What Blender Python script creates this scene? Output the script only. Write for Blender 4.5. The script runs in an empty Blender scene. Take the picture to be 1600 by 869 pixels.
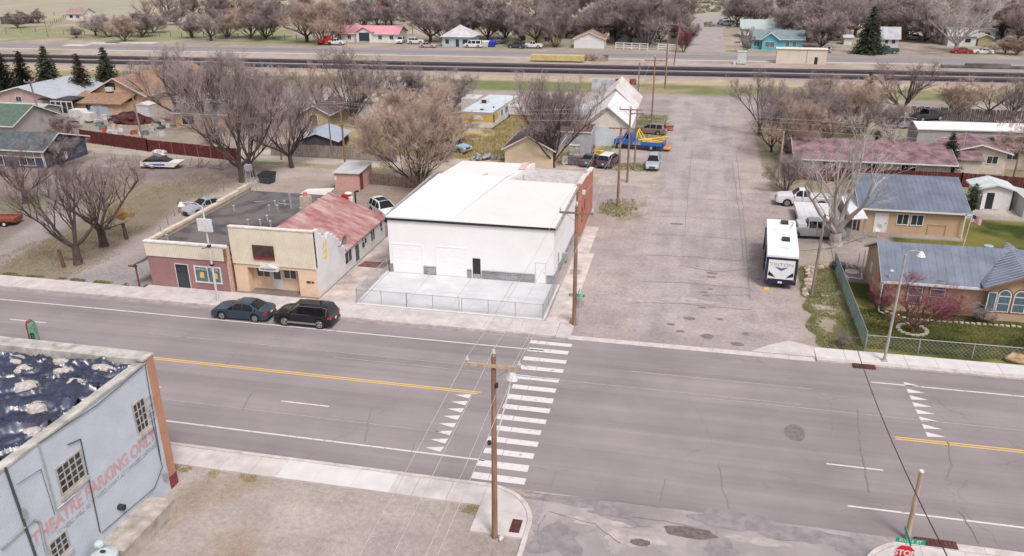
import bpy, bmesh, math, random
from mathutils import Vector, Matrix, noise
R = math.radians
sc = bpy.context.scene
col = sc.collection
# ---------------------------------------------------------------- camera
H = 27.5
F, PIT, ROL, YAW = 1280.3, .391095, -.0090843, .222117
cd = bpy.data.cameras.new('camera'); cam = bpy.data.objects.new('camera', cd); col.objects.link(cam)
sc.camera = cam
fw = Vector((-math.sin(YAW)*math.cos(PIT), math.cos(YAW)*math.cos(PIT), -math.sin(PIT)))
rt = Vector((math.cos(YAW), math.sin(YAW), 0)); up = rt.cross(fw)
rt, up = math.cos(ROL)*rt+math.sin(ROL)*up, -math.sin(ROL)*rt+math.cos(ROL)*up
m = Matrix((rt, up, -fw)).transposed().to_4x4(); m.translation = (0, 0, H); cam.matrix_world = m
cd.sensor_width = 36; cd.lens = F/1600*36; cd.clip_end = 6000; cd.clip_start = .5
# ---------------------------------------------------------------- world, sun, exposure
w = bpy.data.worlds.new('World'); sc.world = w; w.use_nodes = True
nt = w.node_tree; bg = nt.nodes['Background']
sky = nt.nodes.new('ShaderNodeTexSky'); sky.sky_type = 'NISHITA'; sky.sun_disc = False
SUN_EL, SUN_AZ = R(56), R(142)
sky.sun_elevation = SUN_EL; sky.sun_rotation = SUN_AZ; sky.dust_density = 4; sky.air_density = 1.4
hs = nt.nodes.new('ShaderNodeHueSaturation'); hs.inputs['Saturation'].default_value = .22
tn = nt.nodes.new('ShaderNodeMix'); tn.data_type = 'RGBA'; tn.blend_type = 'MULTIPLY'; tn.inputs[0].default_value = 1
tn.inputs[7].default_value = (1.0, .955, .985, 1)
nt.links.new(sky.outputs[0], hs.inputs['Color']); nt.links.new(hs.outputs[0], tn.inputs[6])
nt.links.new(tn.outputs[2], bg.inputs[0]); bg.inputs[1].default_value = .135
sd = bpy.data.lights.new('sun', 'SUN'); sd.energy = 2.0; sd.angle = R(16); sd.color = (1, .955, .91)
so = bpy.data.objects.new('sun', sd); col.objects.link(so)
sdir = Vector((math.sin(SUN_AZ)*math.cos(SUN_EL), math.cos(SUN_AZ)*math.cos(SUN_EL), math.sin(SUN_EL)))
so.rotation_euler = sdir.to_track_quat('Z', 'Y').to_euler(); so.location = (0, 0, 60)
sc.view_settings.view_transform = 'Standard'; sc.view_settings.look = 'None'
sc.view_settings.exposure = .28; sc.view_settings.gamma = 1
# ---------------------------------------------------------------- measuring: pixel of the survey photo -> point of the place
def _ray(px, py): return rt*((px-800)/F) - up*((py-434.5)/F) + fw
def G(px, py, z=0):
    d = _ray(px, py); t = (z-H)/d.z; return (d.x*t, d.y*t)
def PX(px, py, x):
    d = _ray(px, py); t = x/d.x; return (d.y*t, H+d.z*t)
def PY(px, py, y):
    d = _ray(px, py); t = y/d.y; return (d.x*t, H+d.z*t)
def HT(bx, by, ty):
    x, y = G(bx, by)
    lo, hi = -5, 60
    for _ in range(50):
        z = (lo+hi)/2; v = Vector((x, y, z-H)); py = 434.5-F*v.dot(up)/v.dot(fw)
        if py > ty: lo = z
        else: hi = z
    return lo
# ---------------------------------------------------------------- materials
MC = {}
def mat(name, c, rough=.85, var=.12, scale=3, metal=0, bump=0, detail=6, c2=None, mix=.5, stretch=None, spec=None, coat=0, alpha=None, sharp=.17):
    if name in MC: return MC[name]
    M = bpy.data.materials.new(name); M.use_nodes = True; MC[name] = M
    n = M.node_tree; b = n.nodes['Principled BSDF']
    b.inputs['Roughness'].default_value = rough; b.inputs['Metallic'].default_value = metal
    if spec is not None: b.inputs['Specular IOR Level'].default_value = spec
    if coat: b.inputs['Coat Weight'].default_value = coat; b.inputs['Coat Roughness'].default_value = .08
    tc = n.nodes.new('ShaderNodeTexCoord'); mp = n.nodes.new('ShaderNodeMapping')
    n.links.new(tc.outputs['Object'], mp.inputs[0])
    if stretch: mp.inputs['Scale'].default_value = stretch
    a = n.nodes.new('ShaderNodeTexNoise'); a.inputs['Scale'].default_value = scale; a.inputs['Detail'].default_value = detail
    a.inputs['Roughness'].default_value = .62
    n.links.new(mp.outputs[0], a.inputs['Vector'])
    rp = n.nodes.new('ShaderNodeValToRGB'); e = rp.color_ramp.elements
    d = c2 if c2 else tuple(x*(1-2*var) for x in c)
    u = c if c2 else tuple(min(1, x*(1+var)) for x in c)
    e[0].position = max(0, mix-sharp); e[1].position = min(1, mix+sharp)
    e[0].color = (*d, 1); e[1].color = (*u, 1)
    n.links.new(a.outputs[0], rp.inputs[0]); n.links.new(rp.outputs[0], b.inputs['Base Color'])
    if bump:
        bp = n.nodes.new('ShaderNodeBump'); bp.inputs['Strength'].default_value = bump; bp.inputs['Distance'].default_value = .05
        n.links.new(a.outputs[0], bp.inputs['Height']); n.links.new(bp.outputs[0], b.inputs['Normal'])
    return M
def brickmat(name, c1, c2, mort, bw=.4, bh=.12, axis='x', rough=.9, var=.5):
    M = bpy.data.materials.new(name); M.use_nodes = True; MC[name] = M
    n = M.node_tree; b = n.nodes['Principled BSDF']; b.inputs['Roughness'].default_value = rough
    tc = n.nodes.new('ShaderNodeTexCoord'); sp = n.nodes.new('ShaderNodeSeparateXYZ'); cb = n.nodes.new('ShaderNodeCombineXYZ')
    n.links.new(tc.outputs['Object'], sp.inputs[0])
    ad = n.nodes.new('ShaderNodeMath'); n.links.new(sp.outputs[0], ad.inputs[0]); n.links.new(sp.outputs[1], ad.inputs[1])
    n.links.new(ad.outputs[0], cb.inputs[0]); n.links.new(sp.outputs[2], cb.inputs[1])
    t = n.nodes.new('ShaderNodeTexBrick'); t.inputs['Scale'].default_value = 1
    t.inputs['Color1'].default_value = (*c1, 1); t.inputs['Color2'].default_value = (*c2, 1); t.inputs['Mortar'].default_value = (*mort, 1)
    t.inputs['Brick Width'].default_value = bw; t.inputs['Row Height'].default_value = bh; t.inputs['Mortar Size'].default_value = .012
    n.links.new(cb.outputs[0], t.inputs['Vector'])
    a = n.nodes.new('ShaderNodeTexNoise'); a.inputs['Scale'].default_value = .8; a.inputs['Detail'].default_value = 8
    n.links.new(tc.outputs['Object'], a.inputs['Vector'])
    mr = n.nodes.new('ShaderNodeMapRange'); mr.inputs[1].default_value = .3; mr.inputs[2].default_value = .75
    mr.inputs[3].default_value = 1-var*.5; mr.inputs[4].default_value = 1+var*.3
    n.links.new(a.outputs[0], mr.inputs[0])
    mx = n.nodes.new('ShaderNodeMix'); mx.data_type = 'RGBA'; mx.blend_type = 'MULTIPLY'; mx.inputs[0].default_value = 1
    n.links.new(t.outputs[0], mx.inputs[6]); n.links.new(mr.outputs[0], mx.inputs[7]); n.links.new(mx.outputs[2], b.inputs['Base Color'])
    bp = n.nodes.new('ShaderNodeBump'); bp.inputs['Strength'].default_value = .5; bp.inputs['Distance'].default_value = .01
    n.links.new(t.outputs[1], bp.inputs['Height']); bp.invert = True; n.links.new(bp.outputs[0], b.inputs['Normal'])
    return M
def groundmat(name):     # ground whose soil, grass and gravel are laid out per vertex, with fine grain on top
    M = bpy.data.materials.new(name); M.use_nodes = True
    n = M.node_tree; b = n.nodes['Principled BSDF']; b.inputs['Roughness'].default_value = .97; b.inputs['Specular IOR Level'].default_value = .15
    at = n.nodes.new('ShaderNodeAttribute'); at.attribute_name = 'soil'
    tc = n.nodes.new('ShaderNodeTexCoord'); last = at.outputs['Color']
    for s, lo, hi, dt in ((.35, .84, 1.14, 8), (3.2, .8, 1.16, 8), (17, .78, 1.2, 3)):
        a = n.nodes.new('ShaderNodeTexNoise'); a.inputs['Scale'].default_value = s; a.inputs['Detail'].default_value = dt; a.inputs['Roughness'].default_value = .65
        n.links.new(tc.outputs['Object'], a.inputs['Vector'])
        mr = n.nodes.new('ShaderNodeMapRange'); mr.inputs[1].default_value = .3; mr.inputs[2].default_value = .7
        mr.inputs[3].default_value = lo; mr.inputs[4].default_value = hi
        n.links.new(a.outputs[0], mr.inputs[0])
        mx = n.nodes.new('ShaderNodeMix'); mx.data_type = 'RGBA'; mx.blend_type = 'MULTIPLY'; mx.inputs[0].default_value = 1
        n.links.new(last, mx.inputs[6]); n.links.new(mr.outputs[0], mx.inputs[7]); last = mx.outputs[2]
    n.links.new(last, b.inputs['Base Color'])
    bp = n.nodes.new('ShaderNodeBump'); bp.inputs['Strength'].default_value = .35; bp.inputs['Distance'].default_value = .04
    n.links.new(a.outputs[0], bp.inputs['Height']); n.links.new(bp.outputs[0], b.inputs['Normal'])
    return M
def roadmat(name, base, dark, streak=(.05, 1, 1), crack=.5, crackscale=.22, worn=None):
    M = bpy.data.materials.new(name); M.use_nodes = True; MC[name] = M
    n = M.node_tree; b = n.nodes['Principled BSDF']; b.inputs['Roughness'].default_value = .93; b.inputs['Specular IOR Level'].default_value = .2
    tc = n.nodes.new('ShaderNodeTexCoord')
    def noise_(s, dt, st=None, lo=.3, hi=.7, a0=0, a1=1):
        a = n.nodes.new('ShaderNodeTexNoise'); a.inputs['Scale'].default_value = s; a.inputs['Detail'].default_value = dt; a.inputs['Roughness'].default_value = .6
        mp = n.nodes.new('ShaderNodeMapping'); n.links.new(tc.outputs['Object'], mp.inputs[0])
        if st: mp.inputs['Scale'].default_value = st
        n.links.new(mp.outputs[0], a.inputs['Vector'])
        mr = n.nodes.new('ShaderNodeMapRange'); mr.inputs[1].default_value = lo; mr.inputs[2].default_value = hi
        mr.inputs[3].default_value = a0; mr.inputs[4].default_value = a1
        n.links.new(a.outputs[0], mr.inputs[0]); return mr.outputs[0]
    def mul(c, f):
        mx = n.nodes.new('ShaderNodeMix'); mx.data_type = 'RGBA'; mx.blend_type = 'MULTIPLY'; mx.inputs[0].default_value = 1
        n.links.new(c, mx.inputs[6]); n.links.new(f, mx.inputs[7]); return mx.outputs[2]
    mx = n.nodes.new('ShaderNodeMix'); mx.data_type = 'RGBA'
    mx.inputs[6].default_value = (*dark, 1); mx.inputs[7].default_value = (*base, 1)
    n.links.new(noise_(1, 5, streak), mx.inputs[0]); c = mx.outputs[2]
    c = mul(c, noise_(.16, 6, None, .3, .7, .86, 1.12)); c = mul(c, noise_(24, 3, None, .3, .7, .84, 1.14))
    # cracks: thin borders of warped Voronoi cells, broken up
    wn = n.nodes.new('ShaderNodeTexNoise'); wn.inputs['Scale'].default_value = .9; wn.inputs['Detail'].default_value = 5
    n.links.new(tc.outputs['Object'], wn.inputs['Vector'])
    va = n.nodes.new('ShaderNodeMix'); va.data_type = 'RGBA'; va.blend_type = 'ADD'; va.inputs[0].default_value = 1.0
    n.links.new(tc.outputs['Object'], va.inputs[6]); n.links.new(wn.outputs['Color'], va.inputs[7])
    vo = n.nodes.new('ShaderNodeTexVoronoi'); vo.feature = 'DISTANCE_TO_EDGE'; vo.inputs['Scale'].default_value = crackscale
    n.links.new(va.outputs[2], vo.inputs['Vector'])
    mr = n.nodes.new('ShaderNodeMapRange'); mr.inputs[1].default_value = .002; mr.inputs[2].default_value = .008*(crackscale/.22)
    mr.inputs[3].default_value = 1-crack; mr.inputs[4].default_value = 1
    n.links.new(vo.outputs[0], mr.inputs[0])
    k = noise_(.11, 3, None, .48, .56, 0, 1)
    mm = n.nodes.new('ShaderNodeMix'); mm.data_type = 'FLOAT'; mm.inputs[2].default_value = 1
    n.links.new(k, mm.inputs[0]); n.links.new(mr.outputs[0], mm.inputs[3]); c = mul(c, mm.outputs[0])
    if worn:
        mx2 = n.nodes.new('ShaderNodeMix'); mx2.data_type = 'RGBA'; n.links.new(c, mx2.inputs[6]); mx2.inputs[7].default_value = (*worn, 1)
        n.links.new(noise_(.28, 7, None, .5, .6, 0, .7), mx2.inputs[0]); c = mx2.outputs[2]
    n.links.new(c, b.inputs['Base Color'])
    return M
def paintmat(name, c, under, wear=.42):
    M = bpy.data.materials.new(name); M.use_nodes = True; MC[name] = M
    n = M.node_tree; b = n.nodes['Principled BSDF']; b.inputs['Roughness'].default_value = .8
    tc = n.nodes.new('ShaderNodeTexCoord'); a = n.nodes.new('ShaderNodeTexNoise'); a.inputs['Scale'].default_value = 2.2; a.inputs['Detail'].default_value = 9; a.inputs['Roughness'].default_value = .7
    n.links.new(tc.outputs['Object'], a.inputs['Vector'])
    rp = n.nodes.new('ShaderNodeValToRGB'); e = rp.color_ramp.elements
    e[0].position = wear-.05; e[0].color = (*under, 1); e[1].position = wear+.04; e[1].color = (*c, 1)
    n.links.new(a.outputs[0], rp.inputs[0]); n.links.new(rp.outputs[0], b.inputs['Base Color'])
    return M
def glassmat(name, c=(.03, .04, .05), rough=.08):
    return mat(name, c, rough=rough, var=.1, spec=.6)
# ---------------------------------------------------------------- mesh builder
class MB:
    def __init__(s): s.v = []; s.f = []
    def add(s, vs, fs):
        n = len(s.v); s.v += [tuple(v) for v in vs]; s.f += [tuple(i+n for i in f) for f in fs]
    def box(s, x0, x1, y0, y1, z0, z1):
        s.add([(x0,y0,z0),(x1,y0,z0),(x1,y1,z0),(x0,y1,z0),(x0,y0,z1),(x1,y0,z1),(x1,y1,z1),(x0,y1,z1)],
              [(0,3,2,1),(4,5,6,7),(0,1,5,4),(1,2,6,5),(2,3,7,6),(3,0,4,7)]); return s
    def hexa(s, b, t):   # 4 bottom points, 4 top points
        s.add(list(b)+list(t), [(0,3,2,1),(4,5,6,7),(0,1,5,4),(1,2,6,5),(2,3,7,6),(3,0,4,7)]); return s
    def quad(s, a, b, c, d): s.add([a,b,c,d], [(0,1,2,3)]); return s
    def tube(s, a, b, r0, r1=None, n=8, cap=True):
        a = Vector(a); b = Vector(b); r1 = r0 if r1 is None else r1
        d = (b-a).normalized(); u = d.orthogonal().normalized(); w_ = d.cross(u)
        vs = []
        for p, r in ((a, r0), (b, r1)):
            for i in range(n):
                t = 2*math.pi*i/n; vs.append(p+(u*math.cos(t)+w_*math.sin(t))*r)
        fs = [(i, (i+1)%n, n+(i+1)%n, n+i) for i in range(n)]
        if cap: fs += [tuple(range(n-1, -1, -1)), tuple(range(n, 2*n))]
        s.add(vs, fs); return s
    def path(s, pts, r, n=5):
        for a, b in zip(pts, pts[1:]): s.tube(a, b, r, r, n)
        return s
    def prism(s, poly, lo, hi, ax=2):   # polygon swept along axis ax; poly gives the two other coords in order
        def P(u, v, h): return (h,u,v) if ax == 0 else ((u,h,v) if ax == 1 else (u,v,h))
        n = len(poly); vs = [P(*q, lo) for q in poly]+[P(*q, hi) for q in poly]
        fs = [(i,(i+1)%n,n+(i+1)%n,n+i) for i in range(n)]+[tuple(range(n-1,-1,-1)), tuple(range(n,2*n))]
        s.add(vs, fs); return s
    def ball(s, c, rx, ry, rz, nu=10, nv=6, jit=0, rnd=random):
        vs = []; fs = []
        for j in range(nv+1):
            t = math.pi*j/nv
            for i in range(nu):
                q = 2*math.pi*i/nu; k = 1+rnd.uniform(-jit, jit)
                vs.append((c[0]+rx*math.sin(t)*math.cos(q)*k, c[1]+ry*math.sin(t)*math.sin(q)*k, c[2]+rz*math.cos(t)*k))
        for j in range(nv):
            for i in range(nu): fs.append((j*nu+i, (j+1)*nu+i, (j+1)*nu+(i+1)%nu, j*nu+(i+1)%nu))
        s.add(vs, fs); return s
    def mesh(s, name, off=(0,0,0), smooth=False):
        me = bpy.data.meshes.new(name)
        o = off; vs = [(x-o[0], y-o[1], z-o[2]) for x, y, z in s.v]
        me.from_pydata(vs, [], s.f); me.update()
        if len(s.f) < 4000:
            b = bmesh.new(); b.from_mesh(me); bmesh.ops.recalc_face_normals(b, faces=b.faces); b.to_mesh(me); b.free()
        if smooth:
            b = bmesh.new(); b.from_mesh(me); bmesh.ops.remove_doubles(b, verts=b.verts, dist=.0008); bmesh.ops.recalc_face_normals(b, faces=b.faces); b.to_mesh(me); b.free()
            me.shade_smooth(); me.set_sharp_from_angle(angle=R(34))
        return me
def thing(name, label, cat, loc=(0,0,0), rz=0, group=None):
    o = bpy.data.objects.new(name, None); col.objects.link(o); o.empty_display_size = .3
    o.location = loc if len(loc) == 3 else (*loc, 0); o.rotation_euler.z = rz
    return tag(o, label, cat, group)
def tag(o, label, cat, group=None, kind=None):
    if label: o['label'] = label
    if cat: o['category'] = cat
    if group: o['group'] = group
    if kind: o['kind'] = kind
    return o
WMODE = [True]
def part(name, mb, m_, parent, world=None, smooth=False, label=None):
    if world is None: world = WMODE[0]
    """one mesh object; with world=True its points were given in the place's coordinates (parent unrotated)"""
    off = (0,0,0)
    if world and parent is not None:
        p = parent
        while p is not None: off = tuple(a+b for a, b in zip(off, p.location)); p = p.parent
    me = mb.mesh(name, off, smooth); me.materials.append(m_)
    o = bpy.data.objects.new(name, me); col.objects.link(o); o.parent = parent
    if label: o['label'] = label
    return o
def part_each(name, mb, nv, m_, parent, world=None):
    'one child per piece: the builder holds equal pieces of nv points each'
    out = []; k = 0
    for i in range(0, len(mb.v), nv):
        q = MB(); q.v = mb.v[i:i+nv]
        while k < len(mb.f) and max(mb.f[k]) < i+nv: q.f.append(tuple(j-i for j in mb.f[k])); k += 1
        out.append(part(name, q, m_, parent, world))
    return out
def solo(name, mb, m_, label, cat, group=None, kind=None, smooth=False, loc=None):
    if loc is None:
        xs = [v[0] for v in mb.v]; ys = [v[1] for v in mb.v]; zs = [v[2] for v in mb.v]
        loc = ((min(xs)+max(xs))/2, (min(ys)+max(ys))/2, min(zs))
    me = mb.mesh(name, loc, smooth); me.materials.append(m_)
    o = bpy.data.objects.new(name, me); col.objects.link(o); o.location = loc
    return tag(o, label, cat, group, kind)
def struct(name, mb, m_, smooth=False):
    o = solo(name, mb, m_, None, None, None, 'structure', smooth, (0,0,0)); return o
def copy_tree(o, parent=None):
    c = o.copy(); col.objects.link(c); c.parent = parent
    for ch in o.children: copy_tree(ch, c)
    return c
def text_part(name, s, m_, parent, size, M4, ext=.01, sx=1, kind=None, bold=0):
    cu = bpy.data.curves.new(name, 'FONT'); cu.body = s; cu.size = size; cu.extrude = ext; cu.align_x = 'CENTER'; cu.align_y = 'CENTER'; cu.offset = bold
    t = bpy.data.objects.new(name+'_c', cu); me = bpy.data.meshes.new_from_object(t); me.name = name
    me.transform(M4 @ Matrix.Diagonal((sx,1,1,1))); me.materials.clear(); me.materials.append(m_)
    bpy.data.objects.remove(t); bpy.data.curves.remove(cu)
    o = bpy.data.objects.new(name, me); col.objects.link(o); o.parent = parent
    return o
FACE = {'S': lambda p: (lambda u,v,d: (u, p-d, v)), 'N': lambda p: (lambda u,v,d: (u, p+d, v)),
        'E': lambda p: (lambda u,v,d: (p+d, u, v)), 'W': lambda p: (lambda u,v,d: (p-d, u, v))}
def fb(mb, f, u0, u1, v0, v1, d0, d1):
    mb.hexa([f(u0,v0,d0), f(u1,v0,d0), f(u1,v0,d1), f(u0,v0,d1)], [f(u0,v1,d0), f(u1,v1,d0), f(u1,v1,d1), f(u0,v1,d1)]); return mb
def window(parent, face, plane, u0, u1, v0, v1, fm, gm, nx=2, nz=1, t=.07, sill=True, name='window'):
    f = FACE[face](plane); mb = MB()
    fb(mb,f,u0-t,u1+t,v1,v1+t,0,.05); fb(mb,f,u0-t,u1+t,v0-t,v0,0,.07 if sill else .05)
    fb(mb,f,u0-t,u0,v0,v1,0,.05); fb(mb,f,u1,u1+t,v0,v1,0,.05)
    for i in range(1, nx): c = u0+(u1-u0)*i/nx; fb(mb,f,c-t*.35,c+t*.35,v0,v1,.022,.045)
    for i in range(1, nz): c = v0+(v1-v0)*i/nz; fb(mb,f,u0,u1,c-t*.3,c+t*.3,.022,.04)
    w_ = part(name, mb, fm, parent)
    part('pane', fb(MB(), f, u0+.001, u1-.001, v0+.001, v1-.001, .004, .02), gm, w_)
    return w_
def door(parent, face, plane, u0, u1, v0, v1, dm, fm=None, glass=None, name='door', panels=True):
    f = FACE[face](plane); fm = fm or dm
    mb = MB(); t = .07
    fb(mb,f,u0-t,u1+t,v1,v1+t,0,.05); fb(mb,f,u0-t,u0,v0,v1,0,.05); fb(mb,f,u1,u1+t,v0,v1,0,.05)
    part(name+'_frame', mb, fm, parent)
    mb = MB(); fb(mb,f,u0+.002,u1-.002,v0,v1-.002,.003,.03)
    if panels and not glass:
        for a, b_ in ((.1,.42),(.52,.92)): fb(mb,f,u0+(u1-u0)*.18,u1-(u1-u0)*.18,v0+(v1-v0)*a,v0+(v1-v0)*b_,.03,.036)
    d = part(name, mb, dm, parent)
    if glass: part('pane', fb(MB(),f,u0+.1,u1-.1,v0+(v1-v0)*glass[0],v0+(v1-v0)*glass[1],.031,.04), GL, d)
    mb = MB(); fb(mb,f,u1-.14,u1-.09,v0+.95,v0+1.03,.03,.08); part('handle', mb, DK, d)
    return d
def garage_door(parent, face, plane, u0, u1, v0, v1, dm, fm, rows=5, name='garage_door'):
    f = FACE[face](plane); mb = MB(); t = .1
    fb(mb,f,u0-t,u1+t,v1,v1+t,0,.04); fb(mb,f,u0-t,u0,v0,v1,0,.04); fb(mb,f,u1,u1+t,v0,v1,0,.04)
    part('door_frame', mb, fm, parent); mb = MB()
    for i in range(rows):
        a = v0+(v1-v0)*i/rows; b_ = v0+(v1-v0)*(i+1)/rows
        fb(mb,f,u0+.002,u1-.002,a+.005,b_-.005,.004,.016)
        fb(mb,f,u0+.002,u1-.002,a,a+.005,.002,.012)
    return part(name, mb, dm, parent)
# shared materials
GL = glassmat('window_glass'); GLB = glassmat('window_glass_blue', (.10,.15,.18), .12)
DK = mat('dark_trim', (.025,.025,.028), .5); WT = mat('white_trim', (.60,.595,.59), .6, .04)
WT2 = mat('white_weathered', (.54,.52,.51), .8, .1, 2); GALV = mat('galvanised', (.42,.43,.45), .45, .1, 6, .5)
STEEL = mat('grey_steel_paint', (.40,.40,.41), .5, .08)
# ================================================================ GROUND
def sm(a, b, x):
    t = max(0, min(1, (x-a)/(b-a))); return t*t*(3-2*t)
def nz(x, y, s, k=0): return noise.noise(Vector((x*s, y*s, k*7.3)))
def fbm(x, y, s, k=0): return nz(x,y,s,k)+.5*nz(x,y,s*2.1,k+1)+.25*nz(x,y,s*4.3,k+2)
def mixc(a, b, t): return tuple(p*(1-t)+q*t for p, q in zip(a, b))
def band(v, a, b, e): return sm(a-e, a+e, v)*(1-sm(b-e, b+e, v))
DIRT = (.315,.265,.255); GRAV = (.33,.285,.262); ASPH = (.31,.28,.28); DRY = (.33,.27,.155); GREEN = (.10,.125,.035)
OLIVE = (.215,.20,.105); TAN = (.43,.37,.335); LGREY = (.27,.235,.225); DARKG = (.055,.085,.02)
def seg(x, y, ax, ay, bx, by):
    dx, dy = bx-ax, by-ay; t = max(0, min(1, ((x-ax)*dx+(y-ay)*dy)/(dx*dx+dy*dy)))
    return math.hypot(x-ax-t*dx, y-ay-t*dy)
def soil(x, y):
    n1 = fbm(x,y,.13,1); n2 = fbm(x,y,.45,5); n3 = fbm(x,y,.05,9)
    yy = y-.025*x
    if y < 45:
        if x < -7:
            c = mixc(GRAV, (.375,.33,.30), sm(-.3,.5,n1))
            c = mixc(c, (.27,.225,.205), .75*sm(-13,-9,x+n1*3)); c = mixc(c, (.33,.28,.25), .8*sm(33,34.5,y+n1))
            for cx, cy, rr in ((-24.6,31.6,1.1),(-23.2,32.9,.8),(-24.8,29.5,1.0),(-20.5,28.5,1.1),(-19.7,27.2,.8),(-22.2,33.6,.7)):
                d = math.hypot(x-cx, (y-cy)*.8)/rr+n2*.7; c = mixc(c, (.27,.20,.135), .55*(1-sm(.3,1.3,d)))
            return c
        c = mixc((.27,.24,.24), (.36,.32,.315), sm(-.35,.45,n1))
        return mixc(c, DIRT, .4*sm(0,.5,n2))
    c = mixc(DIRT, TAN, .5*sm(-.4,.6,n1))
    if x < -28 and y < 98.5:                     # empty lot on the left
        c = mixc((.20,.16,.145), (.26,.215,.195), sm(-.3,.4,n1))
        g = sm(-.1,.55, n1+.35*n2+.15)*(1-sm(-51.5,-49.5,x+n1))*(1-sm(84,92,y))
        c = mixc(c, (.20,.165,.11), .7*g)
        g2 = (1-sm(.5,1.3, seg(x,y,-62,63,-58,79)/6+n2*.8)); c = mixc(c, (.18,.165,.08), .45*g2)
        g2 = (1-sm(.5,1.3, seg(x,y,-76,75,-72,77)/4+n2*.8)); c = mixc(c, (.15,.18,.06), .6*g2)
        d = seg(x,y,-50,54,-51,80)+n1*.8; c = mixc(c, (.33,.285,.27), .9*(1-sm(2.6,4.6,d)))
        d = seg(x,y,-50.5,54,-47.5,61); c = mixc(c, (.27,.245,.245), .9*(1-sm(3.4,4.2,d)))
        d = min(seg(x,y,-63,58,-67,74), seg(x,y,-67,74,-80,86))+n1*.5; c = mixc(c, (.285,.255,.25), .85*(1-sm(1.2,2.6,d)))
        d = seg(x,y,-51,80,-48,94)+n1; c = mixc(c, TAN, .75*(1-sm(3,6.5,d)))
        d = seg(x,y,-46,88,-36,84)+n1; c = mixc(c, (.29,.24,.2), .7*(1-sm(3,6.5,d)))
        if x > -35: c = mixc(c, (.2,.16,.1), .5*sm(-.1,.4,n2))
    # side street shoulder, grass tufts
    if y < 142 and x > -11:
        g = (1-sm(.4,1.2, math.hypot((x+7.6)/2.2,(y-87)/4)+n2)); c = mixc(c, (.2,.185,.09), .7*g)
        g = (1-sm(.4,1.2, math.hypot((x+8)/4,(y-98.2)/.9)+n2)); c = mixc(c, (.17,.18,.07), .8*g)
        g = (1-sm(.3,1.2, math.hypot((x+9)/4.5,(y-104)/3.2)+n2)); c = mixc(c, (.2,.2,.09), .8*g)
        g = (1-sm(.3,1.2, math.hypot((x+6.5)/3,(y-132)/12)+n2)); c = mixc(c, (.16,.19,.07), .85*g)
    if x > 6 and y < 57.5: c = mixc(c, DIRT, .5)
    if 5.4 < x < 14 and 56 < y < 98:
        g = sm(8.6,11,x+n1*1.6)*(1-sm(70,84,y+n1*3)); c = mixc(c, (.27,.235,.16), .7*g)
        g = sm(10.3,12,x+n2*.8)*(1-sm(60,71,y))*sm(-.35,.15,n2); c = mixc(c, (.15,.16,.06), .65*g)
        d = math.hypot((x-11.5)/1.6,(y-66)/3); c = mixc(c, (.33,.28,.24), .8*(1-sm(.7,1.3,d+n2*.3)))
    if x > 13.2 and y < 98.5:
        c = mixc((.25,.21,.19), (.31,.265,.24), sm(-.3,.4,n1))
        g = sm(13.1,13.3,x)*(1-sm(69.5,70.5,y)); gc = mixc((.055,.07,.015), (.21,.185,.07), sm(-.25,.35,n1*1.3+n2*.4)); c = mixc(c, gc, g)
        g = band(x,26.5,60,.3)*band(y,74,90.5,.6)+band(x,19.6,29,.4)*band(y,77.5,82.9,.3)
        gc = mixc((.035,.05,.010), (.15,.14,.04), sm(-.2,.5,n1+n2*.4)); c = mixc(c, gc, min(1,g))
        d = seg(x,y,27.2,80,33,73)-.2*n2; c = mixc(c, (.24,.2,.19), (1-sm(1.2,1.6,d)))
    # rear alley and the block behind it
    if y > 97 and y < 141:
        if x < -11 or x > 9:
            c = mixc((.31,.255,.19), (.27,.235,.12), sm(-.2,.3,n1))
            g = sm(-.15,.35,n1*.6+n2*.5+n3); c = mixc(c, (.46,.36,.19), .75*g*sm(-56,-50,x)*(1-sm(-16,-12,x)))
            g = sm(.05,.4,fbm(x,y,.2,31)); c = mixc(c, (.14,.18,.05), .7*g)
            if x > 9: c = mixc(c, (.24,.2,.15), .7)
            if x < -58: c = mixc(c, (.27,.225,.2), .8)
    if x < -11 or x > 9.5:
        ay = 102 if x < 0 else 94.5; hw = 3.1 if x < 0 else 2.6
        d = abs(y-ay+.8*nz(x,0,.05))
        tr = TAN if x > -60 else (.36,.32,.27)
        c = mixc(c, tr, .92*(1-sm(hw-.6,hw+.7,d+n2*.5)))
        c = mixc(c, (.25,.22,.13), .4*(1-sm(.2,.7,abs(d)))) if x < 0 else c
    elif 96 < y < 105: c = mixc(c, TAN, .6)
    if yy > 139:
        c = mixc((.275,.24,.225), (.33,.285,.265), sm(-.3,.4,n1))                           # street beside the tracks
        g = band(yy,161,173,2); gc = mixc((.26,.22,.13), (.15,.17,.07), sm(-.25,.3,n3*1.5+n2*.5)); c = mixc(c, gc, g)
        g = band(yy,173,180.5,1.6); c = mixc(c, mixc((.40,.33,.23),(.33,.27,.2),sm(-.2,.3,n2)), g)
        g = band(yy,180.5,201,1); c = mixc(c, (.30,.25,.245), g)
        g = band(yy,201,211,1); c = mixc(c, mixc((.37,.31,.27),(.30,.24,.2),sm(-.3,.3,n3+n2*.4)), g)
        if x < -80: g = band(yy,201,211,1)*sm(-.1,.2,n3+.3*n2); c = mixc(c, (.22,.25,.10), .35*g)
        g = band(yy,225,300,2)
        gc = mixc((.28,.235,.2), (.36,.30,.25), sm(-.3,.3,n1)); gg = sm(-.12,.25,n3+.35*n2); gc = mixc(gc, (.21,.21,.11), .45*gg)
        c = mixc(c, gc, g)
        if x < -95: c = mixc(c, (.22,.24,.12), .8*band(yy,233,272,5)*sm(-.5,0,n3+.2*n2))
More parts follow.
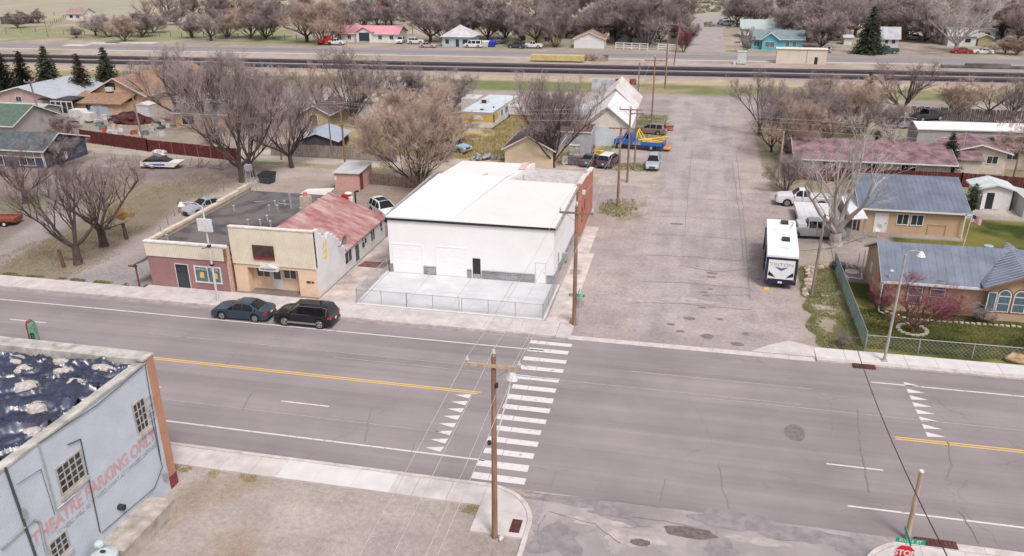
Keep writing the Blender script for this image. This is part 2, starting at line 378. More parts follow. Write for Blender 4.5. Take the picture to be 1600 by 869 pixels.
        if yy > 285:
            sg = mixc((.36,.32,.26), (.27,.26,.20), sm(-.3,.3,n2)); sg = mixc(sg, (.33,.35,.19), .5*sm(.0,.4,n3)); c = mixc(c, sg, sm(285,305,yy))
    return c
def street_soil(x, y):
    c = soil(x, y); n1 = fbm(x,y,.3,41); n2 = fbm(x,y,1.1,43); n4 = fbm(x*.8,y*.06,1.0,45)
    a = mixc((.285,.25,.247), (.345,.308,.303), sm(-.45,.45,n4+.4*n1))
    a = mixc(a, (.385,.335,.32), .6*sm(.05,.5,fbm(x,y,.16,47)))
    m = band(x+.9*n1+.3*n2, -4.2, 6.1, .55)*sm(54.95,56.5,y+n2*.4)
    if y < 64: m *= 1-.75*sm(.0,.35,n1+.25*n2)*(1-sm(59,64,y))
    return mixc(c, a, .93*m)
def soilsheet(name, x0, x1, y0, y1, step, z=0, M=None, fn=None):
    fn = fn or soil
    nx = int((x1-x0)/step)+1; ny = int((y1-y0)/step)+1
    vs = []; cs = []
    for j in range(ny+1):
        y = y0+(y1-y0)*j/ny
        for i in range(nx+1):
            x = x0+(x1-x0)*i/nx; vs.append((x,y,z)); cs += [*fn(x,y), 1]
    fs = [(j*(nx+1)+i, j*(nx+1)+i+1, (j+1)*(nx+1)+i+1, (j+1)*(nx+1)+i) for j in range(ny) for i in range(nx)]
    me = bpy.data.meshes.new(name); me.from_pydata(vs, [], fs); me.update()
    a = me.color_attributes.new('soil', 'FLOAT_COLOR', 'POINT'); a.data.foreach_set('color', cs)
    me.materials.append(M or GM); o = bpy.data.objects.new(name, me); col.objects.link(o); o['kind'] = 'structure'
    return o
GM = groundmat('soil_material')
soilsheet('ground', -120, 62, 44.9, 142, .42)
soilsheet('ground', -45, 45, 14, 44.9, .4)
soilsheet('ground', -360, 260, 142, 330, 1.6)
mb = MB()     # ground beyond, one wide sheet just beneath
mb.quad((-2500,-400,-.03),(2500,-400,-.03),(2500,4500,-.03),(-2500,4500,-.03))
struct('ground', mb, mat('far_soil', (.33,.30,.22), .97, .2, .05, c2=(.26,.24,.18), detail=10))
ROADM = roadmat('highway_asphalt', (.285,.249,.249), (.195,.172,.177), (.015,.7,1), .16, .12)
mb = MB(); mb.quad((-200,35.86,.004),(120,35.86,.004),(120,54.3,.004),(-200,54.3,.004)); struct('road', mb, ROADM)
SIDEM = roadmat('side_street_asphalt', (.36,.325,.325), (.31,.28,.28), (.9,.05,1), .2, .13, worn=(.385,.335,.325))
def ragged(name, xl, xr, y0, y1, z, m_, step=1.2, amp=.5, k=0, cxf=None):
    n = int((y1-y0)/step); vs = []
    for i in range(n+1):
        y = y0+(y1-y0)*i/n
        a = xl(y)+amp*fbm(0,y,.35,k); b = xr(y)+amp*fbm(9,y,.35,k+3)
        vs += [(a,y,z),(b,y,z)]
    mb = MB(); mb.add(vs, [(2*i,2*i+1,2*i+3,2*i+2) for i in range(n)]); return struct(name, mb, m_)
soilsheet('street', -6.4, 8.2, 54.9, 158, .24, .006, None, street_soil)
ragged('street', lambda y: -6.3+.3*sm(33,36,y), lambda y: 9.1, 14, 35.86, .003, roadmat('south_street_asphalt', (.31,.275,.275),(.245,.22,.223),(.5,.5,1),.4,.25,worn=(.37,.33,.32)), amp=.1)
ragged('street', lambda y: -3.4+.002*(y-226), lambda y: 6.4, 226, 345, .008, mat('far_street', (.31,.27,.265),.95,.1,.3), amp=.5)
def ragx(name, x0, x1, ya, yb, z, m_, step=3, amp=.5, k=0, slope=.025):
    n = int((x1-x0)/step); vs = []
    for i in range(n+1):
        x = x0+(x1-x0)*i/n
        vs += [(x,ya+slope*x+amp*fbm(x,0,.2,k),z),(x,yb+slope*x+amp*fbm(x,5,.2,k+3),z)]
    mb = MB(); mb.add(vs, [(2*i,2*i+2,2*i+3,2*i+1) for i in range(n)]); return struct(name, mb, m_)
ragx('road', -420, 260, 211.5, 222, .01, mat('highway_two', (.225,.2,.205),.92,.1,.3,stretch=(.05,1,1)), amp=.15)
mb = MB()
for yo in (213.0, 220.6): mb.quad((-420,yo-.12-.025*420,.016),(260,yo-.12+.025*260,.016),(260,yo+.12+.025*260,.016),(-420,yo+.12-.025*420,.016))
struct('road_marking', mb, mat('far_line', (.5,.48,.46)))
ragx('path', -420, 260, 209.2, 210.8, .012, mat('far_path', (.44,.41,.39),.9,.08,.5), amp=.12)
# railway
bal = mat('rail_ballast', (.022,.016,.020), .95, .3, 1.5); rl = mat('rail_steel', (.16,.14,.15), .5, .05, 1, .3); tie = mat('rail_tie', (.035,.026,.028), .9, .2)
for k, yo in enumerate((186.6, 194.6)):
    t = thing('railway_track', ('nearer' if k == 0 else 'farther')+' railway track on dark ballast crossing behind the town', 'railway track', (0, yo, 0), math.atan(.025), 'railway tracks')
    mb = MB(); mb.hexa([(-420,-2.3,0.01),(260,-2.3,0.01),(260,2.3,0.01),(-420,2.3,0.01)],[(-420,-1.5,.28),(260,-1.5,.28),(260,1.5,.28),(-420,1.5,.28)])
    part('ballast', mb, bal, t, False)
    for s in (-.72,.72):
        mb = MB(); mb.box(-420,260,s-.05,s+.05,.36,.5); part('rail', mb, rl, t, False)
    mb = MB()
    for i in range(-250, 220): mb.box(i*.75-.12+(-60), i*.75+.12-60, -1.25, 1.25, .27, .36)
    o = part('sleepers', mb, tie, t, False); o['kind'] = 'stuff'
# ---------------------------------------------------------------- sidewalks and kerbs
CONC = mat('concrete_walk', (.49,.45,.435), .92, .1, .9, bump=.15); CONC2 = mat('concrete_walk_new', (.54,.52,.51), .9, .05, 1.2)
KERB = mat('kerb_concrete', (.50,.45,.43), .9, .12, 2)
def slabs(name, x0, x1, y0, y1, m_, z=.12, step=1.9, gap=.02, skip=(), jit=.006, ys=1):
    mb = MB(); n = max(1, round((x1-x0)/step)); rnd = random.Random(int(x0*7+y0))
    for i in range(n):
        for j in range(ys):
            a = x0+(x1-x0)*i/n; b = x0+(x1-x0)*(i+1)/n; c = y0+(y1-y0)*j/ys; d = y0+(y1-y0)*(j+1)/ys; zz = z+rnd.uniform(-jit, jit)
            mb.box(a+gap/2, b-gap/2, c+gap/2, d-gap/2, -.02, zz)
    return struct(name, mb, m_)
def kerb(x0, x1, y0, y1, z=.13, step=3):
    mb = MB(); n = max(1, round(abs(x1-x0)/step))
    for i in range(n): mb.box(x0+(x1-x0)*i/n+.008, x0+(x1-x0)*(i+1)/n-.008, y0, y1, -.02, z)
    return struct('kerb', mb, KERB)
# north side
kerb(-200, -9.0, 54.3, 54.52); mb = MB(); mb.quad((-200,53.75,.008),(-8.2,53.75,.008),(-8.2,54.3,.008),(-200,54.3,.008)); struct('gutter', mb, mat('gutter_dirt', (.29,.25,.245),.9,.15,1))
slabs('sidewalk', -200, -60, 54.54, 56.2, CONC, step=2.2)
slabs('sidewalk', -59.8, -45.2, 54.54, 56.5, CONC, step=3)
slabs('sidewalk', -45.2, -25.9, 54.54, 57.1, CONC, step=2.4, ys=1)
slabs('sidewalk', -25.9, -9.0, 54.54, 56.75, CONC, step=2.6)
slabs('sidewalk', -9.0, -7.9, 54.3, 56.75, CONC, z=.05, step=1.1)
slabs('sidewalk', -29.4, -26.1, 57.1, 76, mat('old_concrete', (.46,.39,.36),.95,.22,.5,bump=.2), z=.03, step=3.3, ys=7)
mb = MB()
for i in range(9): mb.box(-10.15, -8.35+(-.5 if i > 5 else 0), 56.8+i*2.6, 59.37+i*2.6, -.02, .06)
struct('sidewalk', mb, mat('old_walk_east', (.52,.455,.42),.95,.15,.8))
# cross gutter over the street mouth, then east side
mb = MB()
for i in range(10): mb.box(-8.0+i*1.75, -6.27+i*1.75, 54.2+.02*i*0, 54.85, -.02, .02)
struct('gutter', mb, mat('cross_gutter', (.50,.455,.44),.9,.1,1.5))
slabs('sidewalk', 9.6, 120, 54.75, 56.3, CONC2, step=2)
kerb(9.6, 120, 54.3, 54.73)
mb = MB(); mb.add([(5.2,54.9,.03),(9.6,54.9,.03),(9.6,56.4,.11),(8.0,57.2,.03),(6.5,56.2,.03)],[(0,1,2,3,4)]); struct('sidewalk', mb, CONC)
# south side
kerb(-200, -9.5, 35.62, 35.86); slabs('sidewalk', -200, -9.5, 33.95, 35.6, CONC, step=1.9)
slabs('sidewalk', -21.2, -14.6, 33.953, 35.597, mat('concrete_light_slab', (.56,.54,.53),.9,.04,1), z=.133, step=2.2, jit=.002)
def arc(cx, cy, r0, r1, a0, a1, z, m_, name, n=14):
    mb = MB()
    for i in range(n):
        t0 = R(a0+(a1-a0)*i/n); t1 = R(a0+(a1-a0)*(i+1)/n)
        q = [(cx+r*math.cos(t), cy+r*math.sin(t)) for r, t in ((r0,t0),(r1,t0),(r1,t1),(r0,t1))]
        mb.hexa([(*p_,-.02) for p_ in q], [(*p_,z) for p_ in q])
    return struct(name, mb, m_)
arc(-9.5, 32.9, 2.7, 2.95, 90, 0, .13, KERB, 'kerb'); arc(-9.5, 32.9, .05, 2.68, 90, 0, .118, CONC, 'sidewalk')
mb = MB(); mb.box(-6.8,-6.56,14,32.9,-.02,.13); struct('kerb', mb, KERB)
mb = MB(); mb.box(-9.5,-6.82,31.9,32.9,-.02,.116); struct('sidewalk', mb, CONC)
arc(12.2, 32.6, 2.75, 3.0, 90, 180, .13, KERB, 'kerb'); arc(12.2, 32.6, .05, 2.73, 90, 180, .118, CONC, 'sidewalk')
kerb(12.2, 120, 35.36, 35.86); slabs('sidewalk', 12.2, 120, 33.4, 35.34, CONC, step=2)
# concrete yard in front of the white garage
slabs('yard_slab', -25.75, -10.55, 57.15, 64.15, mat('new_concrete', (.53,.53,.54), .8, .07, .5, detail=10), z=.10, step=3.8, ys=2, gap=.03, jit=.001)
mb = MB(); mb.box(-25.9,-10.4,56.8,57.12,-.02,.16); mb.box(-26.05,-25.78,57.12,64.1,-.02,.2); mb.box(-10.53,-10.3,57.12,64.1,-.02,.16)
struct('yard_edging', mb, mat('edging', (.60,.59,.585), .8, .04, 1))
# ---------------------------------------------------------------- markings
WP = paintmat('road_paint_white', (.57,.55,.545), (.30,.27,.27), .40); WP2 = paintmat('road_paint_faded', (.36,.32,.32), (.29,.255,.26), .5)
YP = paintmat('road_paint_yellow', (.60,.38,.11), (.30,.24,.17), .38)
ZM = .009
def stripe(mb, x0, x1, y0, y1): mb.quad((x0,y0,ZM),(x1,y0,ZM),(x1,y1,ZM),(x0,y1,ZM))
mb = MB()
stripe(mb,-200,-10.3,37.96,38.09); stripe(mb,9.3,120,37.93,38.06); stripe(mb,-200,-9.4,51.97,52.10); stripe(mb,12.8,120,51.9,52.03)
struct('road_marking', mb, WP)
mb = MB()
for y0, xs in ((41.62, [(-24.8,-21.5),(8.7,11.7)]), (48.75, [(-63.4,-60.2),(-51.9,-48.6),(-39.6,-36.4),(-27.3,-24.5),(-15.1,-12.6)])):
    for a, b in xs: stripe(mb,a,b,y0,y0+.12)
for i in range(1,8): stripe(mb,-24.8-12.1*i,-21.5-12.1*i,41.62,41.74); stripe(mb,8.7+12.1*i,11.7+12.1*i,41.62,41.74); stripe(mb,10+12.1*i,13+12.1*i,48.7,48.82); stripe(mb,-63.4-12*i,-60.2-12*i,48.75,48.87)
struct('road_marking', mb, WP)
mb = MB(); stripe(mb,-200,-12.6,45.1,45.22); stripe(mb,-200,-12.4,45.32,45.44); stripe(mb,13.0,120,45.06,45.18); stripe(mb,13.0,120,45.28,45.40); struct('road_marking', mb, YP)
mb = MB(); stripe(mb,-200,-13.6,40.3,40.36); stripe(mb,-40,-12,48.78,48.84); stripe(mb,-24,8,48.0,48.06); stripe(mb,2,30,47.6,47.66); stripe(mb,-3,9,50.2,50.27); struct('road_marking', mb, WP2)
mb = MB()
ys = [(36.25,36.85),(37.45,38.05),(38.72,39.27),(39.95,40.5),(41.2,41.72),(42.45,43.0),(43.72,44.28),(44.95,45.55),(46.3,46.85),(47.65,48.2),(49.0,49.55),(50.35,50.9),(51.75,52.3),(53.0,53.5)]
rnd = random.Random(3)
for a, b in ys:
    x0, x1 = -10.62+rnd.uniform(-.06,.06), -7.62+rnd.uniform(-.06,.06); c = x0+rnd.uniform(.9,1.2)
    stripe(mb,x0,c-.03,a,b); stripe(mb,c,x1,a+rnd.uniform(-.03,.03),b-rnd.uniform(-.02,.04))
struct('road_marking', mb, WP)
mb = MB()
for i in range(8): y = 38.3+i*.88; mb.add([(-13.0,y,ZM),(-12.96,y+.55,ZM),(-14.0,y+.27,ZM)],[(0,1,2)])
for i in range(8): y = 45.75+i*.87; mb.add([(14.9,y,ZM),(14.9,y+.55,ZM),(15.95,y+.18,ZM)],[(0,1,2)])
struct('road_marking', mb, WP)
# dark asphalt repairs, stains and broken edges
BZ = [0]
def blot(mb, cx, cy, rx, ry, z, n=22, k=0, amp=.3):
    BZ[0] += 1; z = z+.0007*(BZ[0] % 13)
    vs = [(cx,cy,z)]
    for i in range(n):
        t = 2*math.pi*i/n; q = 1+amp*fbm(cx+math.cos(t)*1.3, cy+math.sin(t)*1.3, 1.1, k)
        vs.append((cx+rx*q*math.cos(t), cy+ry*q*math.sin(t), z))
    mb.add(vs, [(0,1+i,1+(i+1)%n) for i in range(n)])
TAR = mat('tar_patch', (.17,.148,.15), .9, .15, 4); PATCH = mat('old_patch', (.235,.212,.222), .92, .14, 1.5)
mb = MB()
blot(mb,7.25,44.6,.62,.95,.010,amp=.12)
for px, py, rx, ry in ((1078,498,.45,.3),(1105,526,.5,.45),(1152,538,.5,.3),(1097,481,.3,.18),(1104,462,.3,.16),(1112,433,.45,.2),(1113,427,.5,.2),(1125,499,.3,.15),(1048,507,.3,.2),(1063,518,.35,.2),(1100,457,.3,.15),(1110,452,.25,.15),(1090,416,.2,.12),(1165,522,.3,.25),(1057,350,.7,.3)):
    x, y = G(px,py); blot(mb,x,y,rx,ry,.013,k=px%7)
struct('road_patch', mb, TAR)
mb = MB()
for px, py, rx, ry in ((1078,832,1.3,.42),(1058,827,.8,.2),(1000,848,.5,.25)):
    x, y = G(px,py); blot(mb,x,y,rx,ry,.012,k=px%7)
struct('road_patch', mb, mat('pothole_dark', (.15,.115,.11), .95, .2, 4))
mb = MB()
for px, py, rx, ry, a in ((1150,815,2.2,.75,.4),(1260,838,2.4,.6,.5),(900,785,2.2,.3,.6),(960,800,1.6,.35,.6),(1130,860,.8,.8,.4),(870,840,1.2,1.2,.6),(1330,855,1.2,.5,.5)):
    x, y = G(px,py); blot(mb,x,y,rx,ry,.011,30,k=px%5,amp=a)
struct('road_patch', mb, PATCH)
mb = MB()
for px, py, rx, ry, a in ((985,840,1.3,.5,.7),(930,815,1.5,.4,.7),(1180,845,1.5,.3,.6),(1075,470,2,.5,.6),(1000,470,1.6,.5,.8)):
    x, y = G(px,py); blot(mb,x,y,rx,ry,.0095,34,k=px%5,amp=a)
struct('road_patch', mb, mat('pale_patch', (.37,.325,.31), .92, .14, 1.5))
# cracks as thin tar lines
CZ = [0]
def crackline(mb, pts, wd=.03, z=.0225, k=0):
    out = []; CZ[0] += 1; z += .0004*CZ[0]
    for (ax,ay),(bx,by) in zip(pts, pts[1:]):
        n = max(2,int(math.hypot(bx-ax,by-ay)/.35))
        for i in range(n): t = i/n; out.append((ax+(bx-ax)*t+.12*fbm(ax+t*9,ay,1.3,k), ay+(by-ay)*t+.12*fbm(bx+t*9,by,1.3,k+3)))
    out.append(pts[-1])
    for (ax,ay),(bx,by) in zip(out, out[1:]):
        dx,dy = bx-ax,by-ay; L = math.hypot(dx,dy)+1e-6; nx,ny = -dy/L*wd/2, dx/L*wd/2
        mb.quad((ax-nx,ay-ny,z),(bx-nx,by-ny,z),(bx+nx,by+ny,z),(ax+nx,ay+ny,z))
mb = MB()
for i, L in enumerate((((1123,725),(1130,765),(1139,795)),((1040,750),(1032,785)),((820,770),(900,778),(960,783),(1038,793)),((945,793),(980,808),(1040,815),(1090,825)),((860,800),(930,820),(970,850)),((870,735),(862,760)),((1180,190),(1150,240),(1160,320),(1167,400),(1172,470)),((1340,640),(1345,700),(1358,770)),((1480,690),(1488,730),(1478,750)),((380,640),(395,610)),((570,690),(580,640)),((640,715),(650,690)),((1175,420),(1120,425),(1060,415)),((1172,462),(1110,461)),((850,805),(840,830),(845,860)),((960,100),(962,104)),((1500,800),(1530,850)))):
    crackline(mb, [G(*q) for q in L], .045 if L[0][1] > 700 else .07, k=i)
for y in (62,66.5,73,79,85,92,111,121): crackline(mb, [(-3.4,y),(0,y+.4),(5.6,y+.2)], .05, k=int(y))
crackline(mb, [(5.3,72),(5.45,88),(5.2,110)], .06, k=3); crackline(mb, [(-.2,82),(-.1,118)], .04, k=9)
struct('road_crack', mb, mat('crack_dark', (.215,.19,.19), .95, .1, 3))
# ================================================================ TREES
def rdir(d, ang, rnd):
    u = d.orthogonal().normalized(); v = d.cross(u); t = rnd.uniform(0, 2*math.pi)
    return (d*math.cos(ang)+(u*math.cos(t)+v*math.sin(t))*math.sin(ang)).normalized()
def gen_tree(seed, kind):
    """bare deciduous tree, height 1: returns (limbs, twigs)"""
    rnd = random.Random(seed); T = MB(); C = MB()
    P = dict(spread=dict(fork=.13, ang=(.3,1.15), nl=7, up=.08, r0=.025, sub=(7,6,5), lens=(.6,.30,.16,.085)),
             upright=dict(fork=.07, ang=(.12,.75), nl=9, up=.07, r0=.016, sub=(8,6,5), lens=(.7,.28,.15,.08)),
             dense=dict(fork=.04, ang=(.1,1.0), nl=12, up=.05, r0=.010, sub=(8,6,5), lens=(.62,.25,.14,.085)),
             open=dict(fork=.18, ang=(.4,1.1), nl=5, up=.10, r0=.036, sub=(6,6,5), lens=(.58,.32,.17,.085)),
             pale=dict(fork=.10, ang=(.2,.75), nl=5, up=.12, r0=.042, sub=(5,4,4), lens=(.66,.32,.17,.10)),
             sparse=dict(fork=.08, ang=(.3,1.1), nl=7, up=.08, r0=.018, sub=(6,5,5), lens=(.62,.30,.17,.10)),
             far=dict(fork=.05, ang=(.15,1.05), nl=11, up=.09, r0=.014, sub=(9,7,4), lens=(.72,.28,.16,.11)))[kind]
    def limb(p, d, L, r, lev):
        n = 5 if lev < 2 else 3; pts = [p]; q = p; dd = d
        for i in range(n):
            dd = (dd+Vector((rnd.gauss(0,.16),rnd.gauss(0,.16),rnd.gauss(0,.10)+P['up']))).normalized()
            q = q+dd*(L/n); pts.append(q)
        rr = [r*(1-.72*i/n) for i in range(n+1)]
        sides = 7 if lev == 0 else (5 if lev == 1 else 3)
        tgt = T if lev <= 2 else C
        for i in range(n): tgt.tube(pts[i], pts[i+1], rr[i], rr[i+1], sides, cap=False)
        return pts, rr, dd
    def twig(p, d, L):
        e = p+d*L; u = d.orthogonal().normalized()*(.0011 if kind != 'far' else .0026); v = d.cross(u)
        mid = p+d*L*.5+Vector((rnd.gauss(0,1),rnd.gauss(0,1),rnd.gauss(0,1)))*L*.08
        C.add([p+u, p-u*.5+v*.86, p-u*.5-v*.86, mid+u*.7, mid-u*.35+v*.6, mid-u*.35-v*.6, e],
              [(0,1,4,3),(1,2,5,4),(2,0,3,5),(3,4,6),(4,5,6),(5,3,6)])
    def grow(p, d, L, r, lev):
        pts, rr, dd = limb(p, d, L, r, lev)
        if lev > 3: return
        k = P['sub'][min(lev, 2)]
        for i in range(k):
            t = rnd.uniform(.2 if lev else .14, 1)*(len(pts)-1); a = min(int(t), len(pts)-2); f = t-a
            q = pts[a].lerp(pts[a+1], f); rad = rr[a]*(1-f)+rr[a+1]*f
            dr = (pts[a+1]-pts[a]).normalized(); nd = rdir(dr, rnd.uniform(.35,.95), rnd); nd.z += .34; nd.normalize()
            ln = P['lens'][lev+1]*rnd.uniform(.65,1.2)*(1.15-.45*t/(len(pts)-1))
            if lev+1 >= 3:
                twig(q, nd, ln)
                for _ in range(4 if kind == 'dense' else (2 if kind in ('open','pale') else 3)):
                    nd2 = rdir(nd, rnd.uniform(.3,.9), rnd); nd2.z += .15; nd2.normalize(); twig(q+nd*ln*rnd.uniform(.25,.8), nd2, ln*rnd.uniform(.45,.8))
            else: grow(q, nd, ln, rad*.62, lev+1)
        twig(pts[-1], dd, L*.3)
    base = Vector((0,0,0)); fk = P['fork']; lean = Vector((rnd.gauss(0,.08), rnd.gauss(0,.08), 1)).normalized()
    top = base+lean*fk
    T.tube(base-Vector((0,0,.01)), base+lean*fk*.25, P['r0']*1.35, P['r0']*1.02, 9, cap=False); T.tube(base+lean*fk*.25, top, P['r0']*1.02, P['r0']*.9, 9, cap=False)
    a0 = rnd.uniform(0, 6.28)
    for i in range(P['nl']):
        an = rnd.uniform(*P['ang']) if i else .12
        az = a0+i*2.4+rnd.uniform(-.4,.4)
        d = Vector((math.sin(an)*math.cos(az), math.sin(an)*math.sin(az), math.cos(an)))
        st = base.lerp(top, rnd.uniform(.75,1)) if kind != 'dense' else base+Vector((math.cos(az),math.sin(az),0))*.02
        grow(st, d, P['lens'][0]*rnd.uniform(.75,1.1), P['r0']*rnd.uniform(*((.38,.55) if kind in ('open','spread','pale') else (.5,.72))), 0)
    h = max(v[2] for v in C.v); xs = sorted(abs(v[0]) for v in C.v)[int(len(C.v)*.96)]
    for M_ in (T, C): M_.v = [(x/h*1, y/h, z/h) for x, y, z in M_.v]
    return T, C, xs/h
def gen_conifer(seed, n=46, dens=26, kind='spruce'):
    rnd = random.Random(seed); T = MB(); C = MB()
    T.tube((0,0,0),(0,0,1),.018,.002,8)
    for i in range(n):
        t = (i+.5)/n; z = .05+.93*t; r = (.25*(1-t)**.85+.015)*rnd.uniform(.8,1.15); k = max(5, int(11*(1-t))+4)
        if kind == 'juniper': r = .22*math.sin(math.pi*min(1,(t*.9+.1)))**.6*rnd.uniform(.7,1.2)
        for j in range(k):
            az = 2*math.pi*(j/k)+rnd.uniform(-.4,.4)+i; rr = r*rnd.uniform(.7,1.12); dz = -rr*.28 if kind == 'spruce' else rr*.5
            d = Vector((math.cos(az)*rr, math.sin(az)*rr, dz)); T.tube((0,0,z), tuple(Vector((0,0,z))+d*.9), .003, .001, 3, False)
            m_ = max(3, int(dens*rr/.25))
            for q in range(m_):
                f = (q+rnd.random())/m_; f = .15+.85*f; p = Vector((0,0,z))+d*f+Vector((rnd.gauss(0,.01),rnd.gauss(0,.01),rnd.gauss(0,.006)))
                s = rnd.uniform(.02,.042)*(1.1-.4*f)
                a = Vector((rnd.gauss(0,1),rnd.gauss(0,1),rnd.gauss(0,.5)-.2)).normalized()*s; b = a.orthogonal().normalized()*s*.34
                C.add([p-b, p+b, p+a+b*.3, p+a*.6-b*.9], [(0,1,2,3)])
    return T, C, .185
def proto(T, C, wd):
    def mk(M_, n):
        me = bpy.data.meshes.new(n); me.from_pydata(M_.v, [], M_.f); me.update(); me.materials.append(None); return me
    return mk(T,'trunk'), mk(C,'crown'), wd
BARK = mat('bark_brown', (.075,.056,.052), .95, .25, 9, bump=.3); BARKP = mat('bark_pale', (.42,.38,.35), .9, .22, 6, bump=.2); BARKR = mat('bark_red', (.17,.07,.075), .9, .2, 6)
TW = {'grey': mat('twigs_grey', (.325,.265,.258), .9, .2, 2), 'tan': mat('twigs_tan', (.46,.34,.275), .9, .2, 2), 'pale': mat('twigs_pale', (.55,.49,.45), .9, .15, 2),
      'dark': mat('twigs_dark', (.24,.18,.175), .9, .2, 2), 'red': mat('twigs_red', (.25,.085,.10), .9, .2, 3), 'yellow': mat('twigs_yellow', (.50,.33,.12), .9, .15, 3)}
NEED = mat('needles_dark', (.045,.062,.028), .85, .35, 3); NEEDB = mat('needles_brownish', (.13,.095,.05), .9, .3, 3)
PR = {}
for k, seeds in (('spread',(1,2,3)),('upright',(4,5)),('dense',(6,7)),('open',(8,9)),('pale',(13,14)),('sparse',(15,16)),('far',(10,11,12))):
    PR[k] = [proto(*gen_tree(s, k)) for s in seeds]
PR['spruce'] = [proto(*gen_conifer(s)) for s in (20,21)]; PR['juniper'] = [proto(*gen_conifer(22, 30, 22, 'juniper'))]
def pollard():
    x, y = G(198,374); t = thing('pollard_tree', 'pollard stump with yellow upright shoots on the empty lot', 'tree', (x,y,0))
    mb = MB(); mb.tube((0,0,0),(-.12,0,1.7),.2,.17,9); part('trunk', mb, BARK, t, False)
    o = bpy.data.objects.new('crown', PR['dense'][1][1]); o.parent = t; col.objects.link(o); o.location = (-.12,0,1.55); o.scale = (2.6,2.6,2.0)
    o.material_slots[0].link = 'OBJECT'; o.material_slots[0].material = TW['yellow']
TREE_N = 0
def tree(label, px, py, ptop, halfw, kind='spread', tw='grey', bark=None, name='bare_tree', cat='tree', group='bare trees around the houses', idx=None, rz=None, h=None, pos=None):
    """trunk base at pixel (px,py), height from the pixel row of its top, half crown width in pixels"""
    global TREE_N
    TREE_N += 1; rnd = random.Random(TREE_N*17)
    x, y = pos if pos else G(px, py); hh = h or HT(px, py, ptop)
    ps = PR[kind]; p_ = ps[(idx if idx is not None else TREE_N) % len(ps)]
    dist = math.sqrt(x*x+y*y+H*H); half = halfw*dist/F; sxy = min(half/p_[2], hh*1.45)
    t = thing(name, label, cat, (x,y,0), rnd.uniform(0,6.28) if rz is None else rz, group)
    for n, me, m_ in (('trunk', p_[0], bark or (BARKP if tw == 'pale' else BARK)), ('crown', p_[1], NEED if kind in ('spruce','juniper') else TW[tw])):
        o = bpy.data.objects.new(n, me); o.parent = t; col.objects.link(o)
        o.material_slots[0].link = 'OBJECT'; o.material_slots[0].material = m_; o.scale = (sxy, sxy, hh)
    return t
# ================================================================ VEHICLES
TYRE = mat('tyre_rubber', (.02,.02,.02), .85, .1); RIM = mat('rim_alloy', (.45,.45,.46), .3, .05, 5, .7); BLK = mat('black_plastic', (.018,.018,.02), .45)
CHR = mat('chrome', (.6,.6,.62), .2, .02, 4, .9); LAMP = mat('headlight_glass', (.55,.56,.57), .15, .05); TAIL = mat('taillight_red', (.45,.02,.02), .25, .05); PLATE = mat('plate_white', (.65,.65,.66), .5, .02)
AMB = mat('amber_lens', (.6,.2,.03), .3)
CGL = mat('car_glass', (.008,.009,.012), .06, .05, spec=.42)
def paint(name, c, metal=.3, rough=.35): return mat('paint_'+name, c, rough, .03, 1, metal, coat=.35)
KIND = {
 # L, W, wheelbase front/rear x as fraction, tyre radius, ground clearance, profile x(fraction of L from the tail, 0..1), z
 'sedan': dict(L=4.8, W=1.82, wx=(.205,.795), tr=.33, cl=.2, belt=.92, hood=[(0,.80),(.02,.98),(.17,1.04),(.19,1.05)], top=[(.14,1.04),(.29,1.40),(.40,1.46),(.52,1.44),(.70,1.0)], front=[(.70,1.0),(.86,.90),(.96,.78),(1,.58)], pil=[(.20,.235),(.41,.425),(.57,.583),(.66,.70)]),
 'suv': dict(L=4.8, W=1.92, wx=(.195,.80), tr=.39, cl=.26, belt=1.10, hood=[(0,.95),(.01,1.1)], top=[(.01,1.12),(.07,1.70),(.16,1.76),(.55,1.74),(.73,1.18)], front=[(.73,1.18),(.90,1.08),(.975,.95),(1,.72)], pil=[(.06,.10),(.25,.27),(.455,.475),(.67,.73)]),
 'wagon': dict(L=4.6, W=1.78, wx=(.20,.80), tr=.33, cl=.22, belt=.98, hood=[(0,.8),(.01,.98)], top=[(.01,1.0),(.06,1.52),(.15,1.60),(.52,1.56),(.72,1.02)], front=[(.72,1.02),(.90,.92),(.975,.8),(1,.6)], pil=[(.05,.09),(.26,.28),(.45,.47),(.66,.72)]),
 'van': dict(L=5.1, W=1.95, wx=(.19,.80), tr=.36, cl=.24, belt=1.15, hood=[(0,1.0),(.01,1.15)], top=[(.01,1.17),(.03,1.9),(.08,1.98),(.66,1.94),(.83,1.22)], front=[(.83,1.22),(.95,1.05),(.985,.9),(1,.7)], pil=[(.03,.06),(.30,.33),(.54,.57),(.76,.82)]),
 'pickup': dict(L=5.7, W=1.98, wx=(.20,.80), tr=.41, cl=.38, belt=1.22, bed=.385, hood=[(0,1.2),(.385,1.24)], top=[(.385,1.26),(.41,1.82),(.47,1.90),(.60,1.88),(.705,1.30)], front=[(.705,1.30),(.90,1.22),(.97,1.12),(1,.85)], pil=[(.385,.40),(.525,.54),(.54,.541),(.66,.70)]),
 'oldpickup': dict(L=5.2, W=1.9, wx=(.22,.80), tr=.38, cl=.36, belt=1.15, bed=.44, hood=[(0,1.12),(.44,1.15)], top=[(.44,1.17),(.46,1.68),(.50,1.74),(.60,1.72),(.67,1.2)], front=[(.67,1.2),(.92,1.12),(.985,1.05),(1,.8)], pil=[(.44,.455),(.455,.456),(.456,.457),(.63,.66)]),
}
def lerpP(P_, x):
    if x <= P_[0][0]: return P_[0][1]
    for (a, za), (b, zb) in zip(P_, P_[1:]):
        if x <= b: return za+(zb-za)*(x-a)/(b-a) if b > a else zb
    return P_[-1][1]
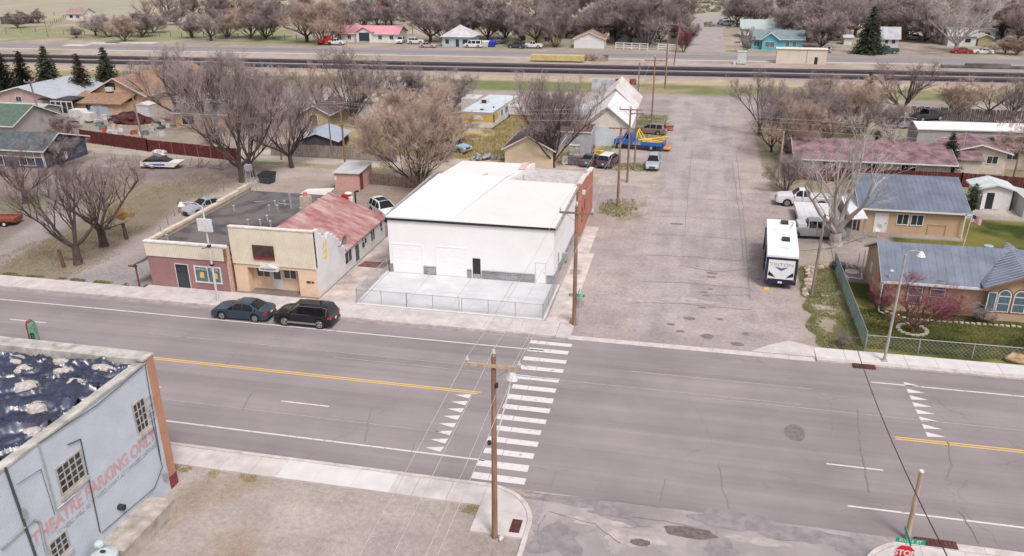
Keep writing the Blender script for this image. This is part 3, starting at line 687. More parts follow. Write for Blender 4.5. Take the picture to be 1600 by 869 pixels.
def vehicle(name, label, cat, loc, rz, kind, pm, group='parked vehicles', L=None, detail=True, plate=True, trim=None, roof=None, rack=False, tone=None, rim=None, lower=None, flat_tail=False):
    K = KIND[kind]; L = L or K['L']; W = K['W']/2; tr = K['tr']; belt = K['belt']
    t = thing(name, label, cat, (*loc, .0) if len(loc) == 2 else loc, rz, group)
    prof = K['hood'] + K['top'] + K['front']
    xa, xb, xc, xd = K['top'][0][0], K['top'][1][0], K['top'][-2][0], K['top'][-1][0]
    bed = K.get('bed'); X = set([0,.012,.03,.06,.94,.965,.985,1])
    for q in prof: X.add(q[0])
    for a, b in K['pil']: X.add(a); X.add(b)
    for i in range(41): X.add(i/40)
    ra = (tr+.07)/L
    for wx in K['wx']:
        for i in range(-6,7): X.add(wx+ra*math.sin(i/6*math.pi/2))
    if bed: X.add(.02); X.add(bed-.012)
    X = sorted(x for x in X if 0 <= x <= 1); XX = [X[0]]
    for x in X[1:]:
        if x-XX[-1] > .0035: XX.append(x)
        elif x in (1,): XX[-1] = x
    X = XX
    def ztop(x):
        if x < xa: return lerpP(K['hood'], x)
        if x <= xd: return lerpP(K['top'], x)
        return lerpP(K['front'], x)
    def zlow(x):
        z = K['cl']+.10*max(0, (abs(x-.5)-.42)/.08)
        for wx in K['wx']:
            d = abs(x-wx)/ra
            if d < 1: z = max(z, tr+(tr+.07)*math.sqrt(1-d*d)*.98)
        return z
    secs = []
    for x in X:
        e = abs(x-.5)*2; w_ = W*(1-.10*max(0,(e-.72)/.28)**2-(.05 if e > .985 else 0)); zt = ztop(x); zl = zlow(x)
        bz = min(belt if xa <= x <= xd else 9, zt-.01) if xa < x < xd else zt-.05
        if bed and x < bed: bz = zt-.02
        h = max(0, zt-bz); ins = .0
        if xa < x < xd: ins = .27*min(1, h/.6)
        zm = max((zl+bz)/2, zl+.01) if zl < bz else bz
        s = [(w_*.955, zl), (w_, max(zl+.004, zl*.6+bz*.4)), (w_*1.0, max(zl+.006, zl*.25+bz*.75)), (w_*.975, bz)]
        if bed and .02 <= x <= bed-.012+1e-6:
            s += [(w_*.93, zt), (w_*.86, zt), (w_*.85, zt-.45), (0, zt-.45)]
        else:
            wr = w_*.975-ins
            s += [(wr+.03*(1 if h > .1 else 0), zt-.05 if h > .1 else zt-.02), (wr-.07, zt-.012), (wr*.55, zt+.012), (0, zt+.018)]
        secs.append([(x*L-L/2, y, z) for y, z in s])
    B = MB(); WS = MB(); RW = MB(); SW = (MB(), MB()); RF = MB()
    def isp(x): return any(a-1e-6 <= x <= b+1e-6 for a, b in K['pil'])
    for i in range(len(X)-1):
        xm = (X[i]+X[i+1])/2
        for j in range(7):
            for sgn in (1,-1):
                q = [secs[i][j], secs[i+1][j], secs[i+1][j+1], secs[i][j+1]]; q = [(a, sgn*b, c) for a, b, c in q]
                tgt = B
                if xa < xm < xd:
                    if j == 3 and not isp(xm) and xa+.03 < xm < xd-.025 and not (flat_tail and False):
                        zt = ztop(xm)
                        if zt-belt > .22: tgt = SW[0 if sgn > 0 else 1]
                    if j >= 5 or (j == 4):
                        if xc < xm < xd and j >= 5: tgt = WS
                        elif xa < xm < xb and j >= 5 and ztop(xm) > belt+.05: tgt = RW
                        elif roof and xb <= xm <= xc: tgt = RF
                    
                tgt.add(q, [(0,1,2,3)])
    for end in (0, -1):
        s = secs[end]; poly = [(a,b,c) for a,b,c in s]+[(a,-b,c) for a,b,c in reversed(s[:-1])]
        B.add(poly, [tuple(range(len(poly)))])
    body = part('body', B, pm, t, False, smooth=True)
    for n, M_ in (('windshield', WS), ('rear_window', RW), ('side_window', SW[0]), ('side_window', SW[1])):
        if M_.f: part(n, M_, CGL, t, False, smooth=True)
    if RF.f: part('roof', RF, roof, t, False)
    mb = MB(); mb.box(-L/2*.93, L/2*.93, -W*.84, W*.84, K['cl']-.02, K['cl']+.28)
    for wx in K['wx']:
        xw = wx*L-L/2; mb.box(xw-tr-.06, xw+tr+.06, -W*.6, W*.6, K['cl'], tr*2+.05)
    part('underbody', mb, BLK, t, False)
    if lower:
        for sg in (1,-1):
            q = [(a[4][0], sg*(a[4][1]+.004), a[4][2]) for a, x in zip(secs, X) if xa+.05 < x < xd-.04 and ztop(x)-belt > .25]
            q2 = [(a[3][0], sg*(a[3][1]+.004), a[3][2]) for a, x in zip(secs, X) if xa+.05 < x < xd-.04 and ztop(x)-belt > .25]
            mb = MB(); mb.path(q, .014, 5); mb.path([q2[0], q[0]], .014, 5); mb.path([q2[0], q2[-1]], .01, 5); part('window_trim', mb, lower, t, False)
        mb = MB()
        for s in (1,-1): mb.box(-L*.27, L*.27, s*W-.03 if s > 0 else s*W-.012, s*W+.012 if s > 0 else s*W+.03, K['cl']+.06, K['cl']+.22)
        part('side_trim', mb, lower, t, False)
    for wx in K['wx']:
        for s in (1,-1):
            xw = wx*L-L/2; mb = MB(); mb.tube((xw, s*(W-.20), tr), (xw, s*(W+.005), tr), tr, tr, 20)
            wo = part('wheel', mb, TYRE, t, False)
            mb = MB(); mb.tube((xw, s*(W-.02), tr), (xw, s*(W+.012), tr), tr*.72, tr*.66, 16)
            ro = part('rim', mb, rim or RIM, wo, False)
            if detail:
                mb = MB()
                for k in range(5):
                    a = k*2*math.pi/5+.3; c = (xw+math.cos(a)*tr*.4, tr+math.sin(a)*tr*.4)
                    mb.tube((c[0], s*(W+.008), c[1]), (c[0], s*(W+.017), c[1]), tr*.15, tr*.13, 6)
                part('rim_opening', mb, BLK, ro, False)
    zf = lerpP(K['front'], .985); hz = zf-.13
    for s in (1,-1):
        mb = MB(); y0, y1 = (W*.52, W*.88) if s > 0 else (-W*.88, -W*.52)
        mb.hexa([(L/2-.10,y0,hz-.07),(L/2+.012,y0,hz-.07),(L/2-.02,y1,hz-.07),(L/2-.14,y1,hz-.07)] if s > 0 else [(L/2-.14,y0,hz-.07),(L/2-.02,y0,hz-.07),(L/2+.012,y1,hz-.07),(L/2-.10,y1,hz-.07)],
                [(L/2-.16,y0,hz+.09),(L/2-.02,y0,hz+.09),(L/2-.07,y1,hz+.10),(L/2-.3,y1,hz+.11)] if s > 0 else [(L/2-.3,y0,hz+.11),(L/2-.07,y0,hz+.10),(L/2-.02,y1,hz+.09),(L/2-.16,y1,hz+.09)])
        part('headlight', mb, LAMP, t, False)
        mb = MB(); zt = (K['belt'] if not bed else 1.1); y0, y1 = (W*.66, W*.93) if s > 0 else (-W*.93, -W*.66)
        mb.box(-L/2-.014, -L/2+.10, y0, y1, zt-.28, zt-.04)
        if not bed: mb.box(-L/2+.02, -L/2+.22, (W*.93 if s > 0 else -W*.965), (W*.965 if s > 0 else -W*.93), zt-.22, zt-.06)
        part('taillight', mb, TAIL, t, False)
        mb = MB(); xm = (K['top'][-1][0]-.035)*L-L/2; mb.box(xm-.07, xm+.07, s*(W+.03)-.10*(s>0)+.0, s*(W+.03)+.10*(s<0)+.12*(s>0), belt+.0, belt+.16)
        part('mirror', mb, pm if not trim else trim, t, False)
    mb = MB(); mb.box(L/2-.03, L/2+.016, -W*.42, W*.42, hz-.10, hz+.06); mb.box(L/2-.04, L/2+.02, -W*.5, W*.5, K['cl']+.08, K['cl']+.2)
    part('grille', mb, BLK if not trim else trim, t, False)
    mb = MB(); mb.box(-L/2-.05, -L/2+.03, -W*.9, W*.9, K['cl']+.12, K['cl']+.3)
    part('rear_bumper', mb, CHR if bed else (trim or pm), t, False)
    mb = MB(); mb.box(L/2-.03, L/2+.04, -W*.88, W*.88, K['cl']+.08, K['cl']+.26) if bed else mb.box(L/2-.05, L/2+.012, -W*.86, W*.86, K['cl']+.02, K['cl']+.12)
    part('front_bumper', mb, CHR if bed else (trim or BLK), t, False)
    if detail:
        if plate:
            mb = MB(); mb.box(-L/2-.065, -L/2-.05, -.16, .16, .62 if not bed else .55, .77 if not bed else .7); part('licence_plate', mb, PLATE, t, False)
        for s in (1,-1):
            mb = MB(); b0, b1 = K['pil'][1]; b2, b3 = K['pil'][2]
            for fx in (b1+.025, b3+.025): xh = fx*L-L/2; mb.box(xh-.02-.2, xh, s*W*.99-.01, s*W*.99+.022, belt-.12, belt-.08) if s > 0 else mb.box(xh-.22, xh, s*W*.99-.022, s*W*.99+.01, belt-.12, belt-.08)
            part('door_handle', mb, pm, t, False)
            mb = MB()
            for fx in ((b0+b1)/2, (b2+b3)/2, K['pil'][3][1]-.015):
                if fx > (bed or 0): xh = fx*L-L/2; y = s*(W*1.0+.0015); mb.box(xh-.006, xh+.006, y-.006, y+.004, K['cl']+.12, belt-.06)
            part('door_gap', mb, BLK, t, False)
    if rack:
        mb = MB()
        for s in (1,-1):
            y = s*(W*.62); z0 = lerpP(K['top'], .3)+.03
            mb.box(L*.10-L/2, L*.52-L/2, y-.02, y+.02, z0+.02, z0+.05)
            for fx in (.12,.3,.5): mb.box(fx*L-L/2-.03, fx*L-L/2+.03, y-.015, y+.015, z0-.03, z0+.03)
        part('roof_rail', mb, CHR, t, False)
    return t
def ang_px(a, b):   # heading from pixel a (tail) to pixel b (nose) on the ground
    A = G(*a); B = G(*b); return math.atan2(B[1]-A[1], B[0]-A[0])
def mid_px(a, b): A = G(*a); B = G(*b); return ((A[0]+B[0])/2, (A[1]+B[1])/2)
PW = paint('white', (.66,.66,.67), 0, .3); PS = paint('silver', (.36,.38,.40), .5, .35); PB = paint('black', (.012,.012,.016), .1, .2)
def near_vehicles():
    x0 = G(338,490)[0]; 
    vehicle('sedan', 'dark teal sedan parked at the kerb by the brick shop, nose to the left', 'car', (-33.85, 53.05), R(180.5), 'sedan', paint('teal', (.045,.08,.115), .4, .35), group=None)
    t = vehicle('suv', 'black SUV with chrome window trim parked at the kerb behind the teal sedan', 'car', (-28.4, 53.0), R(180), 'suv', PB, group=None, rack=False, lower=CHR)
    mb = MB(); mb.box(-1.5,.6,-.42,.42,1.765,1.785); part('sunroof', mb, CGL, t, False)
    x, y = G(318,340)
    t = vehicle('sedan', 'silver sedan parked on the dirt drive beside the brick shop', 'car', (-52.3, 77.3), R(-112), 'sedan', paint('silverblue', (.40,.43,.46), .4, .3), group=None)
    x, y = G(598,325)
    t = vehicle('suv', 'white SUV with dark glass roof parked between the red roof and the white garage', 'car', (-32.1, 79.6), R(-46), 'suv', PW, group=None, rack=True)
    mb = MB(); mb.box(-1.2,.1,-.5,.5,1.77,1.79); part('sunroof', mb, CGL, t, False)
    x, y = G(1265,308)
    vehicle('pickup_truck', 'white crew cab pickup parked nose to the street behind the big pale tree', 'pickup', (12.4, 92.2), R(180), 'pickup', PW, group=None, L=6.0)
    t = vehicle('pickup_truck', 'silver crew cab pickup with a white tool box facing the big pale tree', 'pickup', (12.2, 81.4), R(2), 'pickup', paint('silvergrey', (.34,.35,.37), .4, .4), group=None, L=6.0)
    mb = MB(); mb.box(-1.55,-.75,-.85,.85,1.1,1.52); part('tool_box', mb, WT, t, False)
    vehicle('estate_car', 'silver estate car with dark windscreen facing the camera on the roadside', 'car', (G(1019,266)[0], G(1019,266)[1]+1.6), R(-90), 'wagon', paint('silver2', (.40,.43,.47), .3, .35), group=None, rack=True)
    x, y = G(948,264)
    vehicle('suv', 'white topped dark purple SUV seen from behind in the junk yard', 'car', (x, y+2.0), R(78), 'suv', paint('plum', (.10,.08,.12), .3, .4), group=None, roof=PW, lower=None)
    x, y = G(922,262)
    vehicle('sports_car', 'dark grey low car among the junk next to the purple SUV', 'car', (x-.2, y+1.8), R(82), 'sedan', paint('slate', (.09,.10,.12), .3, .45), group=None, L=4.3)
    x, y = G(1018,212)
    vehicle('minivan', 'dusty tan minivan parked behind the blue tow truck', 'car', (x-.3, y+1.5), R(165), 'wagon', paint('tan', (.25,.20,.16), .3, .5), group=None, L=4.9, rack=True)
    x, y = G(712,240)
    t = vehicle('pickup_truck', 'old pickup with pale blue hood and rusty grey cab in dry grass', 'pickup', (x-.4, y+1), R(-28), 'oldpickup', mat('faded_grey_paint', (.33,.30,.30), .7, .25, 1.5), group=None)
    mb = MB(); mb.hexa([(1.0,-.88,1.17),(2.5,-.84,1.05),(2.5,.84,1.05),(1.0,.88,1.17)],[(1.0,-.82,1.235),(2.5,-.78,1.15),(2.5,.78,1.15),(1.0,.82,1.235)]); part('hood', mb, mat('faded_blue_paint', (.27,.42,.50), .6, .2, 2), t, False)
def rv():
    xl, y = G(1193,450); xr = xl+2.5; L = 10.2; h = 3.25
    yb = y; y1 = yb+L; cx = xl+1.25
    t = thing('travel_trailer', 'white travel trailer with dark framed rear and lettering parked along the street', 'travel trailer', (cx, yb, 0), R(-3.2))
    wm = mat('rv_white', (.70,.70,.71), .35, .03, 1); nv = mat('rv_navy', (.012,.018,.05), .35, .1, 2); gr = mat('rv_grey', (.30,.31,.33), .4)
    W = 1.25; z0 = .62
    # front face is at +y; rounded nose
    prof = [(0,z0),(0,h-.25),(.10,h-.06),(.3,h),(L-1.2,h),(L-.5,h-.25),(L,h-.9),(L,z0)]
    mb = MB(); mb.prism(prof, -W, W, 0); part('body', mb, wm, t, False)
    mb = MB(); mb.box(-W-.012, W+.012, .30, L-1.2, h-.02, h+.03); part('roof', mb, mat('rv_roof', (.74,.74,.74), .6, .04, 1.5), t, False)
    mb = MB(); mb.box(-W-.02,-W+.19,-.03,0.001,z0+.1,h-.42); mb.box(W-.19,W+.02,-.03,0.001,z0+.1,h-.42); mb.box(-W+.19,W-.19,-.03,0.001,h-.62,h-.42); mb.box(-W-.02,W+.02,-.035,.001,.45,z0+.3)
    part('rear_frame', mb, nv, t, False)
    mb = MB(); mb.box(-W+.19,W-.19,-.022,.001,z0+.3,h-.62); ramp = part('ramp_door', mb, wm, t, False)
    M4 = Matrix.Translation((0,-.03,h-1.05)) @ Matrix.Rotation(R(90),4,'X')
    text_part('lettering', 'TRITON', gr, ramp, .42, M4, .006, 1.25)
    mb = MB()   # winged emblem and side flashes
    def flat(pts): mb.prism([(a, c) for a, c in pts], -.034, -.022, 1)
    flat([(-.55,2.0),(-.08,1.93),(0,1.86),(.08,1.93),(.55,2.0),(.1,1.72),(0,1.66),(-.1,1.72)]); part('emblem', mb, mat('rv_blue', (.06,.09,.2), .4), ramp, False)
    mb = MB()
    flat([(-1.0,1.75),(-.95,1.55),(-.45,1.15),(-.95,1.38)]); flat([(1.0,1.75),(.95,1.55),(.45,1.15),(.95,1.38)]); flat([(-1.0,1.5),(-.75,1.3),(-.4,1.02),(-1.02,1.2)]); flat([(1.0,1.5),(.75,1.3),(.4,1.02),(1.02,1.2)])
    part('flash_stripe', mb, nv, ramp, False)
    mb = MB(); mb.box(-.17,.17,-.05,-.036,.55,.72); part('licence_plate', mb, PLATE, t, False)
    for s in (1,-1):
        mb = MB(); mb.box(s*1.1-.1,s*1.1+.1,-.05,-.036,.78,.9); part('taillight', mb, TAIL, t, False)
        mb = MB()
        for (a,b,c,d) in ((.4,2.6,.9,1.25),(3.0,5.4,1.0,1.5),(5.5,8.6,.75,1.25)): mb.hexa([(s*W,a,c),(s*(W+.012),a,c),(s*(W+.012),b,d-.3),(s*W,b,d-.3)],[(s*W,a,c+.5),(s*(W+.012),a,c+.5),(s*(W+.012),b,d+.3),(s*W,b,d+.3)])
        part('side_stripe', mb, nv if s < 0 else gr, t, False)
        for yy in (1.6,4.4,7.2):
            mb = MB(); mb.box(s*W-.02*(s<0),s*W+.02*(s>0),yy,yy+.9,1.75,2.45); part('window', mb, CGL, t, False)
        for yy in (4.2,5.15):
            mb = MB(); mb.tube((s*(W-.25),yy,.36),(s*(W+.01),yy,.36),.36,.36,18); wo = part('wheel', mb, TYRE, t, False)
            mb = MB(); mb.tube((s*(W-.02),yy,.36),(s*(W+.02),yy,.36),.22,.2,12); part('rim', mb, RIM, wo, False)
    for yy in (2.9, 7.6):
        mb = MB(); mb.box(-.05,.6,yy,yy+.75,h+.03,h+.22); part('roof_vent', mb, BLK, t, False)
    mb = MB(); mb.box(-.15,.45,1.0,1.3,h+.03,h+.07); mb.box(-.3,.3,4.6,4.9,h+.03,h+.06); mb.tube((.75,6.6,h),(.75,6.6,h+.18),.05); mb.tube((-.6,5.8,h),(-.6,5.8,h+.1),.06); part('roof_hatch', mb, WT2, t, False)
    mb = MB(); mb.path([(.85,7.1,h+.03),(1.0,7.4,h+.3),(.8,7.6,h+.3)],.03); part('antenna', mb, BLK, t, False)
    mb = MB(); mb.tube((-W-.12,2,h-.2),(-W-.12,7,h-.2),.07,.07,8); mb.box(-W-.15,-W-.02,2,2.08,1,h-.2); mb.box(-W-.15,-W-.02,6.9,7,1,h-.2); part('awning', mb, BLK, t, False)
    mb = MB(); mb.box(-.5,-.4,L,L+1.1,.5,.62); mb.box(.4,.5,L,L+1.1,.5,.62); mb.box(-.1,.1,L+.9,L+1.4,.5,.62); mb.box(-.05,.05,L+.9,L+1,0,.6); part('tongue', mb, BLK, t, False)
    mb = MB(); mb.box(-1.0,1.0,.2,L-.3,.42,.63); part('underframe', mb, BLK, t, False)
    mb = MB(); mb.hexa([(xl-.05,yb-.3,.0),(xl+.45,yb-.32,.0),(xl+.45,yb,.0),(xl-.05,yb,.0)],[(xl-.02,yb-.25,.12),(xl+.4,yb-.26,.14),(xl+.4,yb-.05,.14),(xl-.02,yb-.05,.12)])
    solo('wheel_chock', mb, mat('chock_yellow', (.65,.38,.04), .6), 'yellow plastic block on the ground behind the travel trailer', 'wheel chock')
def tow_truck():
    x, y = G(985,238); x2, y2 = G(1040,232)
    t = thing('tow_truck', 'bright blue tow truck with yellow boom beside the white barn', 'tow truck', (G(1003,236)[0]-.3, G(1003,236)[1]+1.2, 0), R(172))
    bl = paint('tow_blue', (.02,.12,.42), .1, .4); yl = mat('tow_yellow', (.75,.50,.04), .5, .1, 3)
    mb = MB(); mb.prism([(1.0,.7),(1.0,1.5),(1.15,2.35),(1.4,2.5),(2.0,2.45),(2.35,1.65),(3.5,1.45),(3.65,1.2),(3.65,.7)], -1.0, 1.0, 1); part('cab', mb, bl, t, False)
    mb = MB(); mb.hexa([(2.0,-.9,2.4),(2.03,-.9,2.4),(2.03,.9,2.4),(2.0,.9,2.4)],[(2.0,-.9,2.41),(2.03,-.9,2.41),(2.03,.9,2.41),(2.0,.9,2.41)])
    mb = MB(); mb.quad((2.06,-.88,2.36),(2.06,.88,2.36),(2.36,.9,1.7),(2.36,-.9,1.7)); part('windshield', mb, CGL, t, False)
    for s in (1,-1):
        mb = MB(); mb.prism([(1.3,1.55),(1.35,2.25),(1.95,2.25),(2.15,1.6)], s*1.0-.0*(s>0)-.012*(s<0), s*1.0+.012*(s>0), 1); part('side_window', mb, CGL, t, False)
    mb = MB(); mb.box(-3.4,1.0,-1.1,-.55,.75,1.25); mb.box(-3.4,1.0,.55,1.1,.75,1.25); mb.box(-3.4,1.0,-.55,.55,.75,.95); mb.box(-3.4,-3.25,-1.1,1.1,.6,1.45); part('bed', mb, bl, t, False)
    mb = MB()
    for s in (1,-1):
        mb.tube((.6,s*.8,1.1),(.35,s*.45,2.7),.08); mb.tube((-.6,s*.8,1.1),(.35,s*.45,2.7),.08)
    mb.tube((.35,-.45,2.7),(.35,.45,2.7),.09); mb.tube((.4,0,1.2),(-3.9,0,2.0),.14,.10); mb.box(-1.6,-.3,-.35,.35,1.0,1.5); mb.tube((-1,.4,1.1),(-3.3,.7,1.4),.1); mb.tube((-1,-.4,1.1),(-3.3,-.7,1.4),.1)
    part('boom', mb, yl, t, False)
    mb = MB(); mb.box(-4.3,-3.4,-.7,.7,.35,.5); mb.box(-3.95,-3.8,-.08,.08,.4,1.4); part('wheel_lift', mb, mat('tow_orange', (.7,.28,.05), .6), t, False)
    mb = MB(); mb.box(-3.3,3.5,-.5,.5,.45,.75); part('chassis', mb, BLK, t, False)
    mb = MB(); mb.box(-.2,.9,-1.14,-1.1,.8,1.2); mb.box(-.2,.9,1.1,1.14,.8,1.2); part('tool_locker', mb, CHR, t, False)
    mb = MB(); mb.box(1.4,1.7,-.7,.7,2.5,2.62); part('light_bar', mb, AMB, t, False)
    for xw in (2.85,-1.7):
        for s in (1,-1):
            mb = MB(); mb.tube((xw,s*.72,.48),(xw,s*1.03,.48),.48,.48,18); wo = part('wheel', mb, TYRE, t, False)
            mb = MB(); mb.tube((xw,s*.95,.48),(xw,s*1.05,.48),.26,.2,12); part('rim', mb, CHR, wo, False)
# ================================================================ BUILDINGS
def roofmat(name, c, var=.12, scale=.8, rough=.6, metal=0): return mat(name, c, rough, var, scale, metal)
def gable(parent, w, d, hw, hr, ridge, wm, rm, oh=.4, ribs=0, th=.12, trim=None, ridge_at=.5, x0=0, y0=0, fasc=True):
    W = MB()
    if ridge == 'x':
        yr = d*ridge_at
        W.prism([(y0,-.1),(y0+d,-.1),(y0+d,hw),(y0+yr,hr),(y0,hw)], x0, x0+w, 0)
    else:
        xr = w*ridge_at
        W.prism([(x0,-.1),(x0+w,-.1),(x0+w,hw),(x0+xr,hr),(x0,hw)], y0, y0+d, 1)
    part('wall', W, wm, parent)
    r = MB(); rise = hr-hw
    span = (d if ridge == 'x' else w); a1 = span*ridge_at; a2 = span-a1
    s1 = rise/a1; s2 = rise/a2
    o = (y0 if ridge == 'x' else x0); pr = [(o-oh, hw-s1*oh+.02), (o+a1, hr+.02), (o+span+oh, hw-s2*oh+.02), (o+span+oh, hw-s2*oh+.02+th), (o+a1, hr+.02+th), (o-oh, hw-s1*oh+.02+th)]
    b0, b1 = ((x0-oh, x0+w+oh) if ridge == 'x' else (y0-oh, y0+d+oh))
    r.prism(pr[:2]+pr[4:], b0, b1, 0 if ridge == 'x' else 1); r.prism([pr[1],pr[2],pr[3],pr[4]], b0, b1, 0 if ridge == 'x' else 1)
    if ribs:
        n = int((b1-b0)/ribs)
        for i in range(n+1):
            c = b0+(b1-b0)*i/n
            for (p, q) in ((pr[5], pr[4]), (pr[4], pr[3])):
                if ridge == 'x': r.hexa([(c-.02,p[0],p[1]-.01),(c+.02,p[0],p[1]-.01),(c+.02,q[0],q[1]-.01),(c-.02,q[0],q[1]-.01)],[(c-.012,p[0],p[1]+.02),(c+.012,p[0],p[1]+.02),(c+.012,q[0],q[1]+.02),(c-.012,q[0],q[1]+.02)])
                else: r.hexa([(p[0],c-.02,p[1]-.01),(p[0],c+.02,p[1]-.01),(q[0],c+.02,q[1]-.01),(q[0],c-.02,q[1]-.01)],[(p[0],c-.012,p[1]+.035),(p[0],c+.012,p[1]+.035),(q[0],c+.012,q[1]+.035),(q[0],c-.012,q[1]+.035)])
    ro = part('roof', r, rm, parent)
    if fasc:
        t = MB(); tm = trim or WT
        for e, sg in ((b0,-1),(b1,1)):
            lo, hi = (e-.03, e) if sg < 0 else (e, e+.03)
            for poly in ([pr[0],pr[1],pr[4],pr[5]],[pr[1],pr[2],pr[3],pr[4]]):
                q = [(a, z-.04 if i < 2 else z+.01) for i, (a, z) in enumerate(poly)]
                t.prism(q, lo, hi, 0 if ridge == 'x' else 1)
        for (a, z), sg in ((pr[0],-1),(pr[2],1)):
            lo, hi = (a-.05, a) if sg < 0 else (a, a+.05)
            if ridge == 'x': t.box(b0, b1, lo, hi, z-.05, z+th-.01)
            else: t.box(lo, hi, b0, b1, z-.05, z+th-.01)
        part('roof_trim', t, tm, ro)
    return ro
def house(name, label, cat, loc, w, d, hw, hr, ridge, wm, rm, rz=0, group=None, openings=(), ribs=0, oh=.4, trim=None, chimney=None, fm=None, gm=None, ridge_at=.5, dm=None, extra=None):
    t = thing(name, label, cat, (*loc, 0), rz, group)
    WMODE[0] = False
    gable(t, w, d, hw, hr, ridge, wm, rm, oh, ribs, trim=trim, ridge_at=ridge_at)
    pl = {'S': 0, 'N': d, 'E': w, 'W': 0}
    for o in openings:
        k, f, u0, u1, v0, v1 = o[:6]
        if k == 'w': window(t, f, pl[f], u0, u1, v0, v1, fm or WT, gm or GL, *(o[6:] or (2,1)))
        elif k == 'd': door(t, f, pl[f], u0, u1, v0, v1, dm or WT, fm or WT)
        elif k == 'g': garage_door(t, f, pl[f], u0, u1, v0, v1, dm or WT, fm or WT)
    if chimney:
        cx, cy, ct = chimney; mb = MB(); mb.box(cx-.3,cx+.3,cy-.3,cy+.3,hw,ct); mb.box(cx-.36,cx+.36,cy-.36,cy+.36,ct-.1,ct); part('chimney', mb, mat('chimney_brick', (.28,.16,.13), .9), t)
    if extra: extra(t)
    WMODE[0] = True
    return t
def theatre():
    t = thing('theatre_building', 'pale blue painted brick theatre with orange brick front pier and faded red wall lettering', 'building', (-26.4, 32.5, 0))
    bw = brickmat('painted_brick', (.49,.54,.605), (.47,.52,.585), (.425,.47,.53), .42, .16, var=.2)
    ob = brickmat('orange_brick', (.50,.22,.13), (.42,.17,.10), (.36,.27,.22), .3, .09, var=.3)
    X = -26.4; YF = 32.0
    mb = MB(); mb.box(-70, X, 0, YF, -.05, 7.45); mb.box(X-.35, X, 0, YF, 7.45, 7.75); part('wall', mb, bw, t)
    mb = MB(); mb.box(-70, X+.06, YF, YF+.55, .75, 7.95); part('facade', mb, ob, t)
    mb = MB(); mb.box(-70, X+.08, YF-.01, YF+.57, 0, .75); part('base_band', mb, mat('oxblood_paint', (.22,.035,.04), .6), t)
    mb = MB(); mb.box(-70, X-.35, 0, YF, 7.45, 7.5); part('roof', mb, mat('roof_gravel', (.42,.37,.32), .95, .2, 2), t)
    cap = mat('cap_stone', (.43,.41,.38), .85, .2, 1.5); mb = MB()
    mb.box(X-.45, X+.05, 0, YF-.02, 7.75, 7.86); mb.box(-70, X+.10, YF-.3, YF+.6, 7.95, 8.05)
    mb.box(-70,X-.36,YF-.3,YF,7.5,7.95); part('parapet_cap', mb, cap, t)
    def yz(px, py): return PX(px, py, X)
    fm = mat('old_window_frame', (.40,.38,.35), .8, .15)
    for (y0,y1,z0,z1,nx,nz_) in ((30.45,31.25,4.5,6.1,3,4),(25.1,26.55,4.75,6.05,4,4),(23.75,24.7,2.1,3.0,3,3),(21.2,22.3,2.4,3.4,3,3)):
        w_ = window(t, 'E', X, y0, y1, z0, z1, fm, GL, nx, nz_, t=.09)
        f = FACE['E'](X); mb = MB(); fb(mb,f,y0-.15,y1+.15,z0-.3,z0-.1,0,.12); part('sill', mb, mat('sill_concrete', (.45,.40,.37), .9, .15), w_)
        mb = MB(); fb(mb,f,y0+.02,y0+(y1-y0)*.45,z0+.02,z0+(z1-z0)*.5,.021,.024); part('broken_pane', mb, BLK, w_)
    f = FACE['E'](X); mb = MB()   # open casement
    for a in (31.33,31.82): mb.box(X+.05,X+.09,a-.02,a+.02,4.7,6.0)
    for z in (4.7,5.1,5.55,6.0): mb.box(X+.05,X+.08,31.33,31.82,z-.015,z+.015)
    part('open_casement', mb, fm, t)
    M4 = Matrix.Translation((X+.012-t.location.x, 27.4-32.5, 3.75)) @ Matrix(((0,0,1,0),(1,0,0,0),(0,1,0,0),(0,0,0,1)))
    red = paintmat('faded_red_lettering', (.50,.30,.32), (.43,.41,.46), .44); gy = paintmat('faded_grey_lettering', (.30,.32,.37), (.42,.45,.51), .46)
    text_part('lettering', 'THEATRE PARKING ONLY!', red, t, .92, M4, .004, .80, bold=.03)
    M4 = Matrix.Translation((X+.012-t.location.x, 27.9-32.5, 3.15)) @ Matrix(((0,0,1,0),(1,0,0,0),(0,1,0,0),(0,0,0,1)))
    text_part('lettering', 'OTHERS WILL BE TOWED AWAY AT OWNERS EXPENSE', gy, t, .36, M4, .004, .80, bold=.006)
    M4 = Matrix.Translation((X+.010-t.location.x, 25.9-32.5, 2.2)) @ Matrix(((0,0,1,0),(1,0,0,0),(0,1,0,0),(0,0,0,1)))
    dkp = mat('conduit_dark', (.05,.055,.065), .6); 
    def pth(pts, r=.03, m_=None, nm='conduit'):
        mb = MB(); mb.path([(X+.06, *yz(*q)) for q in pts], r, 6); part(nm, mb, m_ or dkp, t)
    pth([(104,695),(124,686),(155,832)], .025); pth([(6,730),(54,869)], .055); pth([(0,858),(50,812),(60,815),(72,869)], .05, GALV); pth([(57,690),(87,798)], .03, GALV)
    pth([(25,757),(62,733),(84,804)], .012); pth([(232,640),(252,730),(240,762),(158,832)], .018); pth([(60,692),(100,665),(150,633),(222,572)], .02); pth([(225,570),(250,720)], .02)
    pth([(88,795),(115,772)], .03, WT)
    mb = MB(); a = yz(186,792); mb.tube((X,a[0],a[1]),(X+.3,a[0],a[1]),.16,.16,10); part('wall_vent', mb, DK, t)
    mb = MB(); mb.box(X+.01,X+.2,yz(252,728)[0]-.1,yz(252,728)[0]+.1,.9,1.3); mb.box(X+.01,X+.15,yz(18,745)[0]-.1,yz(18,745)[0]+.1,5.2,5.6); part('meter_box', mb, GALV, t)
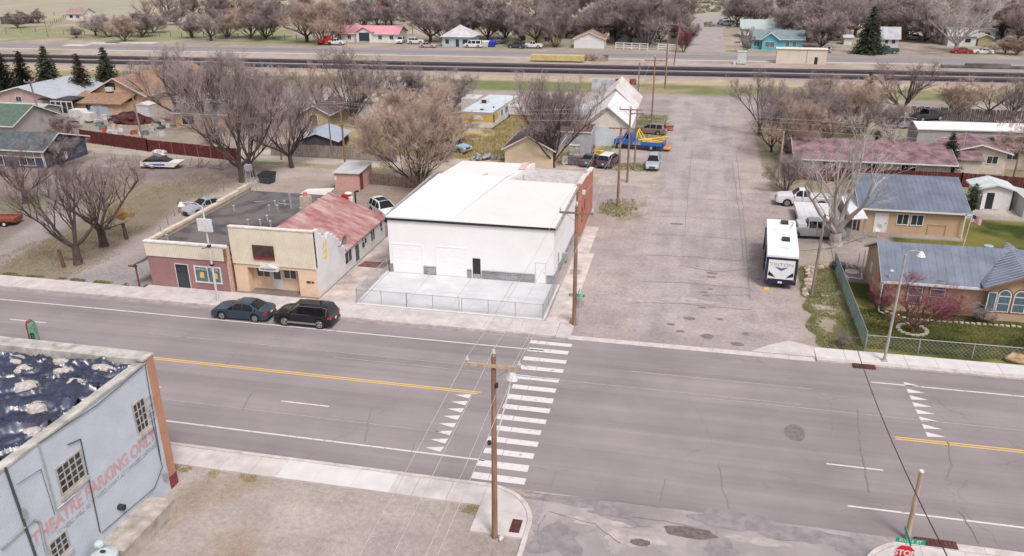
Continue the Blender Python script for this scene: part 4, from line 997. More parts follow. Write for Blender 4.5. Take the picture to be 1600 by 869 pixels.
    # concrete coal bunker against the wall and gas tank
    mb = MB(); mb.box(X+.01, X+1.5, 26.2, 30.2, -.02, .85); solo('concrete_ledge', mb, mat('bunker_concrete', (.40,.355,.31), .95, .2, 1.5, bump=.3), 'weathered concrete ledge along the foot of the pale blue wall', 'ledge')
    tk = thing('pressure_tank', 'pale green metal tank with dark openings standing against the pale blue wall', 'tank', (X+1.1, 25.4, 0)); pt = mat('tank_paint', (.45,.52,.52), .5, .08, 3)
    mb = MB(); mb.tube((X+1.0,25.5,.3),(X+1.0,25.5,1.15),.62,.62,20); mb.tube((X+1.0,25.5,1.15),(X+1.0,25.5,1.32),.62,.3,20); part('drum', mb, pt, tk, smooth=False)
    mb = MB(); mb.ball((X+.5,25.9,1.35),.24,.24,.2); mb.ball((X+.7,24.6,.8),.35,.35,.4); part('valve_dome', mb, pt, tk)
    mb = MB(); mb.box(X+.9,X+1.7,25.05,25.3,.0,.9); mb.ball((X+1.0,25.5,1.36),.15,.1,.06); part('opening', mb, BLK, tk)
    # tarp with heaps of gravel
    rnd = random.Random(5); nx, ny = 340, 240; vs = []; x0, x1, y0, y1 = -52, X-.5, 16, 31.6
    for j in range(ny+1):
        for i in range(nx+1):
            x = x0+(x1-x0)*i/nx; y = y0+(y1-y0)*j/ny
            if i == nx: x -= .5*abs(nz(0,y,.5,3))+.9*sm(28,30.5,y)
            if j == ny: y -= .15*abs(nz(x,0,.6,4))
            wq = 1.3*nz(x,y,.3,8); r1 = 1-abs(nz(x*.42+wq, y*1.25-x*.35+wq, .55, 2))*2.6; r2 = 1-abs(nz(x*.45+wq, y*1.3-x*.5+2*nz(x,y,.35,2), 1.25, 6))*2.5; r3 = 1-abs(nz(x*.7-wq, y*1.2+x*.6, 2.4, 16))*2.4
            z = 7.54+.34*max(0,r1)**2.5+.22*max(0,r2)**1.8+.07*max(0,r3)**1.5
            vs.append((x,y,max(7.515,z)))
    mb = MB(); mb.add(vs, [(j*(nx+1)+i, j*(nx+1)+i+1, (j+1)*(nx+1)+i+1, (j+1)*(nx+1)+i) for j in range(ny) for i in range(nx)])
    solo('roof_tarp', mb, mat('navy_tarp', (.015,.021,.055), .36, .25, .6, spec=.9, coat=.25), 'wrinkled navy blue plastic tarp spread over the theatre roof', 'tarp', smooth=True)
    gm_ = mat('gravel_tan', (.44,.40,.37), .98, .2, 6, bump=.6)
    for k, (px, py, rx, ry, lb) in enumerate(((20,563,24,8,'far left beside the parapet'),(40,576,17,9,'left, upper row'),(97,566,16,5,'nearest the roof sign'),(98,579,16,7,'in the middle of the upper row'),(43,602,17,10,'browner than the others'),(116,598,13,7,'round one at centre right'),(57,636,15,8,'in the lower half'),(160,576,22,6,'long one at the roof corner'),(52,675,13,7,'lowest, next to the coping'),(2,568,8,6,'small one at the left picture edge'))):
        x, y = G(px, py, 7.7); s = 29/F*1.1
        rx_, ry_ = rx*s*1.5, ry*s*2.3; mb = MB(); n = 22; rings = 5; vs = [(x,y,7.90)]
        for q in range(1, rings+1):
            for i in range(n):
                a = 2*math.pi*i/n; f = q/rings*(1+.35*fbm(x+math.cos(a)*1.4, y+math.sin(a)*1.4, 1.1, k)); z = 7.90-.16*(q/rings)**2+.03*nz(x+q,y+i,1.3,k)
                vs.append((x+rx_*f*math.cos(a), y+ry_*f*math.sin(a), z if q < rings else 7.55))
        fs = [(0,1+i,1+(i+1)%n) for i in range(n)]
        for q in range(rings-1):
            for i in range(n): fs.append((1+q*n+i, 1+(q+1)*n+i, 1+(q+1)*n+(i+1)%n, 1+q*n+(i+1)%n))
        mb.add(vs, fs); solo('gravel_heap', mb, gm_, 'tan gravel heap on the tarp, '+lb, 'gravel heap', 'gravel heaps on the tarp', smooth=True)
    # blade sign top behind the parapet
    sgn = thing('roof_sign', 'weathered green and rusty red sign box standing behind the theatre parapet', 'sign', (*G(57,545,7.5), 7.0))
    x, y = PY(57,540,33.3)[0], 33.3
    sgn.location = (x, y, 7.0); sgn.scale = (.5,.5,.68); gs = mat('sign_green', (.16,.30,.22), .7, .25, 2); rs = mat('sign_rust', (.22,.07,.05), .85, .3, 4)
    mb = MB(); mb.prism([(-.3,0),(.42,0),(.42,2.0),(.25,2.5),(-.1,2.55),(-.3,2.2)], -.3, .3, 1); part('box', mb, gs, sgn, False)
    mb = MB(); mb.prism([(-.42,0),(-.31,0),(-.31,2.2),(-.105,2.56),(.1,2.55),(.1,2.62),(-.2,2.68),(-.42,2.3)], -.36, .2, 1); part('edge', mb, rs, sgn, False)
    mb = MB(); mb.box(-.05,.02,-.36,-.301,.2,1.6); mb.box(.25,.32,-.36,-.301,.2,1.6); mb.box(-.05,.32,-.36,-.301,1.55,1.65); part('bracket', mb, BLK, sgn, False)
def brick_shop():
    x0, x1, y0, h = -44.85, -37.3, 57.15, 4.15; yb = 74.5
    t = thing('brick_shop', 'low red brick shop with cream parapet, dark flat roof and painted display window', 'building', (x0, y0, 0))
    bk = brickmat('red_brick', (.33,.175,.17), (.29,.145,.145), (.29,.17,.165), .25, .08, var=.25); cr = mat('cream_metal', (.64,.59,.49), .6, .05, 1, bump=0)
    mb = MB(); mb.box(x0,x1,y0,yb,-.05,2.85); part('wall', mb, bk, t)
    mb = MB(); mb.box(x0+.02,x1,y0+.25,yb,2.86,3.55); mb.box(x0,x0+.25,y0+.25,yb,3.55,3.95); part('upper_wall', mb, mat('tan_block', (.38,.31,.25), .9, .12), t)
    mb = MB(); mb.box(x0-.08,x1,y0-.08,y0+.24,2.86,4.1)
    n = 46
    for i in range(n): a = x0-.05+(x1-x0)*i/n; mb.box(a,a+.05,y0-.10,y0-.08,2.9,4.05)
    part('parapet', mb, cr, t)
    mb = MB(); mb.box(x0-.14,x1,y0-.14,y0+.3,4.1,4.22); part('parapet_cap', mb, mat('cap_white', (.66,.63,.58), .7), t)
    mb = MB()
    for i, (a, b, z) in enumerate(((57.5,61.5,4.15),(61.7,68.3,4.12),(68.5,72.2,4.25),(72.3,74.7,4.35))): mb.box(x0-.1+.0*i,x0+.32,a,b,3.95,z+.05)
    part('coping', mb, mat('coping_tan', (.55,.47,.37), .85, .12, 1), t)
    mb = MB(); mb.box(x0+.25,-37.12,y0+.25,58.2,3.55,3.6); mb.box(x0+.25,-35.4,58.2,yb,3.55,3.6); part('roof', mb, mat('tar_roof', (.045,.04,.05), .7, .5, .5, c2=(.13,.115,.11), detail=10, mix=.55, sharp=.1), t)
    door(t, 'S', y0, -42.3, -41.15, .05, 2.25, BLK, WT2, glass=(.08,.93)); w_ = window(t, 'S', y0, -40.45, -38.15, .85, 2.15, WT, GLB, 2, 1, t=.12)
    gy = mat('window_paint_yellow', (.65,.50,.12), .6); wp = mat('window_paint_white', (.6,.62,.66), .6)
    for c in (-39.9, -38.65):
        mb = MB(); mb.prism([(c-.18,1.18),(c+.22,1.18),(c+.24,1.62),(c+.1,1.72),(c-.16,1.66)], y0-.03, y0-.021, 1); part('painted_flower', mb, gy, w_)
        M4 = Matrix.Translation((c-x0, -.026, 1.95)) @ Matrix.Rotation(R(90),4,'X'); text_part('lettering', 'WHAT', wp, t, .30, M4, .003, 1.3) if c < -39 else text_part('lettering', 'BOX', wp, t, .30, M4, .003, 1.2)
        M4 = Matrix.Translation((c-x0, -.026, 1.0)) @ Matrix.Rotation(R(90),4,'X'); text_part('lettering', 'gifts', wp, t, .18, M4, .003, 1.3) if 0 else None
    mb = MB(); mb.box(-37.30,-37.16,y0-.12,y0+.3,0,4.1); part('rust_strip', mb, mat('pinkish_pilaster', (.55,.36,.28), .8, .15), t)
    mb = MB(); mb.box(-37.5,-37.2,y0-.13,y0-.121,2.9,4.0); part('rust_patch', mb, mat('rust_brown', (.2,.11,.06), .9, .3, 4), t)
    # vents and pipes on the flat roof
    rnd = random.Random(9); mb = MB()
    for px, py in ((366,330),(388,352),(470,333),(430,322),(421,329),(445,322),(434,329),(418,345),(407,352),(423,354),(262,376)):
        x, y = G(px, py, 3.6); mb.tube((x,y,3.58),(x,y,4.1),.09,.09,8); mb.ball((x,y,4.12),.14,.14,.09,8,4)
    part_each('roof_vent', mb, 56, mat('vent_grey', (.36,.36,.38), .5, .1, 3, .3), t)
    mb = MB(); x, y = G(455,326,3.6); mb.tube((x,y,3.58),(x,y,5.2),.12); mb.tube((x-1.5,y+.2,4.0),(x+.2,y,4.0),.05); x,y = G(410,325,3.6); mb.tube((x-.8,y,4.2),(x+.2,y,4.25),.04); part('flue_pipe', mb, GALV, t)
    x, y = G(393,300,3.6); mb = MB()
    for dx, dy in ((-.45,-.35),(.45,-.35),(.45,.35),(-.45,.35)): mb.path([(x+dx,y+dy,3.5),(x+dx*.5,y+dy*.5,5.9)], .03, 5)
    for z in (4.2,5.0,5.8): k = 1-.5*(z-3.5)/2.4; mb.path([(x-.45*k,y-.35*k,z),(x+.45*k,y-.35*k,z),(x+.45*k,y+.35*k,z),(x-.45*k,y+.35*k,z),(x-.45*k,y-.35*k,z)],.02,4)
    mb.box(x-.3,x+.3,y-.25,y+.25,5.9,6.5); solo('roof_cooler_frame', mb, GALV, 'lattice metal stand with a box on the back of the dark flat roof', 'metal stand')
    # porch roof on the left side
    a = thing('side_porch', 'dark shingled porch roof on thin red posts at the left of the brick shop', 'porch', (x0-2.4, y0+1, 0)); 
    mb = MB(); mb.hexa([(x0-1.2,y0-.6,2.0),(x0-.02,y0-.6,2.5),(x0-.02,y0+5.5,2.5),(x0-1.2,y0+5.5,2.0)],[(x0-1.2,y0-.6,2.1),(x0-.02,y0-.6,2.6),(x0-.02,y0+5.5,2.6),(x0-1.2,y0+5.5,2.1)]); part('roof', mb, mat('porch_shingle', (.10,.085,.09), .9, .2, 3), a)
    mb = MB()
    for yy in (y0-.4, y0+2.5, y0+5.2): mb.box(x0-1.15,x0-1.05,yy,yy+.1,0,2.02)
    part_each('post', mb, 8, mat('post_red', (.17,.05,.04), .8), a); mb = MB(); mb.box(x0-1.7,x0-.9,y0-.5,y0-.38,1.85,2.0); part('beam', mb, MC['post_red'], a)
def stucco_shop():
    x0, x1, y0 = -37.1, -29.55, 57.7; t = thing('stucco_shop', 'tan stucco shop with corrugated cream false front, white side wall and weathered red metal roof', 'building', (x0, y0, 0))
    st = mat('tan_stucco', (.68,.50,.36), .9, .05, 2, bump=.15); cr = mat('cream_corrugated', (.66,.60,.49), .55, .05, 1); wh = mat('whitewash', (.60,.595,.60), .85, .09, .6, c2=(.50,.47,.46), mix=.33)
    yb = 73.2; rec = .9
    mb = MB(); mb.box(x0,-35.9,y0,y0+.4,-.05,2.6); mb.box(-31.25,x1-.01,y0,y0+.4,-.05,2.6); mb.box(-35.9,-31.25,y0,y0+.4,2.25,2.6); mb.box(x0,x1-.01,y0+rec,y0+rec+.2,-.05,2.55)
    mb.box(-36.0,-35.9,y0+.4,y0+rec,-.05,2.6); mb.box(-31.25,-31.15,y0+.4,y0+rec,-.05,2.6); mb.box(-35.9,-31.25,y0+.4,y0+rec,2.3,2.5); part('front_wall', mb, st, t)
    mb = MB(); mb.box(x0-.02,x1+.0,y0-.06,y0+.24,2.62,5.75)
    n = 60
    for i in range(n): a = x0+(x1-x0)*i/n; mb.box(a,a+.045,y0-.085,y0-.06,2.66,5.7)
    part('false_front', mb, cr, t)
    mb = MB(); mb.box(x0-.06,x1+.05,y0-.12,y0+.3,5.75,5.85); mb.box(x0,x1,y0-.09,y0-.0,2.55,2.62); part('parapet_cap', mb, mat('cap_cream', (.66,.62,.55), .6), t)
    # east side wall with stepped gable shoulder
    xe = x1; poly = [(y0+.02,-.05),(yb,-.05),(yb,2.05),(63.6,2.05)]
    steps = [(63.4,2.6),(63.0,2.6),(62.9,3.1),(62.5,3.1),(62.4,3.6),(62.0,3.6),(61.9,4.0),(61.5,4.0),(61.4,4.4),(60.9,4.4),(60.8,4.75),(60.2,4.75),(60.1,4.45),(59.8,4.45),(59.7,4.8),(59.3,4.8),(59.2,5.2),(58.7,5.2),(58.7,5.74),(y0+.02,5.74)]
    mb = MB(); mb.prism(poly+steps, xe-.28, xe, 0); mb.box(x0,x0+.2,y0+.3,yb,-.05,3.2); mb.box(x0,xe-.28,yb-.2,yb-.01,-.05,2.0); mb.prism([(x0,-.05),(xe-.3,-.05),(xe-.3,2.0),(-35.2,4.05),(x0,3.4)],yb-.19,yb-.02,1); part('side_wall', mb, wh, t)
    xm = -35.2; rm = mat('weathered_red_metal', (.29,.115,.11), .75, .35, .75, c2=(.41,.30,.285), mix=.49, stretch=(.45,1.1,1), detail=12, sharp=.09)
    mb = MB(); e = xe+.2; z0, zr = 2.08, 4.25; mb.hexa([(xm,y0+.3,zr-.06),(e,y0+5.9,z0-.06),(e,yb+.2,z0-.06),(xm,yb+.2,zr-.06)],[(xm,y0+.3,zr),(e,y0+5.9,z0),(e,yb+.2,z0),(xm,yb+.2,zr)])
    mb.box(xm-.15,xm-.001,y0+.3,yb+.2,3.4,zr+.03)
    n = 56
    for i in range(n):
        y = y0+.5+(yb+.15-y0-.5)*i/n; ee = e if y > y0+5.9 else xm+(e-xm)*(.12+.88*(y-y0)/5.9); ze = z0+(zr-z0)*(e-ee)/(e-xm)
        mb.hexa([(xm,y,zr-.01),(ee,y,ze-.01),(ee,y+.06,ze-.01),(xm,y+.06,zr-.01)],[(xm,y+.015,zr+.035),(ee,y+.015,ze+.035),(ee,y+.045,ze+.035),(xm,y+.045,zr+.035)])
    mb.add([(xm,y0+.25,zr+.3),(xe-.3,y0+.25,3.0),(xe-.3,y0+5.9,z0+.0)],[(0,1,2)])
    part('roof', mb, rm, t)
    mb = MB(); mb.box(x0-.1,xm-2.2,yb-2.6,yb-.0,3.75,3.82); 
    mb = MB(); mb.tube((-34.0,y0+1.6,4.1),(-33.0,y0+4.2,3.6),.12,.12,8); part('roof_beam', mb, WT2, t)
    x, y = G(516,328,3.6); mb = MB(); mb.tube((x,y,3.2),(x,y,4.1),.1,.1,8); part('roof_vent', mb, mat('terracotta', (.5,.3,.2), .8), t)
    x, y = G(479,325,3.8); mb = MB(); mb.box(x-.45,x+.45,y-.35,y+.35,3.3,5.0); ch = part('chimney', mb, mat('chimney_block', (.46,.37,.31), .9, .15), t)
    mb = MB(); mb.tube((x,y,5.0),(x,y,5.35),.22,.22,8); part('chimney_pot', mb, mat('pot_red', (.45,.16,.12), .8), ch)
    # openings
    yy = y0+rec; window(t, 'S', yy, -35.5, -34.35, 1.15, 2.1, mat('tan_frame', (.62,.5,.38), .7), GL, 2, 1, t=.13); window(t, 'S', yy, -33.0, -31.95, 1.15, 2.15, MC['tan_frame'], GL, 2, 1, t=.13)
    door(t, 'S', yy, -34.1, -33.28, .05, 2.1, WT, WT, glass=(.45,.9))
    aw = thing('entrance_awning', 'small white pointed awning with black lettering over the white shop door', 'awning', (-33.7, y0, 2.1)); WMODE[0] = False
    mb = MB(); mb.prism([(-.85,.1),(.85,.1),(.85,.42),(.35,.5),(0,.68),(-.35,.5),(-.85,.42)], -.45, -.12, 1); part('canopy', mb, WT, aw)
    M4 = Matrix.Translation((0,-.46,.28)) @ Matrix.Rotation(R(90),4,'X'); text_part('lettering', 'THE HIDEOUT', DK, aw, .19, M4, .004, 1.15, bold=.006)
    WMODE[0] = True
    sg = thing('wall_sign', 'dark brown picture sign with a red lower edge on the cream false front', 'sign', (-34.1, y0-.1, 3.1)); WMODE[0] = False
    mb = MB(); mb.box(-.95,.95,-.1,-.001,.0,1.25); part('panel', mb, mat('sign_photo', (.075,.05,.038), .6, .5, 2.5, c2=(.03,.018,.014), mix=.5), sg)
    mb = MB(); mb.box(-.93,.93,-.108,-.1005,.02,.22); part('red_edge', mb, mat('sign_red', (.25,.02,.03), .5), sg); WMODE[0] = True
    mb = MB(); mb.box(-30.55,-30.2,y0-.05,y0-.002,1.25,1.42); mb.box(-30.1,-29.9,y0-.05,y0-.002,1.25,1.42); part('small_sign', mb, mat('small_sign', (.1,.03,.03), .6), t)
    f2 = mat('white_frame2', (.6,.58,.56), .6)
    window(t, 'E', xe, 63.3, 64.75, .75, 1.85, f2, GL, 2, 1); door(t, 'E', xe, 65.5, 66.5, -.02, 1.9, f2, f2, glass=(.1,.9)); window(t, 'E', xe, 69.4, 70.4, .75, 1.8, f2, GL, 2, 1); window(t, 'E', xe, 71.9, 72.5, .9, 1.8, f2, GL, 1, 2)
    mb = MB(); mb.box(xe,xe+.12,67.3,67.6,1.0,1.4); mb.box(xe,xe+.1,68.0,68.2,1.2,1.6); mb.tube((xe+.05,67.45,1.4),(xe+.05,67.45,2.0),.03); part('meter_box', mb, DK, t)
    # painted emblem
    ye = mat('emblem_yellow', (.72,.48,.04), .7, .1, 4); mb = MB()
    yc, zc = 59.55, 3.55
    for a, b, c, d in ((-.32,-.04,.2,.75),(.04,.34,.3,.8),(-.34,-.02,-.35,.12),(.03,.33,-.3,.2),(-.3,.25,-.8,-.42)): mb.prism([(yc+a,zc+c),(yc+b,zc+c+.06),(yc+b-.03,zc+d),(yc+a+.06,zc+d-.04)], xe+.002, xe+.01, 0)
    mb.prism([(yc-.55,zc-.55),(yc-.3,zc-.6),(yc-.35,zc-.45)], xe+.002, xe+.01, 0); mb.prism([(yc+.3,zc-.5),(yc+.5,zc-.35),(yc+.3,zc-.38)], xe+.002, xe+.01, 0)
    part('emblem', mb, ye, t)
    # dish
    x = xe+.35; dsh = thing('satellite_dish', 'dark satellite dish on the white wall under the red roof', 'satellite dish', (xe, 62.1, 3.1)); mb = MB()
    n = 16; vs = [(x+.12,62.1,3.5)]+[(x+.32,62.1+.48*math.cos(2*math.pi*i/n),3.6+.4*math.sin(2*math.pi*i/n)) for i in range(n)]; mb.add(vs, [(0,1+i,1+(i+1)%n) for i in range(n)]); part('bowl', mb, mat('dish_grey', (.13,.14,.17), .5), dsh)
    mb = MB(); mb.path([(xe,62.1,2.9),(x,62.1,3.1),(x+.12,62.1,3.5)],.03); mb.path([(x+.12,62.1,3.2),(x+.7,62.1,3.4)],.02); part('arm', mb, DK, dsh)
    mb = MB(); mb.hexa([(-29.2,64.9,.034),(-26.6,64.9,.034),(-26.6,66.3,.034),(-28.9,66.3,.034)],[(-29.2,64.9,.06),(-26.6,64.9,.06),(-26.6,66.3,.06),(-28.9,66.3,.06)]); solo('cellar_hatch', mb, mat('hatch_red', (.18,.085,.07), .9, .3, 3), 'flat rusty red metal hatch in the alley beside the white side wall', 'hatch')
def white_garage():
    x0, x1, y0 = -25.65, -10.85, 64.2; t = thing('garage_building', 'large white garage building with two roller doors, grey stone base and pale membrane roof', 'building', (x0, y0, 0))
    wm = mat('white_stucco', (.73,.73,.735), .85, .025, .5, bump=.05); stn = brickmat('grey_ledgestone', (.30,.30,.32), (.17,.17,.19), (.42,.42,.42), .45, .12, var=.6)
    h = 5.15
    mb = MB(); mb.box(x0,x1,y0,77.2,-.05,h-.12); mb.box(-24.2,x1,77.2,84,-.05,h-.55); part('wall', mb, wm, t)
    r1 = mat('membrane_white', (.655,.665,.69), .5, .015, .5); r2 = mat('membrane_cream', (.635,.625,.61), .6, .03, .5)
    mb = MB(); mb.hexa([(x0-.1,y0-.1,h-.1),(-19.9,y0-.1,h-.1),(-18.3,78.6,h-.1),(x0+.25,78.6,h-.1)],[(x0-.1,y0-.1,h+.18),(-19.9,y0-.1,h+.14),(-18.3,78.6,h+.14),(x0+.25,78.6,h+.18)]); part('roof', mb, r1, t, label='bright white membrane roof half')
    mb = MB(); mb.hexa([(-19.89,y0-.1,h-.1),(x1+.1,y0-.1,h-.1),(x1+.1,77.9,h-.1),(-18.29,77.9,h-.1)],[(-19.89,y0-.1,h+.12),(x1+.1,y0-.1,h+.0),(x1+.1,77.9,h+.0),(-18.29,77.9,h+.12)])
    mb.hexa([(-25.1,78.6,h-.1),(-18.3,78.6,h-.1),(-16.6,83.9,h-.1),(-24.3,83.9,h-.1)],[(-25.1,78.6,h+.18),(-18.3,78.6,h+.14),(-16.6,83.9,h+.25),(-24.3,83.9,h+.25)])
    mb.hexa([(-18.3,77.9,h-.4),(-17.8,77.9,h-.4),(-16.3,83.9,h-.4),(-16.6,83.9,h-.4)],[(-18.3,77.9,h+.13),(-17.8,77.9,h+.13),(-16.3,83.9,h+.35),(-16.6,83.9,h+.35)])
    part('roof', mb, r2, t, label='cream membrane roof half')
    mb = MB(); mb.hexa([(-17.8,77.9,h-.6),(x1+.1,77.9,h-.6),(x1+.1,83.5,h-.6),(-16.3,83.9,h-.6)],[(-17.8,77.9,h-.05),(x1+.1,77.9,h-.02),(x1+.1,83.5,h-.2),(-16.3,83.9,h-.2)]); part('roof', mb, mat('flaking_roof', (.60,.55,.53), .8, .2, 2.5, c2=(.26,.24,.25), mix=.5, stretch=(1,2.2,1), detail=10), t, label='flaking grey and silver rear roof strip')
    mb = MB(); mb.box(-17.5,-16.9,81.2,83.8,h+.3,h+.42); part('red_flake', mb, mat('red_flake', (.62,.5,.48), .8, .3, 3, c2=(.45,.14,.12), mix=.45), t)
    mb = MB(); mb.box(x0-.16,x1+.14,y0-.16,y0-.1,h-.14,h+.05); part('gutter', mb, BLK, t)
    mb = MB(); mb.box(x1+.1,x1+.28,y0-.1,83,h-.16,h+.04); mb.box(x0-.28,x0-.1,y0,79.5,h-.12,h+.16); part('eave_gutter', mb, mat('weathered_gutter', (.30,.28,.28), .7, .2, 2), t)
    mb = MB(); mb.box(x0-.45,x0-.3,y0+2,79.8,h-.0,h+.1); part('roof_edge_board', mb, mat('board_grey', (.38,.35,.33), .8, .2), t)
    for a, b in ((-25.25,-22.6),(-21.25,-18.6)): garage_door(t, 'S', y0, a, b, .1, 2.75, mat('door_white', (.75,.75,.76), .6, .02), wm, 6)
    mb = MB(); f = FACE['S'](y0)
    for a, b in ((-25.62,-25.36),(-22.49,-21.36),(-18.49,-18.12),(-17.18,-12.5),(-11.4,-10.85)): fb(mb,f,a,b,.1,.86,.0,.1)
    fb(mb, FACE['E'](x1), y0-.1, 77, .05, .86, 0, .1); st = part_each('stone_base', mb, 8, stn, t)[0]
    mb = MB()
    for a, b in ((-25.62,-25.36),(-22.49,-21.36),(-18.49,-18.12),(-17.18,-12.5),(-11.4,-10.85)): fb(mb,f,a,b,.86,.92,.0,.14)
    part_each('ledge_cap', mb, 8, mat('ledge_grey', (.36,.36,.37), .8), st)
    mb = MB(); fb(mb,f,-18.0,-17.3,.12,1.95,.001,.02); part('doorway', mb, BLK, t); mb = MB(); fb(mb,f,-17.95,-17.35,.13,.5,.021,.03); part('door_kick', mb, GALV, t)
    door(t, 'S', y0, -12.35, -11.55, .1, 1.95, MC['door_white'], WT)
    fe = FACE['E'](x1); mb = MB(); fb(mb,fe,66.3,66.45,1.0,2.2,.0,.12); fb(mb,fe,68.5,68.7,.9,1.3,.0,.25); fb(mb,fe,69.4,69.7,.3,1.0,.1,.45); part_each('meter_box', mb, 8, GALV, t)
    x, y = G(818,283,h); mb = MB(); mb.tube((x,y,h),(x,y,h+.6),.08,.08,8); x, y = G(752,276,h); mb.tube((x,y,h+.1),(x+.6,y+.3,h+.3),.09,.09,6); part('roof_vent', mb, GALV, t)
    # brick part of the street side
    ob = brickmat('side_orange_brick', (.50,.20,.14), (.43,.16,.11), (.33,.17,.13), .3, .09, var=.3); b = thing('brick_annex', 'orange brick side wall building at the back of the white garage', 'building', (x1, 77.1, 0))
    mb = MB(); mb.prism([(77.1,-.05),(86.2,-.05),(86.2,4.6),(84,4.7),(84,4.95),(81.5,5.0),(81.5,5.25),(77.1,5.4)], x1+.12, x1+.5, 0); part('wall', mb, ob, b)
    mb = MB(); mb.prism([(77.1,5.4),(81.5,5.25),(81.5,5.33),(77.1,5.48)], x1+.08, x1+.54, 0); mb.box(x1+.08,x1+.54,81.5,84,5.0,5.07); mb.box(x1+.08,x1+.54,84,86.2,4.7,4.77); part('coping', mb, mat('coping_white', (.6,.56,.54), .8), b)
    f = FACE['E'](x1+.5); mb = MB(); fb(mb,f,77.5,78.3,1.2,2.8,0,.02); fb(mb,f,79.3,80.1,2.0,3.1,0,.02); part('bricked_window', mb, mat('dark_red_boards', (.20,.05,.05), .8, .2), b)
    mb = MB(); mb.box(x1-2,x1+.1,84.01,86.1,-.05,4.3); part('rear_wall', mb, ob, b)
    mb = MB(); mb.box(x1+.51,x1+.8,77.6,77.9,4.2,4.6); part('wall_lamp', mb, WT, b)
    mb = MB(); mb.box(-9.9,-8.9,66.9,68.0,.062,.075); solo('utility_cover', mb, GALV, 'grey metal cover in the walk beside the white garage', 'metal cover')
# ================================================================ POLES, SIGNS, WIRES, FENCES
POLEW = mat('pole_wood', (.25,.15,.095), .9, .22, 2, stretch=(3,3,.4)); POLEG = mat('pole_wood_grey', (.22,.17,.15), .9, .2, 2, stretch=(3,3,.4)); POLEL = mat('pole_wood_light', (.40,.31,.21), .9, .2, 2, stretch=(3,3,.4))
PORC = mat('porcelain', (.5,.5,.52), .3); WIRE = mat('wire_light', (.45,.42,.42), .5); WIRED = mat('wire_black', (.03,.03,.03), .6)
def pole(label, x, y, h, r=.15, m_=POLEW, arm=None, topins=False, group='wooden utility poles', name='utility_pole', lean=(0,0), armm=None):
    """arm = (z, half length, direction angle, number of insulators)"""
    t = thing(name, label, 'utility pole', (x,y,0), 0, group)
    WMODE[0] = False
    mb = MB(); mb.tube((0,0,-.1),(lean[0],lean[1],h), r, r*.72, 12); part('pole', mb, m_, t)
    ends = []
    if arm:
        z, hl, an, n = arm; c, s = math.cos(an), math.sin(an); fx, fy = lean[0]*z/h, lean[1]*z/h; off = r*.9
        ox, oy = fx+s*off, fy-c*off
        mb = MB(); a = (ox-c*hl, oy-s*hl); b = (ox+c*hl, oy+s*hl)
        nx, ny = -s*.055, c*.055
        mb.hexa([(a[0]-nx,a[1]-ny,z-.07),(b[0]-nx,b[1]-ny,z-.07),(b[0]+nx,b[1]+ny,z-.07),(a[0]+nx,a[1]+ny,z-.07)],[(a[0]-nx,a[1]-ny,z+.07),(b[0]-nx,b[1]-ny,z+.07),(b[0]+nx,b[1]+ny,z+.07),(a[0]+nx,a[1]+ny,z+.07)])
        ar = part('crossarm', mb, armm or m_, t)
        mb = MB()
        for q in (-.62,.62): mb.tube((ox+c*hl*q, oy+s*hl*q, z-.05),(fx,fy,z-.75),.025,.025,5)
        part('brace', mb, GALV, t)
        for i in range(n):
            q = -.94+1.88*i/(n-1); px_, py_ = ox+c*hl*q, oy+s*hl*q
            mb = MB(); mb.tube((px_,py_,z+.07),(px_,py_,z+.2),.035,.035,6); mb.tube((px_,py_,z+.2),(px_,py_,z+.25),.10,.10,8); mb.tube((px_,py_,z+.25),(px_,py_,z+.36),.06,.05,8); part('insulator', mb, PORC, ar)
            ends.append((x+px_, y+py_, z+.36))
    if topins:
        mb = MB(); mb.tube((lean[0],lean[1],h),(lean[0],lean[1],h+.15),.04,.04,6); mb.tube((lean[0],lean[1],h+.15),(lean[0],lean[1],h+.32),.10,.06,8); part('insulator', mb, PORC, t)
        ends.append((x+lean[0], y+lean[1], h+.32))
    WMODE[0] = True
    return t, ends
def wire(a, b, sag, r, m_, label, group='overhead power lines', name='power_line', n=14):
    mb = MB(); pts = []
    for i in range(n+1):
        f = i/n; pts.append((a[0]+(b[0]-a[0])*f, a[1]+(b[1]-a[1])*f, a[2]+(b[2]-a[2])*f-4*sag*f*(1-f)))
    mb.path(pts, r, 4); return solo(name, mb, m_, label, 'cable', group)
def street_lamp(label, x, y, h, m_, arm, head='cobra', lean=(0,0)):
    t = thing('street_lamp', label, 'street lamp', (x,y,.1)); WMODE[0] = False
    mb = MB(); mb.tube((0,0,0),(lean[0],lean[1],h),.10,.07,12); mb.box(-.2,.2,-.2,.2,0,.08); part('pole', mb, m_, t)
    mb = MB(); a = Vector((lean[0],lean[1],h)); d = Vector(arm); pts = [a, a+d*.25+Vector((0,0,.28)), a+d*.65+Vector((0,0,.33)), a+d+Vector((0,0,.15))]; mb.path(pts,.035,6); part('arm', mb, m_, t)
    mb = MB(); e = a+d+Vector((0,0,.05)); mb.tube(tuple(e+Vector((0,0,.2))), tuple(e-Vector((0,0,.12))),.10,.30,12); part('lamp_shade', mb, WT, t)
    mb = MB(); mb.ball(tuple(e-Vector((0,0,.13))),.2,.2,.09); part('lens', mb, LAMP, t)
    WMODE[0] = True; return t
